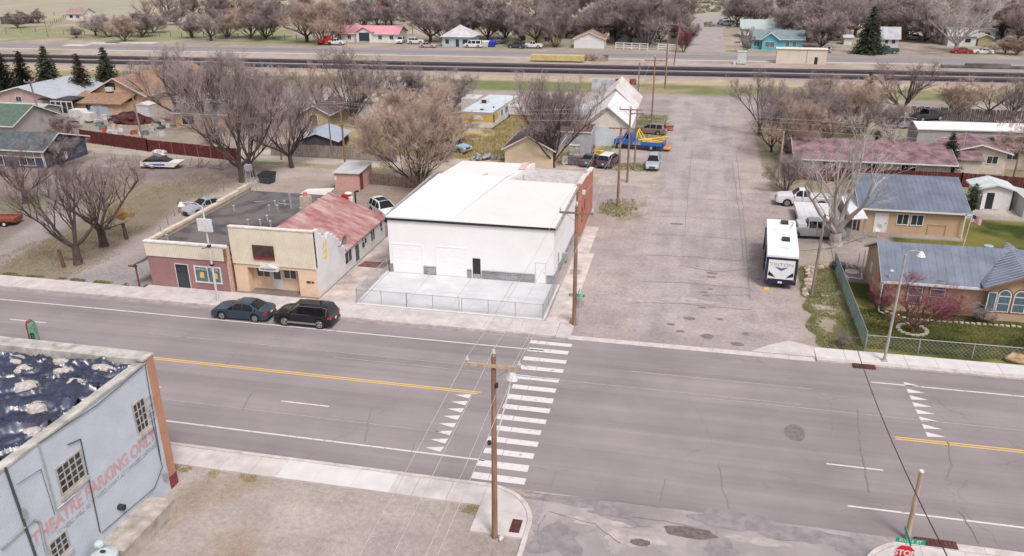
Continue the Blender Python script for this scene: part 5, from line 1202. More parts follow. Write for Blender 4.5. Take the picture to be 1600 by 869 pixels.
def all_poles():
    E = {}
    xb, yb = G(773,840); pt, E['c'] = pole('wooden utility pole with timber crossarm and white insulators standing at the near street corner', xb, yb, 10.2, .15, POLEL and POLEW, (9.75,1.28,0,2), True, lean=(.12,0), armm=POLEL)
    WMODE[0] = False
    mb = MB(); mb.tube((.12,.1,5.6),(.75,.9,8.6),.035,.035,6); part('lamp_arm', mb, WT, pt); mb = MB(); mb.tube((.75,.9,8.55),(.78,.95,8.85),.28,.15,12); part('lamp_head', mb, WT, pt)
    mb = MB(); mb.box(.14,.3,-.1,.08,8.6,8.8); mb.box(-.22,-.08,-.16,.0,5.5,5.7); part('bracket', mb, DK, pt)
    WMODE[0] = True
    mb = MB(); mb.ball((xb-.6,yb+.35,.12),.22,.14,.12,8,5,.2); mb.ball((xb+.35,yb-.1,.12),.12,.22,.12,8,5,.2); solo('rock', mb, mat('rock_pale', (.5,.46,.43), .9), 'pale rocks beside the foot of the corner utility pole', 'rocks')
    x, y = G(897,508); pm_, E['m'] = pole('tall brown utility pole with one crossarm at the corner of the white garage walk', x, y, HT(897,508,322), .17, POLEW, (HT(897,508,330)-.1,1.25,0,2), True)
    x, y = G(965,322); _, E['2'] = pole('brown utility pole in the weeds just behind the orange brick wall', x, y, HT(965,322,196), .15, POLEW, (HT(965,322,196)-.3,1.3,0,3))
    x, y = G(980,285); _, E['3'] = pole('brown utility pole at the alley mouth with two stacked crossarms', x, y, HT(980,285,166), .15, POLEW, (HT(980,285,166)-.4,1.3,0,3))
    x, y = G(991,266); _, E['4'] = pole('greyish utility pole standing right behind the alley mouth pole', x, y, HT(991,266,170), .12, POLEG, (HT(991,266,170)-.6,.9,0,2))
    x, y = G(1018,192); _, E['5'] = pole('brown utility pole past the barn by the tan minivan', x, y, HT(1018,192,89), .15, POLEW, (HT(1018,192,89)-.5,1.6,0,4), True)
    x, y = G(996,168); _, E['6'] = pole('dark thin utility pole at the back corner of the barn', x, y, HT(996,168,98), .12, POLEG)
    x, y = G(1039,138); _, E['7'] = pole('tall utility pole in the grass strip near the railway', x, y, HT(1039,138,35), .18, POLEW, (HT(1039,138,35)-.4,1.9,0,4))
    x, y = G(1053,101); _, E['8'] = pole('leaning utility pole between the railway and the highway', x, y, HT(1053,101,26), .18, POLEW, lean=(.9,0))
    x, y = G(226,230); _, E['a1'] = pole('grey utility pole in front of the long red board fence', x, y, HT(226,230,148), .16, POLEG, lean=(-.5,0))
    x, y = G(68,200); _, E['a2'] = pole('grey pole beside the green roofed house at the left', x, y, HT(68,200,125), .16, POLEG, (HT(68,200,125)-.3,.8,.3,3), lean=(-.6,0))
    x, y = G(540,262); _, E['a3'] = pole('orange brown utility pole behind the pink shed', x, y, HT(540,262,160), .15, POLEW, (HT(540,262,160)-.1,.9,.9,2))
    x, y = G(519,245); pole('thin grey pole by the blue roofed shed', x, y, HT(519,245,168), .11, POLEG)
    x, y = G(1216,280); _, E['r1'] = pole('light brown utility pole by the end of the red fence on the right', x, y, HT(1216,280,205), .14, POLEL)
    x, y = G(1268,462); pole('short leaning weathered pole behind the travel trailer', x, y, HT(1268,462,342), .13, POLEG, lean=(.35,1.2)); lp = (x+.35, y+1.2, HT(1268,462,342))
    x, y = G(1417,842); pole('stout light wooden post with a white top beside the stop sign', x, y, HT(1417,842,737), .135, POLEL, group=None, name='wooden_post')
    mb = MB(); z = HT(1417,842,737); mb.tube((x,y,z+.001),(x,y,z+.07),.12,.10,10); part('cap', mb, WT, [o for o in col.objects if o.name.startswith('wooden_post')][0])
    x, y = G(1500,272); pole('slim grey pole between the spruce and the garage ridge', x, y+1, 5.2, .10, POLEL)
    for lb, px, py, pt_ in (('utility pole beyond the highway at the left of the far bare trees', 298, 58, 15),('utility pole by the big dark cedar on the left horizon', 449, 33, 5),('far utility pole at the start of the far street, left of its neighbour', 1073, 33, 4),('far utility pole at the start of the far street, right of its neighbour', 1076, 37, 2),('utility pole among the trees left of the large dark spruce', 1327, 57, 20),('thin pole standing in the front of the white porch house on the right', 1582, 285, 232),('thin pole near the far ranch fence on the left', 75, 58, 30),('pole beside the pale cottage at the right of the pink roof',645,55,32)):
        x, y = G(px, py); pole(lb, x, y, HT(px, py, pt_), .13, POLEG if px < 900 else POLEW, (HT(px,py,pt_)-.5,.8,0,2) if px in (449,298) else None)
    # lamps
    x, y = G(341,474); lt = street_lamp('white street lamp with a grey box sign panel in front of the brick shop', x, y, HT(341,474,326), WT2, (-2.0,.2,0), lean=(-.05,0)); WMODE[0] = False
    h = HT(341,474,326); zc = HT(341,474,353); mb = MB(); mb.box(-.62,.62,-.22,-.05,zc-.52,zc+.52)
    for i in range(12): mb.box(-.6+i*.1,-.55+i*.1,-.235,-.22,zc-.48,zc+.48)
    part('sign_panel', mb, mat('panel_white', (.60,.61,.63), .5), lt)
    mb = MB(); mb.box(-.12,.12,-.12,.12,zc-1.9,zc-1.7); mb.box(-.12,.12,-.12,.12,zc-3.5,zc-3.35); mb.tube((-.05,0,zc-1.9),(-.7,0,zc-2.1),.03); part('clamp', mb, DK, lt); WMODE[0] = True
    x, y = G(1381,566); street_lamp('grey street lamp with a white shade before the tan house lawn', x, y, HT(1381,566,400), mat('lamp_grey', (.36,.35,.33), .6, .12, 2), (.95,.1,0), lean=(.12,0))
    # wires along the side street
    for i, e in enumerate(E['c']):
        m2 = E['m'][min(i, len(E['m'])-1)]
        wire(e, m2, .5, .012, WIRE, 'thin pale wire from the near corner pole to the pole by the white garage', 'street side wires')
        wire(e, (e[0], -4, e[2]), .5, .012, WIRE, 'thin pale wire running from the near corner pole towards the camera', 'street side wires')
        wire(m2, E['2'][min(i,2)], .4, .012, WIRE, 'thin wire between the two brown poles beside the white garage', 'street side wires')
    wire((xb+.2,yb,8.2),(E['m'][0][0]+1.2,E['m'][0][1],7.5), .5,.012,WIRE,'low thin wire from the near corner pole across the road','street side wires'); wire((xb+.2,yb,8.2),(xb+.2,-4,8.2),.5,.012,WIRE,'low thin wire from the corner pole towards the camera','street side wires')
    for a, b in (('2','3'),('3','5'),('5','7')):
        for i in range(2): wire(E[a][i], E[b][i], .4, .014, WIRE, 'thin wire following the side street poles to the railway', 'street side wires')
    for k, dz in ((0,0),(1,-.5),(2,-1.4)):
        q = E['3'][k] if k < 3 else E['3'][0]; a = (q[0],q[1],q[2]+dz)
        wire(a, (70+k*2, 93+k*.6, 8.6+dz), .6, .014, WIRE, 'pale wire crossing the street at the alley towards the right', 'alley wires'); wire(a, (E['a3'][0][0],E['a3'][0][1]+.2*k,E['a3'][0][2]+dz*.5), .8, .014, WIRE, 'pale wire along the alley from the street to the orange brown pole', 'alley wires')
        wire((E['a3'][0][0],E['a3'][0][1],E['a3'][0][2]+dz*.5), (*G(226,230),8.0+dz*.5), .6, .014, WIRE, 'pale wire over the lot between the alley poles', 'alley wires')
    # black service cable towards the camera
    a = (lp[0], lp[1], lp[2]); b = (12.6, 27.5, 9.0)
    wire((*G(1216,280), HT(1216,280,208)), a, .3, .02, WIRED, 'black cable from the alley pole to the short leaning pole', 'service cables', 'service_cable')
    d1 = G(1480,869,9.5); wire(a, (d1[0], d1[1], 9.5), 1.9, .022, WIRED, 'long black cable sagging over the road to the lower right corner', 'service cables', 'service_cable')
    q1, q2 = G(1246,402), G(1352,371); wire((*q1,.6),(*G(1300,388),.03),.0,.02,WIRED,'black extension cord lying from the trailer towards the tan garage','service cables','extension_cord'); wire((*G(1300,388),.03),(*q2,.03),0,.02,WIRED,'far half of the black extension cord near the tan garage','service cables','extension_cord')
def stop_sign(px, py, ptop, back=False):
    x, y = G(1413, 863, 2.3) if not back else G(px, py); h = ptop
    t = thing('stop_sign', 'red STOP sign with green street name plates at the near right corner' if not back else 'grey back of a stop sign with green street plates beside the tall brown pole', 'street sign', (x, y, .1), 0 if not back else math.pi)
    WMODE[0] = False; mb = MB(); mb.tube((0,0,0),(0,0,h+.5),.035,.035,8); part('post', mb, GALV, t)
    tilt = R(-0); pts = [(math.cos(R(22.5+45*i)), math.sin(R(22.5+45*i))) for i in range(8)]
    mb = MB(); mb.prism([(a*.47,b*.47+h) for a,b in pts], -.055, -.037, 1); pl = part('panel_border', mb, WT, t); mb = MB(); mb.prism([(a*.44,b*.44+h) for a,b in pts], -.059, -.055, 1); part('panel', mb, mat('stop_red', (.55,.015,.03), .4, .03), pl)
    if back: mb = MB(); mb.prism([(a*.47,b*.47+h) for a,b in pts], -.036, -.03, 1); part('panel_back', mb, GALV, t)
    M4 = Matrix.Translation((0,-.062,h)) @ Matrix.Rotation(R(90),4,'X'); text_part('lettering', 'STOP', WT, pl, .40, M4, .003, .92, bold=.012)
    gm = mat('sign_street_green', (.01,.30,.20), .4, .03)
    mb = MB(); mb.box(-.45,.75,-.012,.012,h+.52,h+.76); n1 = part('street_plate', mb, gm, t)
    for sg, rot in ((-1,0),(1,math.pi)):
        M4 = Matrix.Translation((.15,sg*.014,h+.64)) @ Matrix.Rotation(rot,4,'Z') @ Matrix.Rotation(R(90),4,'X'); text_part('lettering', 'SIXTH  ST', WT, n1, .21, M4, .002, 1.0, bold=.005)
    mb = MB(); mb.box(-.012,.012,-.62,.62,h+.8,h+1.02); part('street_plate', mb, gm, t)
    WMODE[0] = True
def chainlink(label, pts, h, group=None, sp=2.3, m_=None, dens=.16, mesh=None, z0=0, cat='fence', name='chain_link_fence', wr=.006):
    m_ = m_ or GALV; o = thing(name, label, cat, (*pts[0], z0), 0, group)
    P_, Rl, Ms = MB(), MB(), MB()
    for (ax,ay),(bx,by) in zip(pts, pts[1:]):
        L = math.hypot(bx-ax,by-ay); n = max(1, round(L/sp)); ux, uy = (bx-ax)/L, (by-ay)/L
        for i in range(n+1): P_.tube((ax+ux*L*i/n, ay+uy*L*i/n, z0),(ax+ux*L*i/n, ay+uy*L*i/n, z0+h+.05),.035,.035,6)
        Rl.tube((ax,ay,z0+h),(bx,by,z0+h),.024,.024,5)
        k = int((L+h)/dens)
        for i in range(k):
            for s in (0,1):
                a0 = i*dens-h if s == 0 else i*dens; a1 = a0+h if s == 0 else a0-h
                zA, zB = z0+.03, z0+h
                p, q = a0, a1; za, zb = zA, zB
                if p < 0: za = zA+(zB-zA)*(0-p)/(q-p); p = 0
                if q < 0: zb = zA+(zB-zA)*(0-a0)/(a1-a0); q = 0
                if p > L: za = zA+(zB-zA)*(L-p)/(q-p); p = L
                if q > L: zb = zA+(zB-zA)*(L-a0)/(a1-a0); q = L
                if abs(q-p) < .02: continue
                A = (ax+ux*p, ay+uy*p, za); B = (ax+ux*q, ay+uy*q, zb)
                Ms.tube(A, B, wr, wr, 3, False)
    part_each('post', P_, 12, m_, o); part('rail', Rl, m_, o); part('mesh', Ms, mesh or m_, o); return o
def board_fence(label, pts, h, m_, group=None, bw=.14, gap=.012, jit=.03, posts=2.4, name='board_fence', cap=None, picket=False):
    o = thing(name, label, 'fence', (*pts[0],0), 0, group); rnd = random.Random(len(label)); B, P_ = MB(), MB()
    for (ax,ay),(bx,by) in zip(pts, pts[1:]):
        L = math.hypot(bx-ax,by-ay); ux, uy = (bx-ax)/L, (by-ay)/L; n = int(L/(bw+gap)); nx, ny = -uy*.015, ux*.015
        for i in range(n):
            a = i*L/n; b = a+L/n-gap; hh = h+rnd.uniform(-jit,jit); tl = rnd.uniform(-jit,jit)*.4
            q = [(ax+ux*a-nx,ay+uy*a-ny),(ax+ux*b-nx,ay+uy*b-ny),(ax+ux*b+nx,ay+uy*b+ny),(ax+ux*a+nx,ay+uy*a+ny)]
            B.hexa([(u,v,.04) for u,v in q], [(u+ux*tl,v+uy*tl,hh) for u,v in q])
        n = max(1, round(L/posts))
        for i in range(n+1): u, v = ax+ux*L*i/n, ay+uy*L*i/n; P_.box(u-.06,u+.06,v-.09,v+.05,0,h+.06)
    part('boards', B, m_, o); part_each('post', P_, 8, cap or m_, o)
    if cap:
        C_ = MB()
        for (ax,ay),(bx,by) in zip(pts, pts[1:]): C_.hexa([(ax,ay-.06,h+.03),(bx,by-.06,h+.03),(bx,by+.06,h+.03),(ax,ay+.06,h+.03)],[(ax,ay-.06,h+.07),(bx,by-.06,h+.07),(bx,by+.06,h+.07),(ax,ay+.06,h+.07)])
        part('cap_rail', C_, cap, o)
    return o
def wire_fence(label, pts, h, sp, m_, rows=3, group=None, name='wire_fence', r=.05):
    o = thing(name, label, 'fence', (*pts[0],0), 0, group); P_, W_ = MB(), MB(); rnd = random.Random(len(label)*3)
    for (ax,ay),(bx,by) in zip(pts, pts[1:]):
        L = math.hypot(bx-ax,by-ay); n = max(1, round(L/sp))
        for i in range(n+1): u, v = ax+(bx-ax)*i/n, ay+(by-ay)*i/n; P_.tube((u,v,0),(u+rnd.uniform(-.08,.08),v+rnd.uniform(-.05,.05),h*rnd.uniform(.85,1.15)),r,r*.8,6)
        for k in range(rows): z = h*(k+.8)/rows*.9; W_.tube((ax,ay,z),(bx,by,z),.008,.008,3)
    part_each('post', P_, 12, m_, o); part_each('wire', W_, 6, GALV, o); return o
def rail_fence(label, a, b, h, m_, sp=2.4, group='white rail fences by the highway'):
    o = thing('rail_fence', label, 'fence', (*a,0), 0, group); L = math.hypot(b[0]-a[0],b[1]-a[1]); n = max(1,round(L/sp)); P_ = MB(); R_ = MB()
    for i in range(n+1): x = a[0]+(b[0]-a[0])*i/n; y = a[1]+(b[1]-a[1])*i/n; P_.box(x-.1,x+.1,y-.1,y+.1,0,h+.1)
    for k in range(3): z = h*(k+.7)/3; R_.hexa([(a[0],a[1]-.04,z),(b[0],b[1]-.04,z),(b[0],b[1]+.04,z),(a[0],a[1]+.04,z)],[(a[0],a[1]-.04,z+.2),(b[0],b[1]-.04,z+.2),(b[0],b[1]+.04,z+.2),(a[0],a[1]+.04,z+.2)])
    part_each('post', P_, 8, m_, o); part_each('rail', R_, 8, m_, o)
def all_fences():
    chainlink('low chain link gate leaves along the street edge of the concrete yard, left half', [(-25.9,57.0),(-21.6,57.0),(-17.2,57.0)], 1.25, 'chain link fence around the concrete yard', 2.15, z0=.12)
    chainlink('low chain link fence on the right half of the concrete yard front', [(-17.0,57.0),(-10.45,57.0)], 1.25, 'chain link fence around the concrete yard', 2.2, z0=.12)
    chainlink('chain link fence side between the concrete yard and the white side wall alley', [(-25.9,57.1),(-25.9,64.1)], 1.25, 'chain link fence around the concrete yard', 2.3, z0=.12)
    chainlink('chain link fence side next to the sidewalk by the brown pole', [(-10.42,57.1),(-10.42,64.0)], 1.25, 'chain link fence around the concrete yard', 2.3, z0=.12)
    gsl = mat('green_slat', (.115,.17,.15), .7, .1)
    chainlink('chain link fence with grey green slats running back from the street corner of the lawn', [(13.2,57.0),(13.25,73.6)], 1.35, 'lawn fences', 2.4, mesh=gsl, dens=.10, wr=.014)
    chainlink('plain chain link fence between the sidewalk and the green lawn', [(13.2,56.9),(45,56.9)], 1.15, 'lawn fences', 3.6, dens=.3)
    chainlink('short chain link fence behind the white plastic gutter', [(13.3,73.7),(17.2,73.4)], 1.3, 'lawn fences', 2.0, dens=.22)
    rf = mat('red_boards', (.105,.018,.018), .85, .3, 3, stretch=(3,3,.4)); rfc = mat('red_boards_cap', (.22,.075,.07), .85, .2, 3)
    a, b, c = G(128,222), G(232,237), G(372,252)
    board_fence('long dark red board fence along the alley on the left', [a, b], 1.9, rf, 'red board fences')
    board_fence('dark red board fence with pale cap rail behind the big bare trees', [b, c], 1.7, rf, 'red board fences', cap=rfc)
    board_fence('dark red board fence running away from the camera on the right of the street', [G(1240,280), G(1226,232)], 1.9, rf, 'red board fences')
    board_fence('long dark red board fence behind the tan garage and white shed', [G(1240,281), G(1500,292), G(1600,300)], 1.7, rf, 'red board fences')
    board_fence('dark weathered board fence beyond the mobile home at the back street', [G(1422,186), G(1600,194)], 2.0, mat('dark_boards', (.11,.085,.08), .9, .4, 2), None, bw=.25, gap=.05, jit=.15)
    gw = mat('grey_boards', (.27,.225,.205), .9, .3, 3, stretch=(4,4,.4))
    board_fence('weathered grey vertical board fence along the far side of the alley', [G(425,243), G(620,253)], 1.75, gw, None, bw=.2, gap=.03, jit=.07)
    bw = mat('brown_pickets', (.22,.145,.11), .9, .3, 3)
    board_fence('crooked brown picket fence between the pink shed and the white garage', [G(580,288), G(690,298)], 1.4, bw, None, bw=.12, gap=.09, jit=.12)
    gm = mat('post_grey_wood', (.20,.15,.12), .9, .2)
    wire_fence('thin wire fence with steel posts between the lot grass and the dirt drive', [G(228,398), G(283,325), G(350,300)], 1.1, 3.2, gm, 2, r=.035)
    wire_fence('wire fence on thin posts along the alley edge of the empty lot', [G(150,252), G(345,262)], 1.2, 3.0, gm, 2, r=.035)
    mb = MB(); x, y = G(100,418); mb.tube((x,y,0),(x-.15,y,1.75),.16,.14,10); solo('wood_stump_post', mb, mat('stump_brown', (.13,.07,.045), .9, .2, 5), 'short thick brown wooden post left of the big leaning tree', 'post')
    mb = MB(); x, y = G(281,333); mb.tube((x,y,0),(x,y,1.4),.13,.12,8); solo('wood_post', mb, POLEG, 'dark wooden corner post beside the silver sedan', 'post')
    mb = MB(); x, y = G(440,250); mb.tube((x,y,0),(x,y,1.5),.13,.12,8); solo('wood_post', mb, POLEG, 'dark wooden post on the alley near the big bare tree trunks', 'post')
    # far ranch fences
    for i, (p_, q) in enumerate(((G(10,53),G(78,48)),(G(100,55),G(520,63)),(G(80,40),G(110,25)),(G(20,28),G(85,24)))):
        wire_fence(['ranch fence of dark posts at the far left corner','long ranch fence of dark posts beside the highway','short ranch fence running away in the far left field','faint post fence across the green field far left'][i], [p_, q], 1.6, 4.0, POLEG, 2, 'far ranch fences', r=.14)
    rail_fence('longer white rail fence between the highway and the bare cottonwoods', G(962,76.5), G(1012,78.5), 1.7, WT)
    rail_fence('shorter white rail fence at the corner of the far street', G(1028,79), G(1060,80), 1.7, WT)
    wire_fence('wire fence between poles behind the cream garage', [G(905,250), G(960,262)], 1.3, 2.2, gm, 2, r=.03)
# ================================================================ HOUSES AROUND
def small_props(): pass
def tan_ranch():
    sd_ = mat('tan_siding', (.42,.30,.19), .8, .05, 1); rm = mat('blue_grey_metal', (.14,.165,.215), .55, .14, .6, .1)
    def extra(t):
        # cross gable with arched windows
        x0, x1, xc = 6.9, 13.1, 9.5
        mb = MB(); mb.prism([(x0+.5,-.05),(x1-.5,-.05),(x1-.5,2.7),(xc,3.7),(x0+.5,2.7)], -.55, .3, 1); part('gable_wall', mb, sd_, t)
        mb = MB(); yb = 4.3
        for s, xe in ((0,x0-.1),(1,x1+.1)):
            a = [(xe,-.95,2.62),(xc,-.95,3.75),(xc,yb,5.1-.35),(xe,.0,2.75)]
            b = [(x,y,z+.1) for x,y,z in a]; mb.hexa(a, b)
        g = part('gable_roof', mb, rm, t); mb = MB()
        for i in range(16):
            f = (i+.5)/16; y = -.9+f*(yb+.9); z = 3.86+(4.86-3.86)*f; 
            for xe in (x0-.1, x1+.1):
                ye = -.95+(.95)*f; xx = xe+(xc-xe)*0; k = max(0,(1-f)); 
                p = Vector((xc,y,z+.01)); q = Vector((xc+(xe-xc)*(1-f*.98), y, z+.01-(z-2.73-.0*f)*(1-f*.98)*.98 if False else z+.01-1.13*(1-f*.98))); mb.path([tuple(p),tuple(q)],.025,4)
        part('roof_seams', mb, mat('seam_pale', (.34,.36,.41), .5), g)
        mb = MB(); mb.hexa([(x0-.15,-1.0,2.55),(xc,-1.0,3.68),(xc,-.93,3.68),(x0-.15,-.93,2.55)],[(x0-.15,-1.0,2.75),(xc,-1.0,3.88),(xc,-.93,3.88),(x0-.15,-.93,2.75)]); mb.hexa([(x1+.15,-1.0,2.55),(xc,-1.0,3.68),(xc,-.93,3.68),(x1+.15,-.93,2.55)],[(x1+.15,-1.0,2.75),(xc,-1.0,3.88),(xc,-.93,3.88),(x1+.15,-.93,2.75)]); part('gable_trim', mb, mat('brown_trim', (.19,.10,.065), .7), g)
        def arched(u0,u1,v0,v1,y,arch=True):
            c = (u0+u1)/2; r = (u1-u0)/2; n = 14
            def outline(k): return [(u0-k,v0-k),(u1+k,v0-k)]+[(c+(r+k)*math.cos(math.pi*i/n), v1+(r+k)*1.15*math.sin(math.pi*i/n)) for i in range(n+1)]
            mb = MB(); mb.prism(outline(.16), y-.03, y, 1); w_ = part('window', mb, mat('brown_trim', (.19,.10,.065)), t)
            mb = MB(); mb.prism(outline(.07), y-.045, y-.031, 1); part('frame', mb, WT, w_)
            mb = MB(); mb.prism(outline(-.01), y-.052, y-.046, 1); part('pane', mb, GLB, w_)
            mb = MB(); mb.box(u0,u1,y-.065,y-.053,v1-.05,v1+.03); mb.box(u0,u1,y-.065,y-.053,(v0+v1)/2-.02,(v0+v1)/2+.02); part('muntin', mb, WT, w_)
        arched(8.05,8.85,.85,2.1,-.55); arched(9.15,9.95,.85,2.1,-.55)
        for u0, u1 in ((7.35,7.85),(10.2,10.7)): window(t,'S',-.55,u0,u1,.8,2.3,WT,GLB,1,1)
        for u0,u1 in ((1.8,2.75),(3.4,4.4)): arched(u0,u1,.78,2.05,-.0)
        mb = MB(); mb.box(-.02,6.6,-.42,-.36,2.42,2.58); mb.box(-.3,-.22,-.4,-.3,.05,2.5); mb.path([(-.26,-.36,.3),(-.26,-.7,.1),(.1,-.9,.05)],.05); mb.box(-.4,-.34,6.9,7.0,.3,2.4); mb.path([(-.38,6.95,.3),(-.45,6.0,.12),(-2.2,6.3,.12)],.06,6); part('gutter', mb, WT, t)
        mb = MB(); mb.tube((-.05,2.1,1.9),(-.01,2.1,1.9),.42,.42,14); part('wall_ornament', mb, mat('ornament_gold', (.45,.25,.03), .6), t)
        mb = MB(); mb.box(-.04,0,5.0,5.7,1.0,2.0); mb.box(-.04,0,.8,1.5,1.0,2.0); mb.path([(-.05,3.6,.3),(-.05,3.6,2.2)],.03); part_each('side_trim', mb, 8, WT, t) if 0 else part('side_window', mb, WT, t)
        mb = MB(); mb.tube((8.7,5.6,3.1),(8.7,5.6,3.9),.28,.28,12); mb.tube((8.7,5.6,3.9),(8.7,5.6,4.0),.36,.36,12); part('roof_vent', mb, mat('vent_blue_grey', (.3,.38,.42), .5), t)
        mb = MB(); mb.box(5.3,6.4,6.0,6.6,2.9,3.15); part('roof_vent', mb, WT2, t)
        mb = MB(); mb.path([(.2,-.1,2.8),(.2,-.1,3.3)],.03); mb.ball((.28,-.15,3.35),.16,.08,.14,8,5); part('wall_light', mb, WT, t)
    t = house('ranch_house', 'tan ranch house with blue grey ribbed metal roof and arched windows behind the green lawn', 'house', (15.6,64.5), 30, 7.6, 2.6, 4.5, 'x', sd_, rm, ribs=.6, extra=extra, openings=(), oh=.35, ridge_at=.42)
    def ex2(t):
        mb = MB(); mb.box(.4,.52,-.06,-.02,.3,1.9); part('wall_bracket', mb, mat('bracket_brown', (.2,.14,.09), .8), t)
        mb = MB()
        mb.box(6.3,8.0,-.06,-.02,1.1,1.16); mb.box(6.3,6.36,-.06,-.02,-.0,1.1); mb.box(7.94,8.0,-.06,-.02,.0,1.1); part('trellis', mb, sd_, t)
        mb = MB(); mb.box(9.35,9.45,-.45,-.33,0,2.6); part('downpipe', mb, WT, t)
        mb = MB(); mb.box(3.0,3.1,-.1,0,2.2,2.45); part('wall_lamp', mb, DK, t)
    house('garage_house', 'tan outbuilding with a large plain blue grey metal roof and a white door', 'outbuilding', (17.0,84.1), 9.5, 9.5, 2.55, 4.4, 'x', sd_, rm, ribs=.45, oh=.4, ridge_at=.62, extra=ex2,
          openings=(('d','S',1.35,2.5,.02,2.0),('w','S',3.4,4.4,1.0,2.0,2,1),('w','S',4.7,5.75,1.0,2.0,2,1)))
    ct = thing('covered_trailer', 'low white covered flat trailer just behind the silver pickup', 'trailer', (11.1,83.8,0)); WMODE[0] = False
    mb = MB(); mb.box(0,4.3,0,6.0,.55,1.05)
    for i in range(8): mb.box(.2+i*.55,.23+i*.55,-.01,6.01,1.05,1.075)
    part('cover', mb, mat('trailer_cover', (.62,.63,.64), .5, .05, 1), ct)
    for a in (.1,4.2):
        for b in (2.4,3.4): mb = MB(); mb.tube((a-.1,b,.34),(a+.1,b,.34),.34,.34,14); part('wheel', mb, TYRE, ct)
    mb = MB(); mb.box(.3,4.0,.1,5.9,.4,.56); part('frame', mb, DK, ct); WMODE[0] = True
    cp = thing('carport', 'white metal lean-to roof between the pale tree and the tan outbuilding', 'carport', (11.3,80.3,0)); WMODE[0] = False
    mb = MB(); mb.hexa([(4.2,.2,2.3),(5.6,.2,2.45),(5.6,9.0,2.45),(4.2,9.0,2.3)],[(4.2,.2,2.36),(5.6,.2,2.55),(5.6,9.0,2.55),(4.2,9.0,2.36)])
    part('roof', mb, mat('carport_white', (.66,.67,.69), .5, .05, 1), cp)
    mb = MB()
    for a in (4.3,5.4):
        for b in (.4,4,8.6): mb.box(a,a+.1,b,b+.1,0,2.5)
    part_each('post', mb, 8, GALV, cp); WMODE[0] = True
    mb = MB(); x, y = G(1369,372); 
    sdh = thing('satellite_dish', 'white satellite dish on a short mast behind the tan ranch house', 'satellite dish', (x,y,0)); mb.tube((x,y,0),(x,y,.9),.03); part('mast', mb, GALV, sdh)
    mb = MB(); n = 14; vs = [(x,y-.1,1.1)]+[(x+.35*math.cos(2*math.pi*i/n),y-.25,1.15+.42*math.sin(2*math.pi*i/n)) for i in range(n)]; mb.add(vs,[(0,1+i,1+(i+1)%n) for i in range(n)]); part('bowl', mb, WT, sdh)
    mb = MB(); x, y = G(1390,350); mb.hexa([(x,y-.05,0),(x+1.7,y-1.9,0),(x+1.75,y-1.85,0),(x+.05,y,0)],[(x,y-.05,1.7),(x+1.7,y-1.9,.7),(x+1.75,y-1.85,.7),(x+.05,y,1.7)]); solo('wood_screen', mb, mat('screen_brown', (.2,.12,.1), .8, .2, 3, stretch=(5,5,.5)), 'brown slanted wooden screen by the white door of the tan outbuilding', 'screen')
    # white shed
    wm = mat('shed_white_metal', (.58,.57,.56), .6, .06, 2)
    def ex(t):
        mb = MB(); mb.box(1.0,1.75,-.02,-.005,.05,1.85); part('doorway', mb, BLK, t)
        mb = MB(); mb.box(1.77,2.55,-.05,-.01,.05,1.9); d = part('door', mb, WT, t); mb = MB(); mb.hexa([(1.0,-.04,.05),(.45,-.55,.05),(.42,-.52,.05),(.97,-.01,.05)],[(1.0,-.04,1.85),(.45,-.55,1.85),(.42,-.52,1.85),(.97,-.01,1.85)]); part('door', mb, WT, t, label='white shed door standing open')
        mb = MB(); mb.box(-.05,.08,-.05,.05,0,2.3); mb.box(3.5,3.62,-.05,.05,0,2.3); part('corner_post', mb, BLK, t)
    house('garden_shed', 'small white metal shed with one double door leaf open', 'shed', (30.4,94.4), 3.6, 3.0, 2.25, 2.75, 'y', wm, mat('shed_roof', (.50,.54,.55), .6, .08, 1), ribs=.35, oh=.3, extra=ex)
    mb = MB()
    x, y = G(1560,325)
    for i in range(12):
        a = 2*math.pi*i/12; b = 2*math.pi*(i+1)/12; mb.tube((x+.45*math.cos(a),y,.45+.45*math.sin(a)),(x+.45*math.cos(b),y,.45+.45*math.sin(b)),.05,.05,5)
        if i%2 == 0: mb.tube((x,y,.45),(x+.45*math.cos(a),y,.45+.45*math.sin(a)),.02,.02,4)
    solo('wagon_wheel', mb, mat('wheel_wood', (.08,.05,.04), .9), 'dark wooden wagon wheel leaning by the white shed door', 'wagon wheel')
    mb = MB(); mb.prism([(34.6,96),(41,95),(41,98),(35.2,98.5)], 0, .06, 2) if 0 else mb.hexa([(34.4,92.0,.0),(38,90.2,.0),(38,98,.0),(34.4,98,.0)],[(34.5,92.1,1.9),(37.9,90.4,1.2),(37.9,97.9,1.2),(34.5,97.9,1.9)]); solo('tarp_shelter', mb, mat('shelter_grey', (.42,.44,.43), .7, .1, 1), 'low grey sheet covered shelter at the right of the white shed', 'shelter')
    # flag
    x, y = G(1504,388); hf = HT(1504,388,336)+.3; f = thing('flagpole', 'white flagpole with an American flag behind the ranch house roof', 'flag', (x,y,0)); WMODE[0] = False
    mb = MB(); mb.tube((0,0,0),(.25,0,hf),.04,.03,8); mb.ball((.25,0,hf+.06),.08,.08,.08,8,5); part('pole', mb, WT, f)
    fl = MB(); wv = MB(); bl = MB(); z1 = hf-.25; L = 1.1; hh = .72
    for i in range(13):
        tgt = fl if i % 2 == 0 else wv; n = 8
        for k in range(n):
            u0, u1 = k/n, (k+1)/n
            if i < 7 and u1 <= .42: continue
            def pt(u, v): return (.28+u*L*.8, .12*math.sin(u*7), z1-v*hh-u*.35)
            v0, v1 = i/13, (i+1)/13; tgt.quad(pt(u0,v0),pt(u1,v0),pt(u1,v1),pt(u0,v1))
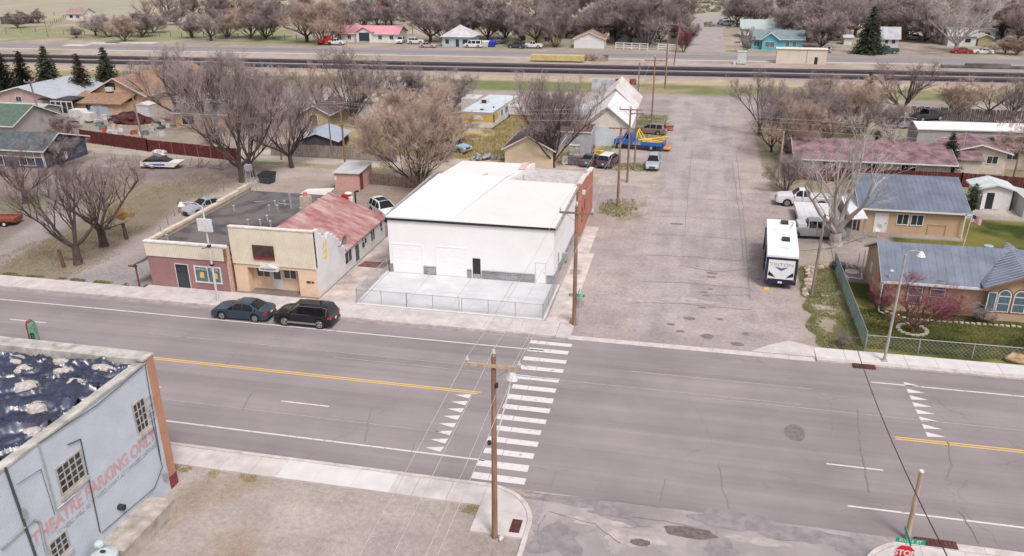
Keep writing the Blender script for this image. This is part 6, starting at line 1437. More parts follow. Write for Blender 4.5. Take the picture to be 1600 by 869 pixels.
    for k in range(3):
        u0, u1 = k/8, (k+1)/8
        bl.quad((.28+u0*L*.8,.12*math.sin(u0*7),z1-u0*.35),(.28+u1*L*.8,.12*math.sin(u1*7),z1-u1*.35),(.28+u1*L*.8,.12*math.sin(u1*7),z1-7/13*hh-u1*.35),(.28+u0*L*.8,.12*math.sin(u0*7),z1-7/13*hh-u0*.35))
    part('red_stripes', fl, mat('flag_red', (.5,.03,.05), .8), f); part('white_stripes', wv, WT, f); part('blue_canton', bl, mat('flag_blue', (.03,.04,.2), .8), f); WMODE[0] = True
    # rocks, steps and bin by the leaning pole
    rnd = random.Random(8); rk = mat('stone_tan', (.42,.34,.28), .95, .2, 3)
    for i in range(18):
        f_ = i/17; px = 1258+10*math.sin(f_*3) if i < 9 else 1262+(i-9)*9; py = 462-i*5 if i < 9 else 419+rnd.uniform(-4,4); x, y = G(px, py); mb = MB(); mb.ball((x,y,.15),rnd.uniform(.3,.55),rnd.uniform(.25,.4),rnd.uniform(.18,.3),7,5,.25,rnd); solo('garden_rock', mb, rk, 'tan rock in the low rock border around the leaning pole', 'rock', 'rocks bordering the yard by the leaning pole')
    for i, (px, py) in enumerate(((1331,425),(1318,434),(1288,461))): x, y = G(px, py); mb = MB(); mb.tube((x,y,0),(x,y,.05+.0*i),.6-.1*i,.6-.1*i,12); solo('stepping_stone', mb, mat('flag_stone', (.47,.42,.37), .95, .15, 2), ['pale flat stone nearest the dark bin','pale flat stone in the middle of the rock border','round flat stone in the grass right of the leaning pole'][i], 'stepping stone')
    x, y = G(1310,421); mb = MB(); mb.box(x-.5,x+.5,y-.4,y+.4,0,.5); mb.box(x-.55,x+.55,y-.45,y+.45,.5,.58); solo('storage_box', mb, mat('bin_blue', (.05,.06,.09), .6), 'dark blue plastic box at the corner of the slatted chain link fence', 'box')
    # stone ring and edging
    cx, cy = G(1425,516)
    for i in range(18):
        a = 2*math.pi*i/18; mb = MB(); mb.box(cx+1.0*math.cos(a)-.16,cx+1.0*math.cos(a)+.16,cy+1.0*math.sin(a)-.10,cy+1.0*math.sin(a)+.10,-.02,.13+rnd.uniform(-.02,.02)); solo('edging_stone', mb, mat('edging_stone', (.50,.45,.36), .95, .2, 3), 'pale stone in the ring around the small red tree', 'stone', 'stone ring around the red tree')
    for i in range(24):
        x, y = G(1385+i*9, 497+i*.62 if i > 3 else 488+i*3); mb = MB(); mb.box(x-.14,x+.14,y-.1,y+.1,-.02,.10+rnd.uniform(-.02,.02)); solo('edging_stone', mb, MC['edging_stone'], 'pale stone in the row along the ranch house flower bed', 'stone', 'stone row along the flower bed')
    x, y = G(1586,566); mb = MB(); mb.ball((x,y,.3),.75,.4,.4,9,6,.15,rnd); solo('boulder', mb, mat('boulder_tan', (.40,.28,.18), .95, .2, 2), 'tan boulder at the fence near the right picture edge', 'boulder')
    for i,(px,py,lb) in enumerate(((1350,574,'rusty storm drain grate in the kerb beside the grey street lamp'),(1462,852,'rusty storm drain grate in the kerb behind the stop sign'),(806,825,'rusty storm drain grate in the kerb right of the corner utility pole'))):
        x, y = G(px,py); dg = thing('storm_drain', lb, 'drain', (x,y,0)); WMODE[0] = False
        wd, dp = ((.72,.25) if i == 0 else ((.95,.3) if i == 1 else (.26,.5)))
        mb = MB(); mb.box(-wd,wd,-dp,dp,.0,.137); part('grate_frame', mb, mat('rust_red', (.10,.03,.025), .85, .3, 4), dg); mb = MB()
        for k in range(9): 
            if i < 2: mb.box(-wd+.06+k*(wd*2-.1)/9,-wd+.12+k*(wd*2-.1)/9,-dp+.03,dp-.03,.137,.143)
            else: mb.box(-wd+.03,wd-.03,-dp+.05+k*.105,-dp+.09+k*.105,.137,.143)
        part('bars', mb, mat('rust_dark', (.05,.018,.016), .9), dg); WMODE[0] = True
    # maroon roof houses
    pw = mat('pale_stucco', (.50,.44,.38), .85, .1, 1); mr = mat('maroon_shingle', (.215,.13,.145), .9, .3, .9, detail=10); 
    house('maroon_house', 'long low house with dull maroon shingle roof behind the tan outbuilding', 'house', (12.8,104.6), 17.5, 9.5, 2.4, 3.7, 'x', pw, mr, openings=(('w','S',3,4.6,.9,2.0,2,1),('w','S',12.0,13.6,.2,2.0,2,1),('w','S',8,9.4,.9,2.0,2,1)), oh=.6)
    def exm(t):
        mb = MB(); mb.hexa([(-.2,-2.6,2.1),(3.2,-2.6,2.1),(3.2,.2,2.9),(-.2,.2,2.9)],[(-.2,-2.6,2.22),(3.2,-2.6,2.22),(3.2,.2,3.05),(-.2,.2,3.05)]); part('porch_roof', mb, mr, t)
        mb = MB(); mb.box(0,3.0,-2.3,0,0,2.1); part('porch_wall', mb, pw, t)
    house('maroon_house', 'gabled house with maroon roof and white barge boards beside the mobile home', 'house', (31.6,110.2), 6.4, 5.5, 2.7, 3.6, 'y', pw, mr, oh=.5, openings=(('w','S',4.2,5.4,1.3,2.2,2,1),), extra=exm)
    house('maroon_house', 'right hand wing house with maroon roof cut by the picture edge', 'house', (38.3,112.9), 9, 5.5, 2.7, 3.5, 'x', pw, mr, oh=.4, openings=(('w','S',.6,1.8,1.3,2.2,2,1),))
    house('mobile_home', 'long white roofed mobile home behind the maroon houses', 'mobile home', (30.0,121.0), 18.0, 4.6, 3.1, 3.6, 'x', mat('mobile_grey', (.34,.33,.34), .7, .08, 1), mat('mobile_roof_white', (.70,.71,.72), .6, .05, .6), rz=R(3), oh=.2, openings=(('w','S',3.2,4.0,1.3,2.0,1,1),('w','S',6.4,7.8,1.2,2.0,2,1),('w','S',12.4,13.8,1.2,2.0,2,1)))
def left_houses():
    nv = mat('navy_siding', (.052,.062,.105), .75, .1, 1); gr = mat('grey_shake', (.27,.245,.22), .85, .12, 3); sh = mat('slate_shingle', (.085,.10,.11), .9, .22, 2)
    def ex(t):
        mb = MB(); mb.box(.0,16.2,-.04,-.005,1.5,2.5); part('upper_siding', mb, gr, t)
        mb = MB(); mb.box(0,16.25,-.055,-.04,1.42,1.55); mb.box(15.9,16.22,-.06,.02,0,2.55); mb.path([(16.15,-.35,2.4),(16.3,-.35,.2)],.06); part('corner_trim', mb, WT, t)
        mb = MB(); mb.box(16.15,16.22,2.1,2.75,1.2,2.7); mb.box(16.15,16.22,3.6,4.1,.3,1.4); part('gable_window', mb, WT, t)
    house('blue_house', 'navy blue house with white trim and slate shingle roof at the left edge', 'house', (-99.6,90.0), 16.2, 8.0, 2.6, 4.1, 'x', nv, sh, oh=.5, extra=ex, ridge_at=.35, openings=(('w','S',12.2,14.6,.35,2.35,2,2),('w','S',8.5,9.6,.2,1.4,1,1),('w','S',3,5,.4,2.2,2,2)))
    house('green_roof_house', 'house with dark green roof and grey gable behind the navy blue house', 'house', (-113.5,103.2), 13.5, 9, 2.5, 4.6, 'x', mat('grey_board', (.36,.34,.33), .8, .1, 1, stretch=(4,4,.5)), mat('green_shingle', (.085,.125,.095), .9, .15, 2), oh=.5, openings=(('w','S',6,8,.8,2,2,1),))
    mb = MB(); x, y = G(47,194); mb.hexa([(x-5,y-.7,0),(x+2.6,y-.9,0),(x+2.6,y+2,0),(x-5,y+2,0)],[(x-4.6,y-.4,.7),(x+2.0,y,1.7),(x+2.2,y+1.8,1.9),(x-4.6,y+1.6,.9)]); solo('covered_boat', mb, mat('white_cover', (.62,.62,.62), .6, .08, 1), 'white covered boat shape under the grey gable', 'boat')
    house('metal_roof_house', 'pale pink house with wide light grey metal roof under the dark conifers', 'house', (-124,123.5), 15.5, 14, 2.4, 4.4, 'y', mat('pink_wall', (.45,.33,.31), .85, .08, 1), mat('light_metal', (.43,.46,.50), .5, .06, .6, .2), ribs=.9, oh=.5, openings=(('w','S',6.5,7.6,1.8,2.7,2,1),))
    house('metal_roof_shed', 'low shed with light corrugated roof in front of the pink house', 'shed', (-118,113.6), 13, 5.5, 2.2, 3.0, 'x', mat('grey_board2', (.3,.29,.28), .8), mat('light_metal_ribbed', (.42,.45,.46), .55, .1, 1, .2), ribs=.5, oh=.3)
    def exb(t):
        mb = MB(); rm2 = MC['brown_shingle']; mb.hexa([(-1.6,-4.8,1.9),(9.2,-4.8,1.9),(9.2,.3,3.1),(-1.6,.3,3.1)],[(-1.6,-4.8,2.05),(9.2,-4.8,2.05),(9.2,.3,3.25),(-1.6,.3,3.25)]); part('porch_roof', mb, rm2, t)
        mb = MB(); mb.box(-1.2,8.8,-4.3,-.01,0,1.95); part('porch_wall', mb, MC['peach_wall'], t); window(t,'S',-4.3,1.8,3.0,.7,1.7,WT2,GL,2,1); mb = MB(); mb.box(3.6,4.8,-4.33,-4.3,.1,1.8); part('doorway', mb, BLK, t)
        mb = MB(); mb.box(3.0,5.0,-.03,0,3.6,4.8); part('attic_window', mb, BLK, t); mb = MB(); mb.box(3.4,4.7,-.7,-.03,3.4,4.1); part('cooler', mb, WT2, t)
    mat('brown_shingle', (.27,.165,.105), .9, .18, 2); pe = mat('peach_wall', (.50,.34,.23), .85, .08, 1)
    house('brown_roof_house', 'peach walled house with tall brown shingle roof and front porch', 'house', (-105.5,128), 10.5, 22, 3.0, 5.6, 'y', pe, MC['brown_shingle'], oh=.7, openings=(), extra=exb, chimney=(7.8,3,6.2))
    wd = mat('old_white_frame', (.5,.5,.5), .7)
    x, y = G(95,180); s = thing('window_sunroom', 'black roofed sunroom of old white window frames at the left', 'sunroom', (x-.5,y,0)); WMODE[0] = False
    mb = MB(); mb.box(-3.6,3.4,0,4.0,2.5,2.65); part('roof', mb, BLK, s)
    for a in (-1.0,.1,1.2,2.3): window(s,'S',0,a,a+.85,.4,2.3,wd,GL,1,2)
    mb = MB(); mb.box(-1.1,3.3,.01,.1,0,2.5); part('wall', mb, WT2, s); WMODE[0] = True
    # tan shed with camper
    house('tan_shed', 'tan garage with dark roof hidden behind bare trees at the left', 'garage', (-81.5,116.5), 9, 7, 2.5, 3.3, 'x', mat('tan_plaster', (.50,.33,.20), .85, .08, 1), mat('dark_shingle', (.10,.095,.11), .9, .2, 2), oh=.5, openings=(('w','S',1.2,3.4,.6,2.0,2,1),('d','S',6.5,7.4,0,2)))
    t = thing('travel_trailer', 'white camper trailer parked behind the tan garage under bare trees', 'travel trailer', (-85,127,0), R(12)); WMODE[0] = False
    mb = MB(); mb.prism([(0,.6),(13,.6),(13,2.9),(12,3.2),(1.8,3.2),(.2,2.2)], 0, 2.5, 1); part('body', mb, WT, t)
    mb = MB(); mb.box(1.0,2.6,-.03,0,1.7,2.4); mb.box(5,6.2,-.03,0,1.7,2.4); part('window', mb, GL, t)
    mb = MB(); mb.box(.4,1.2,-.03,-.0,.7,1.5); mb.box(.2,12.8,-.02,-.001,.62,.9); part('stripe', mb, mat('camper_dark', (.06,.07,.09)), t)
    mb = MB(); mb.tube((7,-.02,.35),(7,.3,.35),.35,.35,12); mb.tube((7.9,-.02,.35),(7.9,.3,.35),.35,.35,12); part('wheel', mb, TYRE, t); WMODE[0] = True
    mb = MB(); x, y = G(225,182); mb.box(x-1.5,x+1.2,y,y+2,0,1.9); mb.prism([(x-1.6,1.9),(x+1.3,1.9),(x-.15,2.35)], y-.1, y+2.1, 1); solo('storage_shed', mb, WT2, 'small white storage shed in the cluttered yard', 'shed')
    # brown roofed shed etc.
    house('brown_shed', 'small khaki shed with dusky purple shingle roof among bare trees', 'shed', (-62.2,121.8), 4.8, 9.5, 2.0, 3.2, 'y', mat('khaki_wall', (.36,.29,.19), .9, .1, 1), mat('purple_shingle', (.16,.12,.13), .9, .2, 2), oh=.4, openings=(('d','S',1.8,2.8,.0,1.8),), dm=mat('old_door_brown', (.17,.11,.08), .9))
    house('blue_roof_shed', 'low shed with pale blue metal roof behind the grey board fence', 'shed', (-54.5,104.6), 5.8, 6.0, 1.7, 2.7, 'y', mat('dark_board', (.06,.055,.06), .9), mat('pale_blue_metal', (.36,.43,.52), .5, .06, .8, .2), rz=R(8), oh=.3)
    house('white_roof_shed', 'shed with white patched roof behind the khaki shed', 'shed', (-57.5,131), 6, 6, 2.6, 3.2, 'x', WT2, mat('patched_white', (.55,.53,.52), .8, .25, 1), oh=.3)
    # pink shed
    pk = mat('pink_block', (.50,.29,.25), .9, .06, 2); x0, y0 = -41.5, 88.0
    t = thing('pink_shed', 'pink block shed with pale slanted metal roof by the dirt yard', 'shed', (x0,y0,0)); WMODE[0] = False
    mb = MB(); mb.hexa([(0,0,-.05),(3.1,0,-.05),(3.1,4.2,-.05),(0,4.2,-.05)],[(0,0,2.05),(3.1,0,2.1),(3.1,4.2,2.35),(0,4.2,2.35)]); part('wall', mb, pk, t)
    mb = MB(); mb.hexa([(-.15,-.2,2.08),(3.3,-.2,2.12),(3.3,4.4,2.42),(-.15,4.4,2.42)],[(-.15,-.2,2.14),(3.3,-.2,2.18),(3.3,4.4,2.48),(-.15,4.4,2.48)]); part('roof', mb, mat('pale_sheet', (.52,.54,.55), .5, .08, 1, .2), t)
    mb = MB(); mb.box(3.1,3.14,.35,1.2,.02,1.95); part('door', mb, mat('maroon_door', (.15,.03,.025), .7), t)
    mb = MB(); mb.box(.05,.3,-.02,0,1.2,1.7); part('notice', mb, WT, t); WMODE[0] = True
    t = thing('canopy', 'white flat canopy roof on posts behind the red metal roof', 'canopy', (-40.8,74.8,0)); WMODE[0] = False
    mb = MB(); mb.hexa([(-.3,0,2.3),(3.4,0,2.5),(3.1,5.0,2.7),(0,4.8,2.5)],[(-.3,0,2.36),(3.4,0,2.56),(3.1,5.0,2.76),(0,4.8,2.56)]); part('roof', mb, mat('canopy_white', (.60,.57,.55), .7, .08, 1), t)
    mb = MB()
    for a, b in ((0,.2),(3.1,.2),(0,4.6),(2.9,4.8)): mb.box(a,a+.08,b,b+.08,0,2.5)
    part_each('post', mb, 8, WT2, t); WMODE[0] = True
    # yellow mobile home
    yl = mat('yellow_metal', (.52,.36,.12), .7, .1, 1); wl = mat('mobile_white', (.58,.56,.53), .7, .08, 1); ang = R(-8)
    t = thing('mobile_home', 'yellow and white mobile home with pale flat roof in the dry grass', 'mobile home', (-35.6,123.2,0), R(-3)); WMODE[0] = False
    mb = MB(); mb.box(0,4.9,0,15,1.3,2.75); part('wall', mb, yl, t); mb = MB(); mb.box(-.01,4.91,-.02,15,.5,1.32); mb.box(-.02,4.92,-.03,15.02,2.6,2.85); mb.box(4.9,4.925,3.5,15,1.3,2.6); part('white_band', mb, wl, t)
    mb = MB(); mb.box(-.12,5.02,-.15,15.1,2.85,2.95); part('roof', mb, mat('mobile_roof_pale', (.50,.55,.58), .6, .08, .8), t)
    mb = MB(); mb.box(1.9,3.4,-.05,-.0,1.75,2.35); part('window', mb, WT, t)
    for a, b, c in ((.6,1.2,1.2),(5.0,5.8,1.5),(7.4,8.8,1.5),(10.4,11.2,1.2),(12.4,13,1.5)): mb = MB(); mb.box(4.925,4.95,a,b,c,2.4); part('window', mb, GL, t)
    mb = MB(); mb.box(.1,4.8,.05,.2,0,.5); part('skirting', mb, WT2, t)
    mb = MB(); mb.box(1.0,2.2,6.5,7.6,2.95,3.7); part('cooler', mb, WT2, t); mb = MB(); mb.box(1.2,2.0,6.45,6.5,3.1,3.6); part('cooler_grille', mb, DK, t); mb = MB(); mb.box(2.6,3.1,1.2,1.8,2.95,3.1); mb.box(4,4.2,3.5,3.8,2.95,3.15); part('roof_vent', mb, DK, t); WMODE[0] = True
    mb = MB(); mb.box(-38.5,-35.7,133,137,0,3.1); solo('stock_tank_shed', mb, WT2, 'pale white block shed standing behind the yellow mobile home', 'shed')
    x, y = G(813,188); mb = MB(); mb.box(x-2,x+2.6,y,y+2.6,.9,2.2); solo('truck_camper', mb, mat('camper_shell', (.58,.57,.58), .5, .08, 1), 'white camper shell box resting in the weeds right of the yellow mobile home', 'camper shell'); mb = MB(); mb.box(x-1.8,x+2.4,y+.1,y+2.5,.1,.9); solo('wooden_crate_base', mb, mat('crate_tan', (.42,.28,.12), .9, .2, 2), 'tan wooden base beneath the white camper shell', 'base')
    house('cream_garage', 'cream garage with dark purple roof behind the white garage building', 'garage', (-24.0,102.6), 6.4, 9.5, 2.4, 4.1, 'y', mat('cream_wall', (.56,.46,.33), .9, .05, 1), mat('dusky_roof', (.105,.075,.085), .9, .15, 2), oh=.35, fm=WT)
    house('grey_lean_to', 'grey metal shed with rusty top board behind the bare tree', 'shed', (-19.2,111.0), 5.4, 5, 3.0, 3.2, 'x', mat('grey_sheet', (.36,.36,.39), .6, .12, .8), mat('rust_board', (.13,.07,.06), .9, .2), oh=.1)
    def exw(t):
        mb = MB(); mb.box(-4.4,.0,-.4,12,0,2.6); part('side_wing', mb, MC['barn_wall'], t); mb = MB(); mb.hexa([(-4.8,-.7,2.5),(.2,-.7,4.3),(.2,12,4.3),(-4.8,12,2.5)],[(-4.8,-.7,2.6),(.2,-.7,4.4),(.2,12,4.4),(-4.8,12,2.6)]); part('wing_roof', mb, MC['barn_roof_grey'], t)
        mb = MB()
        for i in range(34):
            y = 5+i*.6; h_ = 1
        garage_door(t,'S',0,.9,4.0,.0,2.6,mat('barn_door_blue', (.52,.56,.60), .6, .05),WT2,5)
        mb = MB(); mb.hexa([(2.0,9,5.7),(6.6,9,3.0),(6.6,26,3.0),(2.0,26,5.7)],[(2.0,9,5.78),(6.6,9,3.08),(6.6,26,3.08),(2.0,26,5.78)]); 
    mat('barn_wall', (.60,.55,.49), .85, .08, 1); mat('barn_roof_grey', (.50,.50,.52), .6, .15, .8)
    house('white_barn', 'tall white barn workshop with steep pale roof and blue grey roller door', 'barn', (-15.4,116.6), 6.3, 12, 3.1, 5.6, 'y', MC['barn_wall'], mat('barn_roof_white', (.66,.66,.67), .6, .06, 1), oh=.35, ribs=0, extra=exw)
    house('white_barn', 'rear barn section with rusty weathered metal roof behind the white workshop', 'barn', (-15.6,128.9), 6.4, 10.5, 3.3, 6.2, 'y', MC['barn_wall'], mat('barn_roof_weathered', (.58,.56,.55), .7, .2, .7, c2=(.38,.30,.27), mix=.4, stretch=(1,.4,1)), oh=.3, ribs=.8)
    xa, za = PY(925,123,140); xb, zb = PY(960,146,140); mb = MB(); mb.box(xa,xb,139.9,140.3,zb,za) ; solo('barn_false_end', mb, mat('grey_tin', (.46,.46,.48), .6, .2, 1), 'grey tin sheeting end of the barn toward the railway', 'barn end')
    mb = MB()
    for a in (962,984): (u, z1), (v, z0) = PY(a,123,139.9), PY(a+10,133,139.9); mb.box(u,v,139.7,139.88,z0,z1)
    solo('rust_panel', mb, mat('rust_panel', (.16,.07,.05), .9, .3), 'dark rusty panels on the tin barn end', 'rusty panels')
def far_side():
    blu = mat('faded_shingle_grey', (.33,.33,.36), .9, .1, 1); pkr = mat('pink_metal_roof', (.55,.24,.28), .7, .06, .4); wh = mat('far_white', (.64,.63,.61), .8, .05, .5)
    def exp_(t):
        mb = MB(); mb.prism([(7.2,0),(12,0),(12,2.9),(9.6,4.1),(7.2,2.9)], -1.2, 1, 1); part('gable_wall', mb, wh, t)
        mb = MB(); mb.hexa([(6.9,-1.6,2.9),(9.6,-1.6,4.3),(9.6,3,4.5),(6.9,1,2.9)],[(6.9,-1.6,3.1),(9.6,-1.6,4.5),(9.6,3,4.7),(6.9,1,3.1)]); mb.hexa([(12.3,-1.6,2.9),(9.6,-1.6,4.3),(9.6,3,4.5),(12.3,1,2.9)],[(12.3,-1.6,3.1),(9.6,-1.6,4.5),(9.6,3,4.7),(12.3,1,3.1)]); part('gable_roof', mb, pkr, t)
        mb = MB(); mb.box(8.0,11.2,-1.25,-1.2,.4,2.9); part('gable_window', mb, GL, t)
        mb = MB(); mb.box(8,11.2,-1.9,-1.3,0,.5); part('step', mb, mat('step_grey', (.3,.3,.3)), t)
    house('pink_roof_house', 'long white house with pink metal roof beyond the highway', 'house', (-106,234.2), 19.5, 8.5, 2.6, 4.3, 'x', wh, pkr, rz=R(1.5), oh=.5, extra=exp_, openings=(('w','S',1,2,.9,2,2,1),('w','S',4,5,.9,2,2,1),('w','S',13.5,14.6,.9,2,2,1),('w','S',17,18.1,.9,2,2,1)))
    # hip cottage
    t = thing('hip_roof_cottage', 'small pale blue grey cottage with pyramid roof beyond the highway', 'house', (-71,228,0)); WMODE[0] = False
    mb = MB(); mb.box(0,8.6,0,8,0,2.7); part('wall', mb, mat('cottage_blue', (.40,.47,.50), .8), t)
    mb = MB(); mb.add([(-.6,-.6,2.65),(9.2,-.6,2.65),(9.2,8.6,2.65),(-.6,8.6,2.65),(4.3,4,5.6)],[(0,1,4),(1,2,4),(2,3,4),(3,0,4),(3,2,1,0)]); part('roof', mb, mat('cottage_roof', (.46,.45,.46), .8, .12, .6), t)
    mb = MB(); mb.box(1,2,-.05,0,.8,2); mb.box(6,7.4,-.05,0,.8,2); mb.box(4,4.9,-.05,0,0,2); part('window', mb, GL, t); WMODE[0] = True
    house('white_garage', 'white double garage with brown gable roof by the highway', 'garage', (-33.9,229.6), 8.2, 7.5, 2.5, 4.2, 'y', wh, mat('brown_roof_far', (.28,.17,.12), .9, .1, 1), rz=R(1.5), oh=.4, openings=(('g','S',.6,3.8,0,2.2),('g','S',4.4,7.6,0,2.2)))
    house('yellow_house', 'two storey pale yellow house behind parked cars beyond the highway', 'house', (-51.5,240), 7, 8, 4.3, 6.2, 'y', mat('pale_yellow', (.52,.44,.28), .8), mat('far_brown_roof', (.22,.13,.10), .9), oh=.4, openings=(('w','S',1,2,.6,2,1,1),))
    house('yellow_house_wing', 'yellow cottage wing with brown roof right of the two storey yellow house', 'house', (-45.2,237.5), 5.2, 8, 2.6, 4.6, 'y', MC['pale_yellow'], MC['far_brown_roof'], oh=.4, openings=(('w','S',1.6,3.4,.9,2,2,1),))
    house('cottage', 'small dark roofed cottage with white gable between bare trees', 'house', (-41,256), 6, 7, 2.8, 4.8, 'x', wh, mat('purple_grey_roof', (.2,.19,.24), .9), oh=.4, openings=(('w','S',1,3,.9,2,2,1),))
    house('grey_trailer_home', 'long grey trailer home behind the longer white rail fence', 'mobile home', (-26,246), 13, 5, 2.7, 3.2, 'x', mat('trailer_grey', (.36,.37,.40), .7), mat('trailer_roof', (.4,.4,.42), .7), oh=.2, openings=(('w','S',2,3,1.1,2,1,1),('w','S',6,8,1.1,2,2,1)))
    house('grey_trailer_home', 'second grey trailer home nearer the far street corner', 'mobile home', (-9.5,247), 7.5, 5, 2.6, 3.0, 'x', MC['trailer_grey'], MC['trailer_roof'], oh=.2, openings=(('w','S',1,2.4,1.1,2,1,1),))
    tq = mat('turquoise_wall', (.10,.36,.44), .8, .05, .5); tr = mat('teal_roof', (.17,.22,.24), .9, .1, 1)
    def ext(t):
        mb = MB(); mb.prism([(2.6,0),(6.6,0),(6.6,2.7),(4.6,4.2),(2.6,2.7)], -1.2, 1, 1); part('gable_wall', mb, tq, t)
        mb = MB(); mb.hexa([(2.2,-1.6,2.5),(4.6,-1.6,4.3),(4.6,3,4.3),(2.2,2,2.5)],[(2.2,-1.6,2.7),(4.6,-1.6,4.5),(4.6,3,4.5),(2.2,2,2.7)]); mb.hexa([(7,-1.6,2.5),(4.6,-1.6,4.3),(4.6,3,4.3),(7,2,2.5)],[(7,-1.6,2.7),(4.6,-1.6,4.5),(4.6,3,4.5),(7,2,2.7)]); part('gable_roof', mb, tr, t)
        mb = MB(); mb.prism([(2.1,2.45),(4.6,4.3),(7.1,2.45),(7.1,2.7),(4.6,4.6),(2.1,2.7)], -1.7, -1.61, 1); part('gable_trim', mb, WT, t)
        window(t,'S',-1.2,3.4,5.8,.8,2.1,WT,GLB,2,1); window(t,'S',0,8.6,9.6,.8,2.1,WT,GLB,1,1); window(t,'S',0,10.4,11.4,.8,2.1,WT,GLB,1,1)
    house('turquoise_house', 'turquoise cottage with white window trim at the far street corner', 'house', (13.2,234.5), 13, 8, 2.8, 4.6, 'x', tq, tr, oh=.5, extra=ext, openings=(('w','S',.6,2,.8,2.1,2,1),))
    house('pale_green_house', 'pale green roofed house behind the turquoise cottage', 'house', (11.5,262), 11, 9, 2.8, 4.8, 'x', mat('sage_wall', (.44,.50,.48), .8), mat('sage_roof', (.36,.42,.41), .9), oh=.5, openings=(('w','S',2,3,1,2,1,1),))
    mb = MB(); mb.hexa([(10.5,246.5,2.2),(16,246.5,2.2),(15.5,251,2.7),(10.5,251,2.7)],[(10.5,246.5,2.4),(16,246.5,2.4),(15.5,251,2.9),(10.5,251,2.9)]); mb.box(10.8,15.2,247,250.5,0,2.3); solo('white_outbuilding', mb, wh, 'flat white roofed outbuilding behind the turquoise cottage', 'outbuilding')
    spec = [('cream_cottage','small cream cottage half hidden by bare trees right of the turquoise cottage',1275,59,1305,2.6,4.4,(.48,.45,.42),(.36,.33,.32)),
      ('white_hut','tiny white hut right of the cream cottage beyond the highway',1318,70,1330,2,2.4,(.6,.6,.6),(.5,.5,.5)),
      ('grey_bungalow','grey bungalow with pale roof behind the large dark spruce',1376,74,1402,2.6,5.0,(.50,.50,.51),(.40,.39,.42)),
      ('small_garage','brown fronted small garage right of the grey bungalow',1403,62,1416,2.2,3.0,(.26,.15,.10),(.3,.3,.33)),
      ('white_gable_cottage','white cottage with grey gable left of the driveway far right',1480,72,1522,2.8,4.6,(.55,.57,.56),(.36,.37,.38)),
      ('white_gable_cottage','white porch cottage behind the tan garage far right',1512,62,1552,2.8,5.4,(.58,.58,.57),(.48,.48,.47)),
      ('tan_garage','little tan garage between two white cottages far right',1527,72,1548,2.2,3.0,(.38,.32,.20),(.42,.42,.42)),
      ('dark_house','dark grey house in trees at the far right edge',1566,56,1600,3.0,4.6,(.2,.19,.2),(.26,.26,.28)),
      ('white_van_house','low white roofed house in the far right treeline',1385,38,1420,2.4,3.4,(.45,.45,.45),(.34,.34,.36)),
      ('brick_house','reddish house deep in the far right trees',1410,40,1450,2.6,4.2,(.30,.18,.16),(.25,.18,.17)),
      ('white_house','white house behind the big cottonwood beyond the highway',776,55,800,2.6,4.2,(.6,.6,.6),(.4,.4,.45)),
      ('white_farmhouse','far white farmhouse at the left beyond the green field',105,32,133,2.6,4.4,(.6,.56,.54),(.3,.2,.18)),
      ('grey_farm_shed','dark farm shed at the far left edge of the fields',2,38,36,2.6,3.2,(.1,.08,.09),(.1,.09,.1)),
      ('farm_house','grey farm house hidden in trees right of the white vans',338,42,366,2.6,4.0,(.3,.3,.34),(.34,.34,.38)),
      ('white_block_house','pale house hidden behind bare trees left of the long barn roof',605,155,640,2.4,3.4,(.45,.42,.4),(.42,.4,.4)),
      ('distant_white_house','white house by the far street behind the parked SUV',1180,25,1200,3.0,5.0,(.5,.52,.55),(.4,.42,.45))]
    for i, (nm, lb, a, b, c, hw, hr, wc, rc) in enumerate(spec):
        x0, y0 = G(a,b); x1, _ = G(c,b); w_ = x1-x0; W_ = mat('fw%d'%i, wc, .85, .08, 1); R_ = mat('fr%d'%i, rc, .9, .12, .8)
        house(nm, lb, 'house', (x0,y0), w_, 7 if w_ > 5 else 4, hw, hr, 'x' if i % 3 else 'y', W_, R_, oh=.4, openings=(('w','S',w_*.2,w_*.4,1,2,1,1),('w','S',w_*.6,w_*.8,1,2,1,1)) if w_ > 4 else ())
    # container buildings by the tracks
    x0, y0 = G(1212,99); x1, _ = G(1292,103); be = mat('beige_box', (.56,.50,.42), .8, .05, .5)
    t = thing('equipment_building', 'long beige flat roofed equipment building beside the railway', 'building', (x0,y0,0), R(-2)); WMODE[0] = False; L = x1-x0
    mb = MB(); mb.box(0,L,0,3,0,3.3); part('wall', mb, be, t); mb = MB(); mb.box(-.2,L+.2,-.2,3.2,3.3,3.42); part('roof', mb, mat('beige_roof', (.64,.60,.53), .8), t)
    mb = MB(); mb.box(L-2.6,L-1.9,-.05,0,0,1.6); part('door', mb, BLK, t); mb = MB(); mb.box(L*.6,L*.6+.2,-.05,0,0,3.2); part('panel_joint', mb, GALV, t); WMODE[0] = True
    x, y = G(1158,101); mb = MB(); mb.box(x-1,x+1,y,y+1.6,.2,2.9); mb.box(x-1.1,x+1.1,y-.1,y+1.7,2.9,3.0); mb.box(x-1.8,x-1.2,y,y+.8,0,.8); solo('signal_cabinet', mb, mat('cabinet_silver', (.50,.52,.55), .5), 'silver signal cabinet standing alone beside the railway', 'cabinet')
    x, y = G(873,97.5); mb = MB(); mb.box(x-7,x+6,y,y+2.2,.3,1.6)
    for i in range(20): mb.box(x-7+i*.65,x-6.8+i*.65,y-.06,y,.3,1.5)
    solo('pipe_stack', mb, mat('pipe_yellow', (.50,.40,.18), .8, .1, 1), 'long stack of yellow material between the highway and the tracks', 'stack')
    rnd = random.Random(4); x, y = G(928,95.5); mb = MB()
    for i in range(14): a = x+rnd.uniform(-2.6,2.6); b = y+rnd.uniform(-1,1); mb.box(a,a+rnd.uniform(.4,1.4),b,b+.5,0,rnd.uniform(.5,1.7))
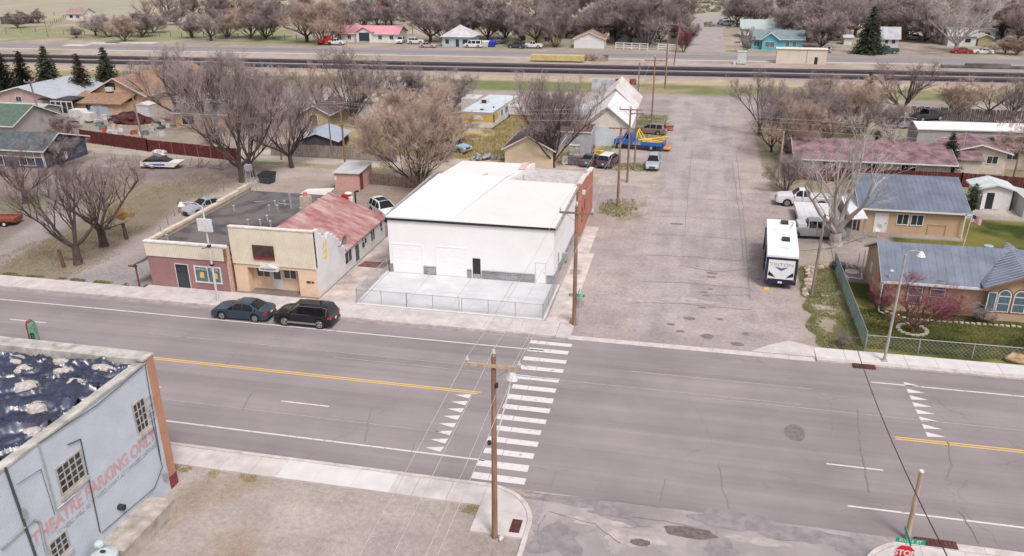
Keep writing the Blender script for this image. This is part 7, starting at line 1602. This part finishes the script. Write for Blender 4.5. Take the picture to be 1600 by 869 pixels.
    solo('scrap_pile', mb, mat('scrap_tan', (.32,.24,.17), .9, .4, 1), 'small pile of scrap parts right of the yellow stack', 'scrap pile')
    x, y = G(1540,107.5); mb = MB(); mb.box(x-9,x+10,y,y+1.6,.1,.6); mb.box(x-4,x+5,y+.2,y+1.4,.6,1.0); solo('rail_stack', mb, mat('dark_steel_stack', (.13,.12,.12), .7, .3, .4), 'long dark stack of steel rails beside the highway at the right', 'stack')
    for i, (px, py, w_) in enumerate(((160,68.5,26),(205,67.5,44),(118,71.5,20))):
        x, y = G(px, py); s = w_*.18; mb = MB(); mb.box(x-s,x+s,y-1.5,y+2.5,-.02,.14); solo('concrete_pad', mb, mat('pad_far', (.50,.46,.42), .9, .08, 1), ['middle pale concrete pad in the gravel beyond the left conifers','largest pale concrete pad in the gravel beyond the left conifers','faint leftmost concrete pad in the gravel beyond the left conifers'][i], 'concrete pad')
def far_vehicles():
    pr = {}
    def V(lb, px, py, head, kind, color, cat='car', L=None):
        x, y = G(px, py); nm = {'pickup':'pickup_truck','van':'van','suv':'suv','sedan':'sedan','wagon':'estate_car'}[kind]
        pm = paint('far_%02d%02d%02d' % tuple(int(c*99) for c in color), color, 0, .5)
        vehicle(nm, lb, cat, (x, y+1.0), R(head), kind, pm, 'vehicles parked beyond the railway', L=L, detail=False)
    V('white pickup on the highway shoulder left of the pink roofed house', 523,71,180,'pickup',(.6,.6,.6),'pickup')
    V('white SUV parked at the right end of the pink roofed house', 624,68,-80,'suv',(.6,.6,.6))
    V('tan sedan parked left of the pyramid roof cottage', 667,75,0,'sedan',(.42,.34,.30))
    V('white car behind the tan sedan beyond the highway', 648,69,10,'suv',(.58,.58,.6))
    V('white van parked in front of the pyramid roof cottage', 738,75,180,'van',(.62,.62,.62),'van')
    V('dark SUV parked left of the yellow house', 806,76,170,'suv',(.05,.06,.07))
    V('white pickup parked in front of the yellow house', 831,76,0,'pickup',(.62,.62,.6),'pickup')
    V('dark pickup behind the blue dumpster beyond the highway', 780,69,60,'pickup',(.15,.16,.18),'pickup')
    V('grey minivan parked right of the turquoise cottage', 1285,83,180,'wagon',(.26,.27,.33))
    V('dark green pickup parked below the large spruce', 1386,84,180,'pickup',(.03,.07,.08),'pickup')
    V('red car parked beyond the highway at the right', 1503,84,180,'sedan',(.35,.02,.03))
    V('white sedan parked right of the red car', 1537,85,180,'sedan',(.62,.62,.62))
    V('white SUV standing on the left side of the far street', 1136,40,150,'suv',(.6,.6,.62))
    V('dark low car beside the white SUV on the far street', 1134,34,150,'sedan',(.5,.55,.6))
    V('white old car in the yard behind the small garage', 1428,62,180,'sedan',(.58,.56,.5))
    V('dark pickup half hidden under the carport trees', 1390,50,0,'pickup',(.2,.22,.25),'pickup')
    V('white van in the far field right of the bare trees', 268,34,180,'van',(.6,.6,.6),'van')
    V('white motorhome in the far field left of the white van', 226,34,180,'van',(.6,.6,.6),'van', 7)
    V('dark pickup parked behind the right hand shrubs in the yard', 1450,190,30,'pickup',(.03,.03,.035),'pickup')
    V('dark SUV in the alley yard behind the maroon house', 1412,202,10,'suv',(.2,.2,.22))
    rd = mat('tractor_red', (.45,.04,.02), .7, .2, 1)
    x, y = G(506,70); t = thing('red_truck', 'old red orange truck beside the highway left of the white pickup', 'truck', (x,y,0)); WMODE[0] = False
    mb = MB(); mb.box(-1.8,.6,-1,1,.6,1.4); mb.box(.3,1.9,-1,1,.6,2.6); mb.box(1.9,3.0,-.9,.9,.6,1.7); part('body', mb, rd, t)
    mb = MB(); mb.box(.6,1.7,-1.03,-1.0,1.8,2.4); mb.box(.6,1.7,1.0,1.03,1.8,2.4); part('side_window', mb, GL, t)
    for a in (-1,2.3): mb = MB(); mb.tube((a,-1.05,.45),(a,1.05,.45),.45,.45,12); part('wheel', mb, TYRE, t)
    WMODE[0] = True
    for px, py, c, lb in ((767,74,(.02,.04,.35),'blue dumpster standing beyond the highway'),(757,74,(.55,.55,.5),'pale dumpster left of the blue dumpster')):
        x, y = G(px,py); mb = MB(); mb.hexa([(x-.9,y,0.1),(x+.9,y,0.1),(x+.9,y+1.4,0.1),(x-.9,y+1.4,0.1)],[(x-1.2,y-.2,1.4),(x+1.2,y-.2,1.4),(x+1.2,y+1.6,1.7),(x-1.2,y+1.6,1.7)]); solo('dumpster', mb, mat('dumpster%d'%px, c, .7), lb, 'dumpster')
    mb = MB(); x, y = G(603,25); mb.ball((x,y,2.0),2.2,2.2,2.2,12,8); solo('round_tank', mb, mat('tank_white', (.66,.66,.66), .6), 'white round tank in the far field behind the pink roof', 'tank')
    mb = MB(); x, y = G(600,14); mb.box(x-3,x+3,y,y+2,.3,2.2); mb.box(x,x+1.5,y,y+2,2.2,3.4); solo('red_machine', mb, rd, 'small red farm machine on the far field horizon', 'machine')
    mb = MB(); x, y = G(547,34); mb.box(x-5,x+5,y,y+2.5,1,3.6); mb.box(x-4.6,x+4.6,y+.2,y+2.3,0,1.0); solo('truck_trailer', mb, WT2, 'white box trailer in the trees behind the pink roofed house', 'trailer')
    mb = MB(); x, y = G(511,30); 
def junk():
    rnd = random.Random(11)
    # flatbed trailer left
    x, y = G(6,350); t = thing('flatbed_trailer', 'rusty orange flatbed trailer at the left picture edge', 'trailer', (x,y,0), R(14)); t.scale = (.85,.85,.85); WMODE[0] = False; og = mat('trailer_orange', (.24,.065,.04), .8, .25, 3)
    mb = MB(); mb.box(-4,2,-1,1,.55,.68); mb.box(-4,2,-1.05,-1,.6,1.0); mb.box(-4,2,1,1.05,.6,1.0); mb.box(1.95,2,-1,1,.6,1.0); mb.box(-4,2,-.9,.9,.4,.55); part('bed', mb, og, t)
    for s in (-1,1):
        for xx in (.8,-.1): mb = MB(); mb.tube((xx,s*1.08,.36),(xx,s*1.3,.36),.36,.36,16); wo = part('wheel', mb, TYRE, t); mb = MB(); mb.tube((xx,s*1.12,.36),(xx,s*1.31,.36),.2,.18,10); part('rim', mb, WT, wo)
    mb = MB(); mb.box(-3,-.6,-.5,.5,.68,.9); mb.ball((-2,0,1.0),.6,.4,.3); part('cargo', mb, DK, t); WMODE[0] = True
    # boat and junk
    x, y = G(252,262); t = thing('boat', 'white and black speed boat half covered on the empty lot', 'boat', (x,y,0), R(8)); WMODE[0] = False
    mb = MB(); mb.prism([(-2.4,.4),(2.2,.3),(3.0,.9),(2.2,.95),(-2.4,.9)], -.9,.9,1); part('hull', mb, WT, t); mb = MB(); mb.prism([(-2.2,.95),(1.5,.98),(.6,1.3),(-1.6,1.3)],-.75,.75,1); part('cover', mb, BLK, t); mb = MB(); mb.box(-1,1,-.95,-.9,.55,.75); part('stripe', mb, mat('boat_blue', (.05,.12,.4)), t); WMODE[0] = True
    x, y = G(237,262); mb = MB()
    for i in range(16): mb.ball((x+rnd.uniform(-1.8,1.4),y+rnd.uniform(-.8,.8),rnd.uniform(.1,.7)),rnd.uniform(.2,.5),.3,.25,7,4,.3,rnd)
    solo('junk_pile', mb, mat('junk_grey', (.36,.33,.32), .9, .5, 1.5), 'grey junk pile at the left of the speed boat', 'junk pile')
    x, y = G(250,245); mb = MB(); mb.ball((x,y,.5),1.3,.7,.5,9,5,.2,rnd); solo('tarp_bundle', mb, mat('bundle_white', (.5,.48,.46), .8, .4, 2), 'white tarp bundle just behind the speed boat', 'bundle')
    x, y = G(328,262); mb = MB()
    for i in range(20): a = x+rnd.uniform(-3.2,2.6); b = y+rnd.uniform(-.8,1.2); mb.tube((a,b,.1),(a+rnd.uniform(-1.2,1.6),b+rnd.uniform(-.8,.8),rnd.uniform(.1,1.2)),.07,.05,5)
    solo('branch_pile', mb, mat('branch_pile', (.27,.22,.21), .95, .3, 2), 'grey pile of branches and scrap wood right of the speed boat', 'brush pile')
    x, y = G(418,286); t = thing('dumpster', 'dark blue grey plastic dumpster near the big bare trees', 'dumpster', (x,y,0), R(-10)); WMODE[0] = False
    mb = MB(); mb.hexa([(-.7,-.5,.1),(.7,-.5,.1),(.7,.6,.1),(-.7,.6,.1)],[(-.95,-.6,1.0),(.95,-.6,1.0),(.95,.7,1.3),(-.95,.7,1.3)]); part('box', mb, mat('bin_slate', (.045,.055,.075), .7), t); mb = MB(); mb.hexa([(-1,-.65,1.01),(1,-.65,1.01),(1,.75,1.31),(-1,.75,1.31)],[(-1,-.65,1.06),(1,-.65,1.06),(1,.75,1.36),(-1,.75,1.36)]); part('lid', mb, BLK, t); WMODE[0] = True
    x, y = G(543,320); t = thing('fuel_can_cart', 'small red and white machine standing behind the red metal roof', 'machine', (x,y,0)); WMODE[0] = False
    mb = MB(); mb.box(-.5,.3,-.4,.4,.3,1.25); part('box', mb, mat('machine_red', (.5,.02,.03), .5), t); mb = MB(); mb.tube((.55,-.2,.2),(.55,-.2,1.0),.28,.28,10); mb.ball((.2,0,1.35),.45,.4,.18); part('tank', mb, WT, t); WMODE[0] = True
    x, y = G(557,330); mb = MB(); mb.path([(x,y,0),(x,y,2.2),(x+.35,y,2.35),(x+.4,y,2.2)],.10,8); solo('flue_pipe', mb, DK, 'dark hooked pipe rising behind the red metal roof', 'pipe')
    # junk yard by the barn
    specs = [(885,258,.9,.6,1.0,(.58,.57,.56),'white_box','white box at the left of the junk yard'),(897,245,1.0,.8,1.5,(.50,.47,.44),'appliance','old pale appliance standing under the bare tree'),(912,238,1.4,.6,.9,(.28,.18,.13),'lumber_pile','reddish lumber pile below the grey metal shed'),(900,259,1.6,.7,1.1,(.16,.15,.15),'old_machine','dark old machine with wheel in the junk yard'),(936,252,.8,.5,1.3,(.62,.42,.04),'yellow_machine','bright yellow machine behind the dark grey low car'),(928,226,.9,.7,1.6,(.07,.07,.07),'tyre_stack','stack of dark tyres beside the barn door'),(965,222,.7,.5,1.7,(.55,.20,.09),'orange_barrels','orange barrels at the right of the barn door'),(918,232,.8,.6,.9,(.12,.08,.07),'scrap_heap','dark scrap heap in front of the tyre stack'),
      (1045,205,1.0,.6,.8,(.45,.16,.13),'small_trailer','faded red small trailer behind the tan minivan'),(672,236,2.4,1.0,1.1,(.30,.29,.31),'scrap_vehicle','grey stripped vehicle left of the old blue pickup'),(690,245,1.0,.8,.9,(.55,.53,.5),'pallet_stack','stack of pale boards before the old blue pickup'),(768,250,3.0,.9,.9,(.33,.34,.37),'tarp_pile','grey tarp covered pile left of the cream garage'),(802,257,.8,.5,.5,(.35,.13,.1),'red_scrap','reddish scrap lying at the foot of the cream garage')]
    for px,py,a,b,c,cl,nm,lb in specs:
        x, y = G(px,py); mb = MB()
        if 'tyre' in nm:
            for i in range(6): mb.tube((x+rnd.uniform(-.4,.4),y+.3,i*.25),(x+rnd.uniform(-.4,.4),y+.3,i*.25+.22),.38,.38,12)
        elif 'barrel' in nm:
            for i in range(3): mb.tube((x+i*.55-.5,y+.2*i,0),(x+i*.55-.5,y+.2*i,.95+.5*(i==1)),.27,.27,12)
        elif 'pile' in nm or 'heap' in nm or 'scrap' in nm:
            for i in range(16): p_ = x+rnd.uniform(-a,a); q_ = y+rnd.uniform(-b,b); mb.ball((p_,q_,rnd.uniform(.1,c*.6)),rnd.uniform(.2,.5),rnd.uniform(.2,.5),rnd.uniform(.15,.4),7,4,.35,rnd)
        else:
            mb.box(x-a/1.5,x+a/1.5,y,y+b,.15,c); mb.box(x-a/1.5-.05,x+a/1.5+.05,y-.05,y+b+.05,c,c+.08); mb.tube((x-a*.4,y-.06,.3),(x-a*.4,y+.1,.3),.3,.3,12); mb.box(x-a*.3,x+a*.2,y-.03,y,c*.4,c*.8)
        solo(nm, mb, mat('jk_'+nm, cl, .8, .3, 2), lb, nm.replace('_',' '))
    # cluttered yard on the left
    cl = [(.55,.54,.5),(.3,.33,.36),(.1,.1,.11),(.48,.36,.28),(.35,.07,.05),(.5,.5,.52),(.14,.2,.2)]
    nm = [('white','crate'),('grey','tub'),('black','box'),('tan','crate'),('red','box'),('pale','appliance'),('dark green','tub')]
    places = ['left','near left','middle left','middle','near middle','middle right','right','far right']
    n = 0
    for i in range(75):
        px = rnd.uniform(112,262); py = rnd.uniform(178,212) if px > 150 else rnd.uniform(170,200); x, y = G(px,py); k = i % 7; mb = MB(); a, b, c = rnd.uniform(.15,.8), rnd.uniform(.15,.5), rnd.uniform(.15,.75)
        an = rnd.uniform(0,3); ca, sa = math.cos(an), math.sin(an); q = [(x+ca*u-sa*v, y+sa*u+ca*v) for u, v in ((-a,-b),(a,-b),(a,b),(-a,b))]
        mb.hexa([(*u_,0) for u_ in q], [(*u_,c) for u_ in q]); q2 = [(x+(u_[0]-x)*.8, y+(u_[1]-y)*.8) for u_ in q]; mb.hexa([(*u_,c) for u_ in q2], [(*u_,c+.12) for u_ in q2])
        solo('yard_'+nm[k][1], mb, mat('yard%d'%k, cl[k], .85, .25, 2), nm[k][0]+' '+nm[k][1]+' lying in the cluttered yard before the brown roofed house', nm[k][1], 'clutter in the yard, '+nm[k][0]+' '+nm[k][1])
    x, y = G(203,192); mb = MB(); mb.ball((x,y,.4),3.6,1.7,1.2,22,11,.22,rnd); solo('brush_mound', mb, mat('mound_darkred', (.09,.03,.03), .95, .3, 2), 'dark red brown brush mound in the cluttered yard', 'brush mound')
    x, y = G(128,192); mb = MB(); mb.box(x-2.2,x+1.8,y,y+1.6,.3,1.6); mb.prism([(x-2.2,1.6),(x+.4,1.6),(x+.1,2.1),(x-2.0,2.1)],y,y+1.6,1); solo('white_camper_shell', mb, WT2, 'white boxy shell left of the brush mound', 'shell')
    x, y = G(157,180); mb = MB(); mb.prism([(x-2,0),(x+2,0),(x+1.6,1.5),(x,2.1),(x-1.7,1.5)], y, y+3, 1); solo('grey_tent', mb, mat('tent_grey', (.33,.37,.42), .7, .2, 1), 'grey tent like cover in front of the peach porch', 'cover')
    x, y = G(283,186); mb = MB(); mb.hexa([(x-1.2,y,0),(x+1.2,y-.5,0),(x+1.2,y+.1,0),(x-1.2,y+.6,0)],[(x-1.0,y,2.6),(x+.2,y-.5,2.0),(x+.2,y,2.0),(x-1.0,y+.4,2.6)]); solo('white_sheet_panel', mb, WT, 'white panel leaning against the tan garage', 'panel')
def plants():
    # named trees of the near and middle ground
    tree('large dark bare tree leaning over the empty lot, nearest the brick shop drive', 122,413,228,66,'open','dark',idx=0,rz=.6)
    tree('forked bare tree behind the large leaning one on the empty lot', 163,385,235,58,'open','dark',idx=1,rz=2.4)
    tree('small dark bare tree in front of the navy blue house', 40,318,222,38,'open','dark',idx=1,rz=4)
    tree('low purple grey bare bush tree against the navy gable wall', 98,262,205,36,'sparse','grey')
    tree('tallest bare tree of the group beside the dark dumpster', 378,285,62,78,'spread','grey',idx=0,rz=1)
    tree('bare tree just right of the tallest one beside the dumpster', 396,276,100,52,'spread','grey',idx=1,rz=4.2)
    tree('bare tree with twin trunks on the near side of the alley', 456,262,118,44,'spread','grey',idx=2,rz=2)
    tree('broad bare tree standing behind the tan garage', 278,192,62,58,'spread','grey',idx=0,rz=5)
    tree('bare tree right of the tan garage', 322,200,72,55,'spread','grey',idx=2,rz=.3)
    tree('thicket of bare branches behind the khaki shed', 420,190,88,60,'dense','grey')
    tree('tall upright bare tree behind the khaki shed', 552,195,66,52,'upright','grey',idx=0,rz=2)
    tree('bare tree in front of the railway left of the yellow mobile home', 640,172,100,52,'upright','grey',idx=1)
    tree('grey shrubby trees left of the yellow mobile home', 700,176,108,48,'dense','grey')
    tree('wide tan willow bush tree behind the picket fence', 655,291,118,62,'dense','tan',idx=0,rz=1)
    tree('second tan willow on the far side of the alley', 622,225,130,58,'dense','tan',idx=1,rz=3)
    tree('tan brown bare tree touching the grey board fence', 690,232,150,38,'dense','tan',idx=0,rz=5)
    tree('tall bare tree right of the cream garage', 865,262,105,58,'upright','grey',idx=1,rz=.5)
    tree('slim bare tree against the barn wall', 892,232,128,34,'upright','grey',idx=0,rz=4)
    tree('big pale barked tree with thick stems by the silver pickup', 1305,382,165,62,'pale','pale',idx=0,rz=2.2)
    tree('pale bare tree above the maroon roof behind the big pale barked one', 1392,246,178,36,'pale','pale',idx=1,rz=.4)
    tree('bare tree at the right side of the street near the grass strip', 1186,212,98,50,'spread','grey',idx=1,rz=2)
    tree('tan bare thicket behind the red fence end', 1250,250,150,44,'dense','tan',idx=1,rz=2)
    tree('bare thicket above the long maroon roof, left part', 1290,215,122,46,'dense','grey',idx=0,rz=4)
    tree('bare thicket above the long maroon roof, right part', 1345,208,118,44,'dense','tan',idx=1)
    tree('gnarled dark bare tree standing clear before the tracks', 1408,186,86,48,'open','dark',idx=1,rz=5.5)
    tree('tan bare tree behind the mobile home roof', 1496,180,122,42,'dense','tan',idx=0)
    tree('bare tree at the right edge above the mobile home', 1580,186,118,38,'upright','grey',idx=0)
    tree('tan bare shrub tree over the right maroon wing', 1592,262,185,34,'dense','tan',idx=1,rz=1)
    tree('low brown shrub tree right of the thicket behind the street', 1232,190,128,38,'spread','grey',idx=2)
    tree('small red twigged ornamental tree in a stone ring on the lawn', 1425,518,432,62,'sparse','red',BARKR,name='ornamental_tree',group=None,idx=0,rz=3,h=4.7)
    pollard()
    for i, (lb, px, py, pt_, hw, tw, kd) in enumerate((('bare thicket tree at the street edge below the grass strip',1205,238,150,34,'grey','sparse'),('tan bare thicket tree behind the light brown utility pole',1232,232,140,36,'tan','sparse'),('bare thicket tree left of the rusty conifer',1322,180,118,38,'tan','sparse'),('bare thicket tree at the end of the mobile home',1385,214,150,34,'grey','sparse'),('thin bare tree behind the thicket by the tracks',1290,165,112,34,'grey','upright'),
        ('bare brown thicket tree behind the brown roof house',232,150,88,34,'grey','sparse'),('bare thicket tree between the khaki shed and the tan garage',365,192,80,46,'grey','spread'),('bare thicket tree left of the tall upright tree',500,176,92,40,'tan','sparse'),('bare tree behind the tan willow by the tracks',600,172,96,40,'grey','sparse'),('small bare tree right of the yellow mobile home',838,200,150,22,'grey','sparse'),('thin bare tree at the right edge behind the mobile home',1545,178,118,36,'tan','sparse'))):
        tree(lb, px, py, pt_, hw, kd, tw)
    # dark conifers
    for i, (lb, px, py, pt_, hw) in enumerate((('tallest dark conifer at the far left edge',14,166,70,22),('slim dark conifer second from the left edge',45,160,78,18),('broad dark conifer in the middle of the left row',84,160,70,25),('large dark conifer over the brown roof, rightmost of the left row',174,152,72,24),
        ('dark spruce between the maroon roofs and the tan outbuilding',1478,274,204,28),('very large dark spruce beyond the highway',1356,84,8,40),('narrow dark conifer left of the gnarled tree',1270,154,125,7),('rusty narrow conifer in the thicket before the tracks',1352,170,112,15))):
        tree(lb, px, py, pt_, hw, 'spruce', group='dark conifers', name='conifer_tree')
    tree('brownish dry conifer between two dark ones on the left', 133,160,82,18,'spruce',group='dark conifers',name='conifer_tree')
    for ch in col.objects:
        if ch.name.startswith('crown') and ch.parent and str(ch.parent.get('label','')).startswith(('brownish','rusty')): ch.material_slots[0].material = NEEDB
    for lb, px, py, pt_, hw in (('dark juniper beside the turquoise cottage',1218,52,18,12),('dark juniper on the left horizon',440,34,2,12),('second dark juniper right of the first on the horizon',462,26,0,9),('dark juniper in the far field left',288,18,2,8),('dark cedar in the treeline far left',364,22,6,7),('small dark evergreen shrub beside the white shed',1517,332,286,9),('yellow green evergreen bush under the maroon eaves',1424,268,250,13),('low dark evergreen at the right of the pale tree',1370,225,204,12)):
        tree(lb, px, py, pt_, hw, 'juniper', group='evergreen shrubs', name='evergreen_tree')
    # far treeline beyond the highway
    rows = [(28,44,14,26),(60,36,12,22),(120,60,40,10),(150,56,20,18),(172,58,22,20),(195,66,20,24),(222,58,14,26),(240,52,10,24),(300,60,30,20),(330,64,28,24),(355,58,20,26),(392,60,6,30),(415,62,2,34),(388,20,0,22),(300,20,4,20),(480,66,8,32),(505,68,2,36),(535,52,4,30),(568,44,8,26),(590,42,12,22),(612,40,8,18),(672,66,8,30),(700,66,2,36),(730,60,0,34),(762,62,-4,36),(790,64,6,26),(815,72,14,20),(838,70,12,22),(868,74,10,26),(885,60,18,20),(918,60,12,22),(940,66,6,28),(962,66,-6,32),(985,70,-10,36),(1010,72,-8,34),(1032,66,-2,28),(1056,66,14,14),(1075,70,30,12),
        (1152,42,-6,24),(1176,44,0,20),(1190,40,2,22),(1240,60,6,26),(1262,66,4,28),(1282,76,0,34),(1310,64,2,28),(1335,56,4,26),(1376,58,0,28),(1400,62,4,30),(1420,60,2,26),(1445,66,8,30),(1465,64,2,34),(1494,82,-4,34),(1478,60,10,22),(1520,60,4,26),(1545,58,2,26),(1565,62,0,30),(1588,66,2,30),(1610,80,20,26),(1164,82,50,9),(1570,84,64,14),(1588,86,66,14)]
    rnd = random.Random(2)
    kinds = ['far','far','far','spread','dense','far']
    near_to = lambda px: ('the far left fields' if px < 200 else 'the white vans in the left fields' if px < 340 else 'the highway bend at the left' if px < 480 else 'the pink roofed house' if px < 650 else 'the pyramid roof cottage' if px < 790 else 'the yellow house' if px < 890 else 'the white rail fence' if px < 1080 else 'the far street' if px < 1230 else 'the turquoise cottage and the large spruce' if px < 1400 else 'the cottages at the far right')
    cnt = {}
    for i, (px, py, pt_, hw) in enumerate(rows):
        if px > 250: pt_ -= 11; hw *= 1.12
        k = kinds[i%6]; tw = 'pale' if px in (1494,1545,1465,918) else ('tan' if px in (480,505,195,1570,1588,392) else 'grey'); w_ = near_to(px)
        tree(('bare tree' if tw == 'grey' else 'pale tan bare tree')+' in the background treeline near '+w_, px, py, pt_, hw, k, tw, group='background bare trees near '+w_+(' (pale)' if tw != 'grey' else ''))
    rnd2 = random.Random(9); used = 0
    for i in range(58):
        px = (1235+i*13+rnd2.uniform(-5,5)) if i < 28 else (225+(i-28)*29+rnd2.uniform(-10,10)); px = px if px < 1070 or px > 1190 else px-180
        py = rnd2.uniform(26,50) if i < 28 else rnd2.uniform(22,40); pt_ = rnd2.uniform(-22,0); hw = rnd2.uniform(16,28)
        k = ('far','upright','far','sparse','spread')[i%5]; w_ = near_to(px)
        tree('rear row bare tree of the background near '+w_, px, py, pt_, hw, k, ('grey','grey','dark','tan','grey')[i%5], group='second row of background trees near '+w_)
    # shrubs
    for i, (lb, px, py, pt_, hw, tw) in enumerate((('grey brown bare shrub against the ranch house wall right of the red tree',1530,503,475,17,'grey'),('red brown bare shrub at the front corner of the ranch house',1372,485,445,16,'red'),('bare red shrub behind the small red tree by the windows',1480,498,458,30,'red'),('pinkish bare shrub in the weeds left of the slatted fence',1315,540,518,12,'grey'),
        ('brown bare bush at the junk pile left of the old pickup',690,252,218,14,'grey'),('round tan shrub at the far right beyond the highway',1545,84,68,10,'tan'),('brown bush beside the rail fence corner',1068,82,40,10,'red'),('reddish bush behind the white garage beyond the highway',905,60,48,9,'red'),('bare shrub tangle behind the red fence on the right',1228,300,225,22,'grey'),('brown bush by the yellow mobile home right side',845,196,170,20,'tan'),('low bare bush below the tan garage',330,225,200,30,'tan'),('bare bush in the yard left of the tan garage',100,215,180,26,'dark'))):
        tree(lb, px, py, pt_, hw, 'dense', tw, group='bare shrubs', name='bare_shrub', cat='shrub')
def scatter():
    """grass tufts, weeds and sagebrush: uncountable ground cover"""
    rnd = random.Random(77)
    def tufts(name, n, region, hgt, m_, lab, spread=.12, blades=5, keep=None):
        mb = MB(); k = 0; tries = 0
        while k < n and tries < n*8:
            tries += 1; x = rnd.uniform(region[0], region[1]); y = rnd.uniform(region[2], region[3])
            if keep and not keep(x, y): continue
            k += 1
            for b in range(blades):
                a = rnd.uniform(0,6.28); h = hgt*rnd.uniform(.5,1.2); r = spread*rnd.random(); bx, by = x+r*math.cos(a), y+r*math.sin(a); w_ = .018 if hgt < .5 else .03
                mb.add([(bx-w_*math.sin(a),by+w_*math.cos(a),0),(bx+w_*math.sin(a),by-w_*math.cos(a),0),(bx+.35*h*math.cos(a),by+.35*h*math.sin(a),h)],[(0,1,2)])
        o = solo(name, mb, m_, lab, 'grass', kind='stuff', loc=(0,0,0)); return o
    tufts('grass', 26000, (13.4,36,57.1,64.3), .10, mat('lawn_blades', (.19,.18,.06), .9, .35, .35, c2=(.055,.08,.014), sharp=.1), 'green lawn grass in front of the tan ranch house', .10, 4)
    tufts('grass', 9000, (9.3,13.1,56.6,73), .16, mat('weed_blades', (.34,.30,.16), .9, .3, .5, c2=(.15,.18,.05)), 'weedy yellow green grass left of the slatted fence', .1, 4, lambda x,y: fbm(x,y,.45,5) > rnd.uniform(-.5,.35) and x > 9.8+.6*nz(x,y,.6,5))
    dm = mat('dry_blades', (.46,.36,.19), .9, .3, .4, c2=(.28,.24,.10))
    tufts('dry_grass', 16000, (-56,-16,105.5,140), .55, dm, 'tall dry yellow grass around the yellow mobile home', .3, 4, lambda x,y: fbm(x,y,.12,12) > -.2)
    tufts('dry_grass', 15000, (-84,-51,58,92), .12, mat('lot_blades', (.29,.25,.18), .9, .3, .4, c2=(.20,.175,.11)), 'short thin dry grass on the empty lot', .12, 3, lambda x,y: fbm(x,y,.13,1) > -.05 and seg(x,y,-50,54,-48.4,74) > 3.5 and abs(x+66)>2.2)
    tufts('grass', 5000, (-11.5,-4.5,84,140), .22, mat('verge_blades', (.22,.21,.09), .9, .3, .6), 'grass tufts around the brown poles beside the street', .12, 4, lambda x,y: (1-sm(.4,1.2, math.hypot((x+7.6)/2.2,(y-87)/4)+.3*nz(x,y,1,2))) > .3 or (103 < y < 107) or (y > 120 and x < -4.5))
    tufts('weeds', 2600, (-60,-26,56.2,57.2), .14, MC['verge_blades'], 'thin weeds along the back of the left sidewalk', .08, 4, lambda x,y: fbm(x,y,.7,3) > .0 and x < -45.2)
    tufts('weeds', 1500, (-60,-9.6,33.3,33.95), .12, dm, 'dry weeds along the near sidewalk edge', .07, 4, lambda x,y: fbm(x,y,.5,8) > .15)
    pb = MB()
    for i in range(5200):
        x = rnd.uniform(-28,-7.2); y = rnd.uniform(27,33.7); s = rnd.uniform(.012,.045)
        pb.add([(x-s,y,0),(x,y-s,0),(x+s,y,0),(x,y+s*.8,0),(x+s*.2,y,s*1.1)],[(0,1,4),(1,2,4),(2,3,4),(3,0,4)])
    for i in range(5200):
        a = rnd.random(); x = rnd.uniform(-7.4,-3.2) if a < .6 else rnd.uniform(5.6,9.6); y = rnd.uniform(55.2,97); s = rnd.uniform(.02,.07)
        pb.add([(x-s,y,.008),(x,y-s,.008),(x+s,y,.008),(x,y+s*.8,.008),(x+s*.2,y,.008+s)],[(0,1,4),(1,2,4),(2,3,4),(3,0,4)])
    solo('gravel', pb, mat('loose_stone', (.42,.37,.33), .95, .4, .7, c2=(.24,.2,.18)), 'loose gravel stones scattered on the lot and street shoulders', 'gravel', kind='stuff', loc=(0,0,0))
    sb = MB(); g = mat('sagebrush', (.21,.20,.15), .95, .35, .2, c2=(.12,.11,.08))
    for i in range(5200):
        y = 285+230*rnd.random()**.8; x = rnd.uniform(-.55*y-30, .42*y+20); s = rnd.uniform(.5,1.5)*(1 if y < 420 else 1.5)
        if fbm(x,y,.02,4) < -.25: continue
        sb.ball((x,y,s*.35),s,s*.8,s*.62,6,3,.35,rnd)
    o = solo('sagebrush', sb, g, 'grey green sagebrush dotting the dry range in the distance', 'sagebrush', kind='stuff', loc=(0,0,0))
theatre(); brick_shop(); stucco_shop(); white_garage(); tan_ranch(); left_houses(); far_side()
all_poles(); stop_sign(1413,905,2.2); stop_sign(903,508,1.75,True); all_fences()
near_vehicles(); rv(); tow_truck(); far_vehicles(); junk()
plants(); scatter()
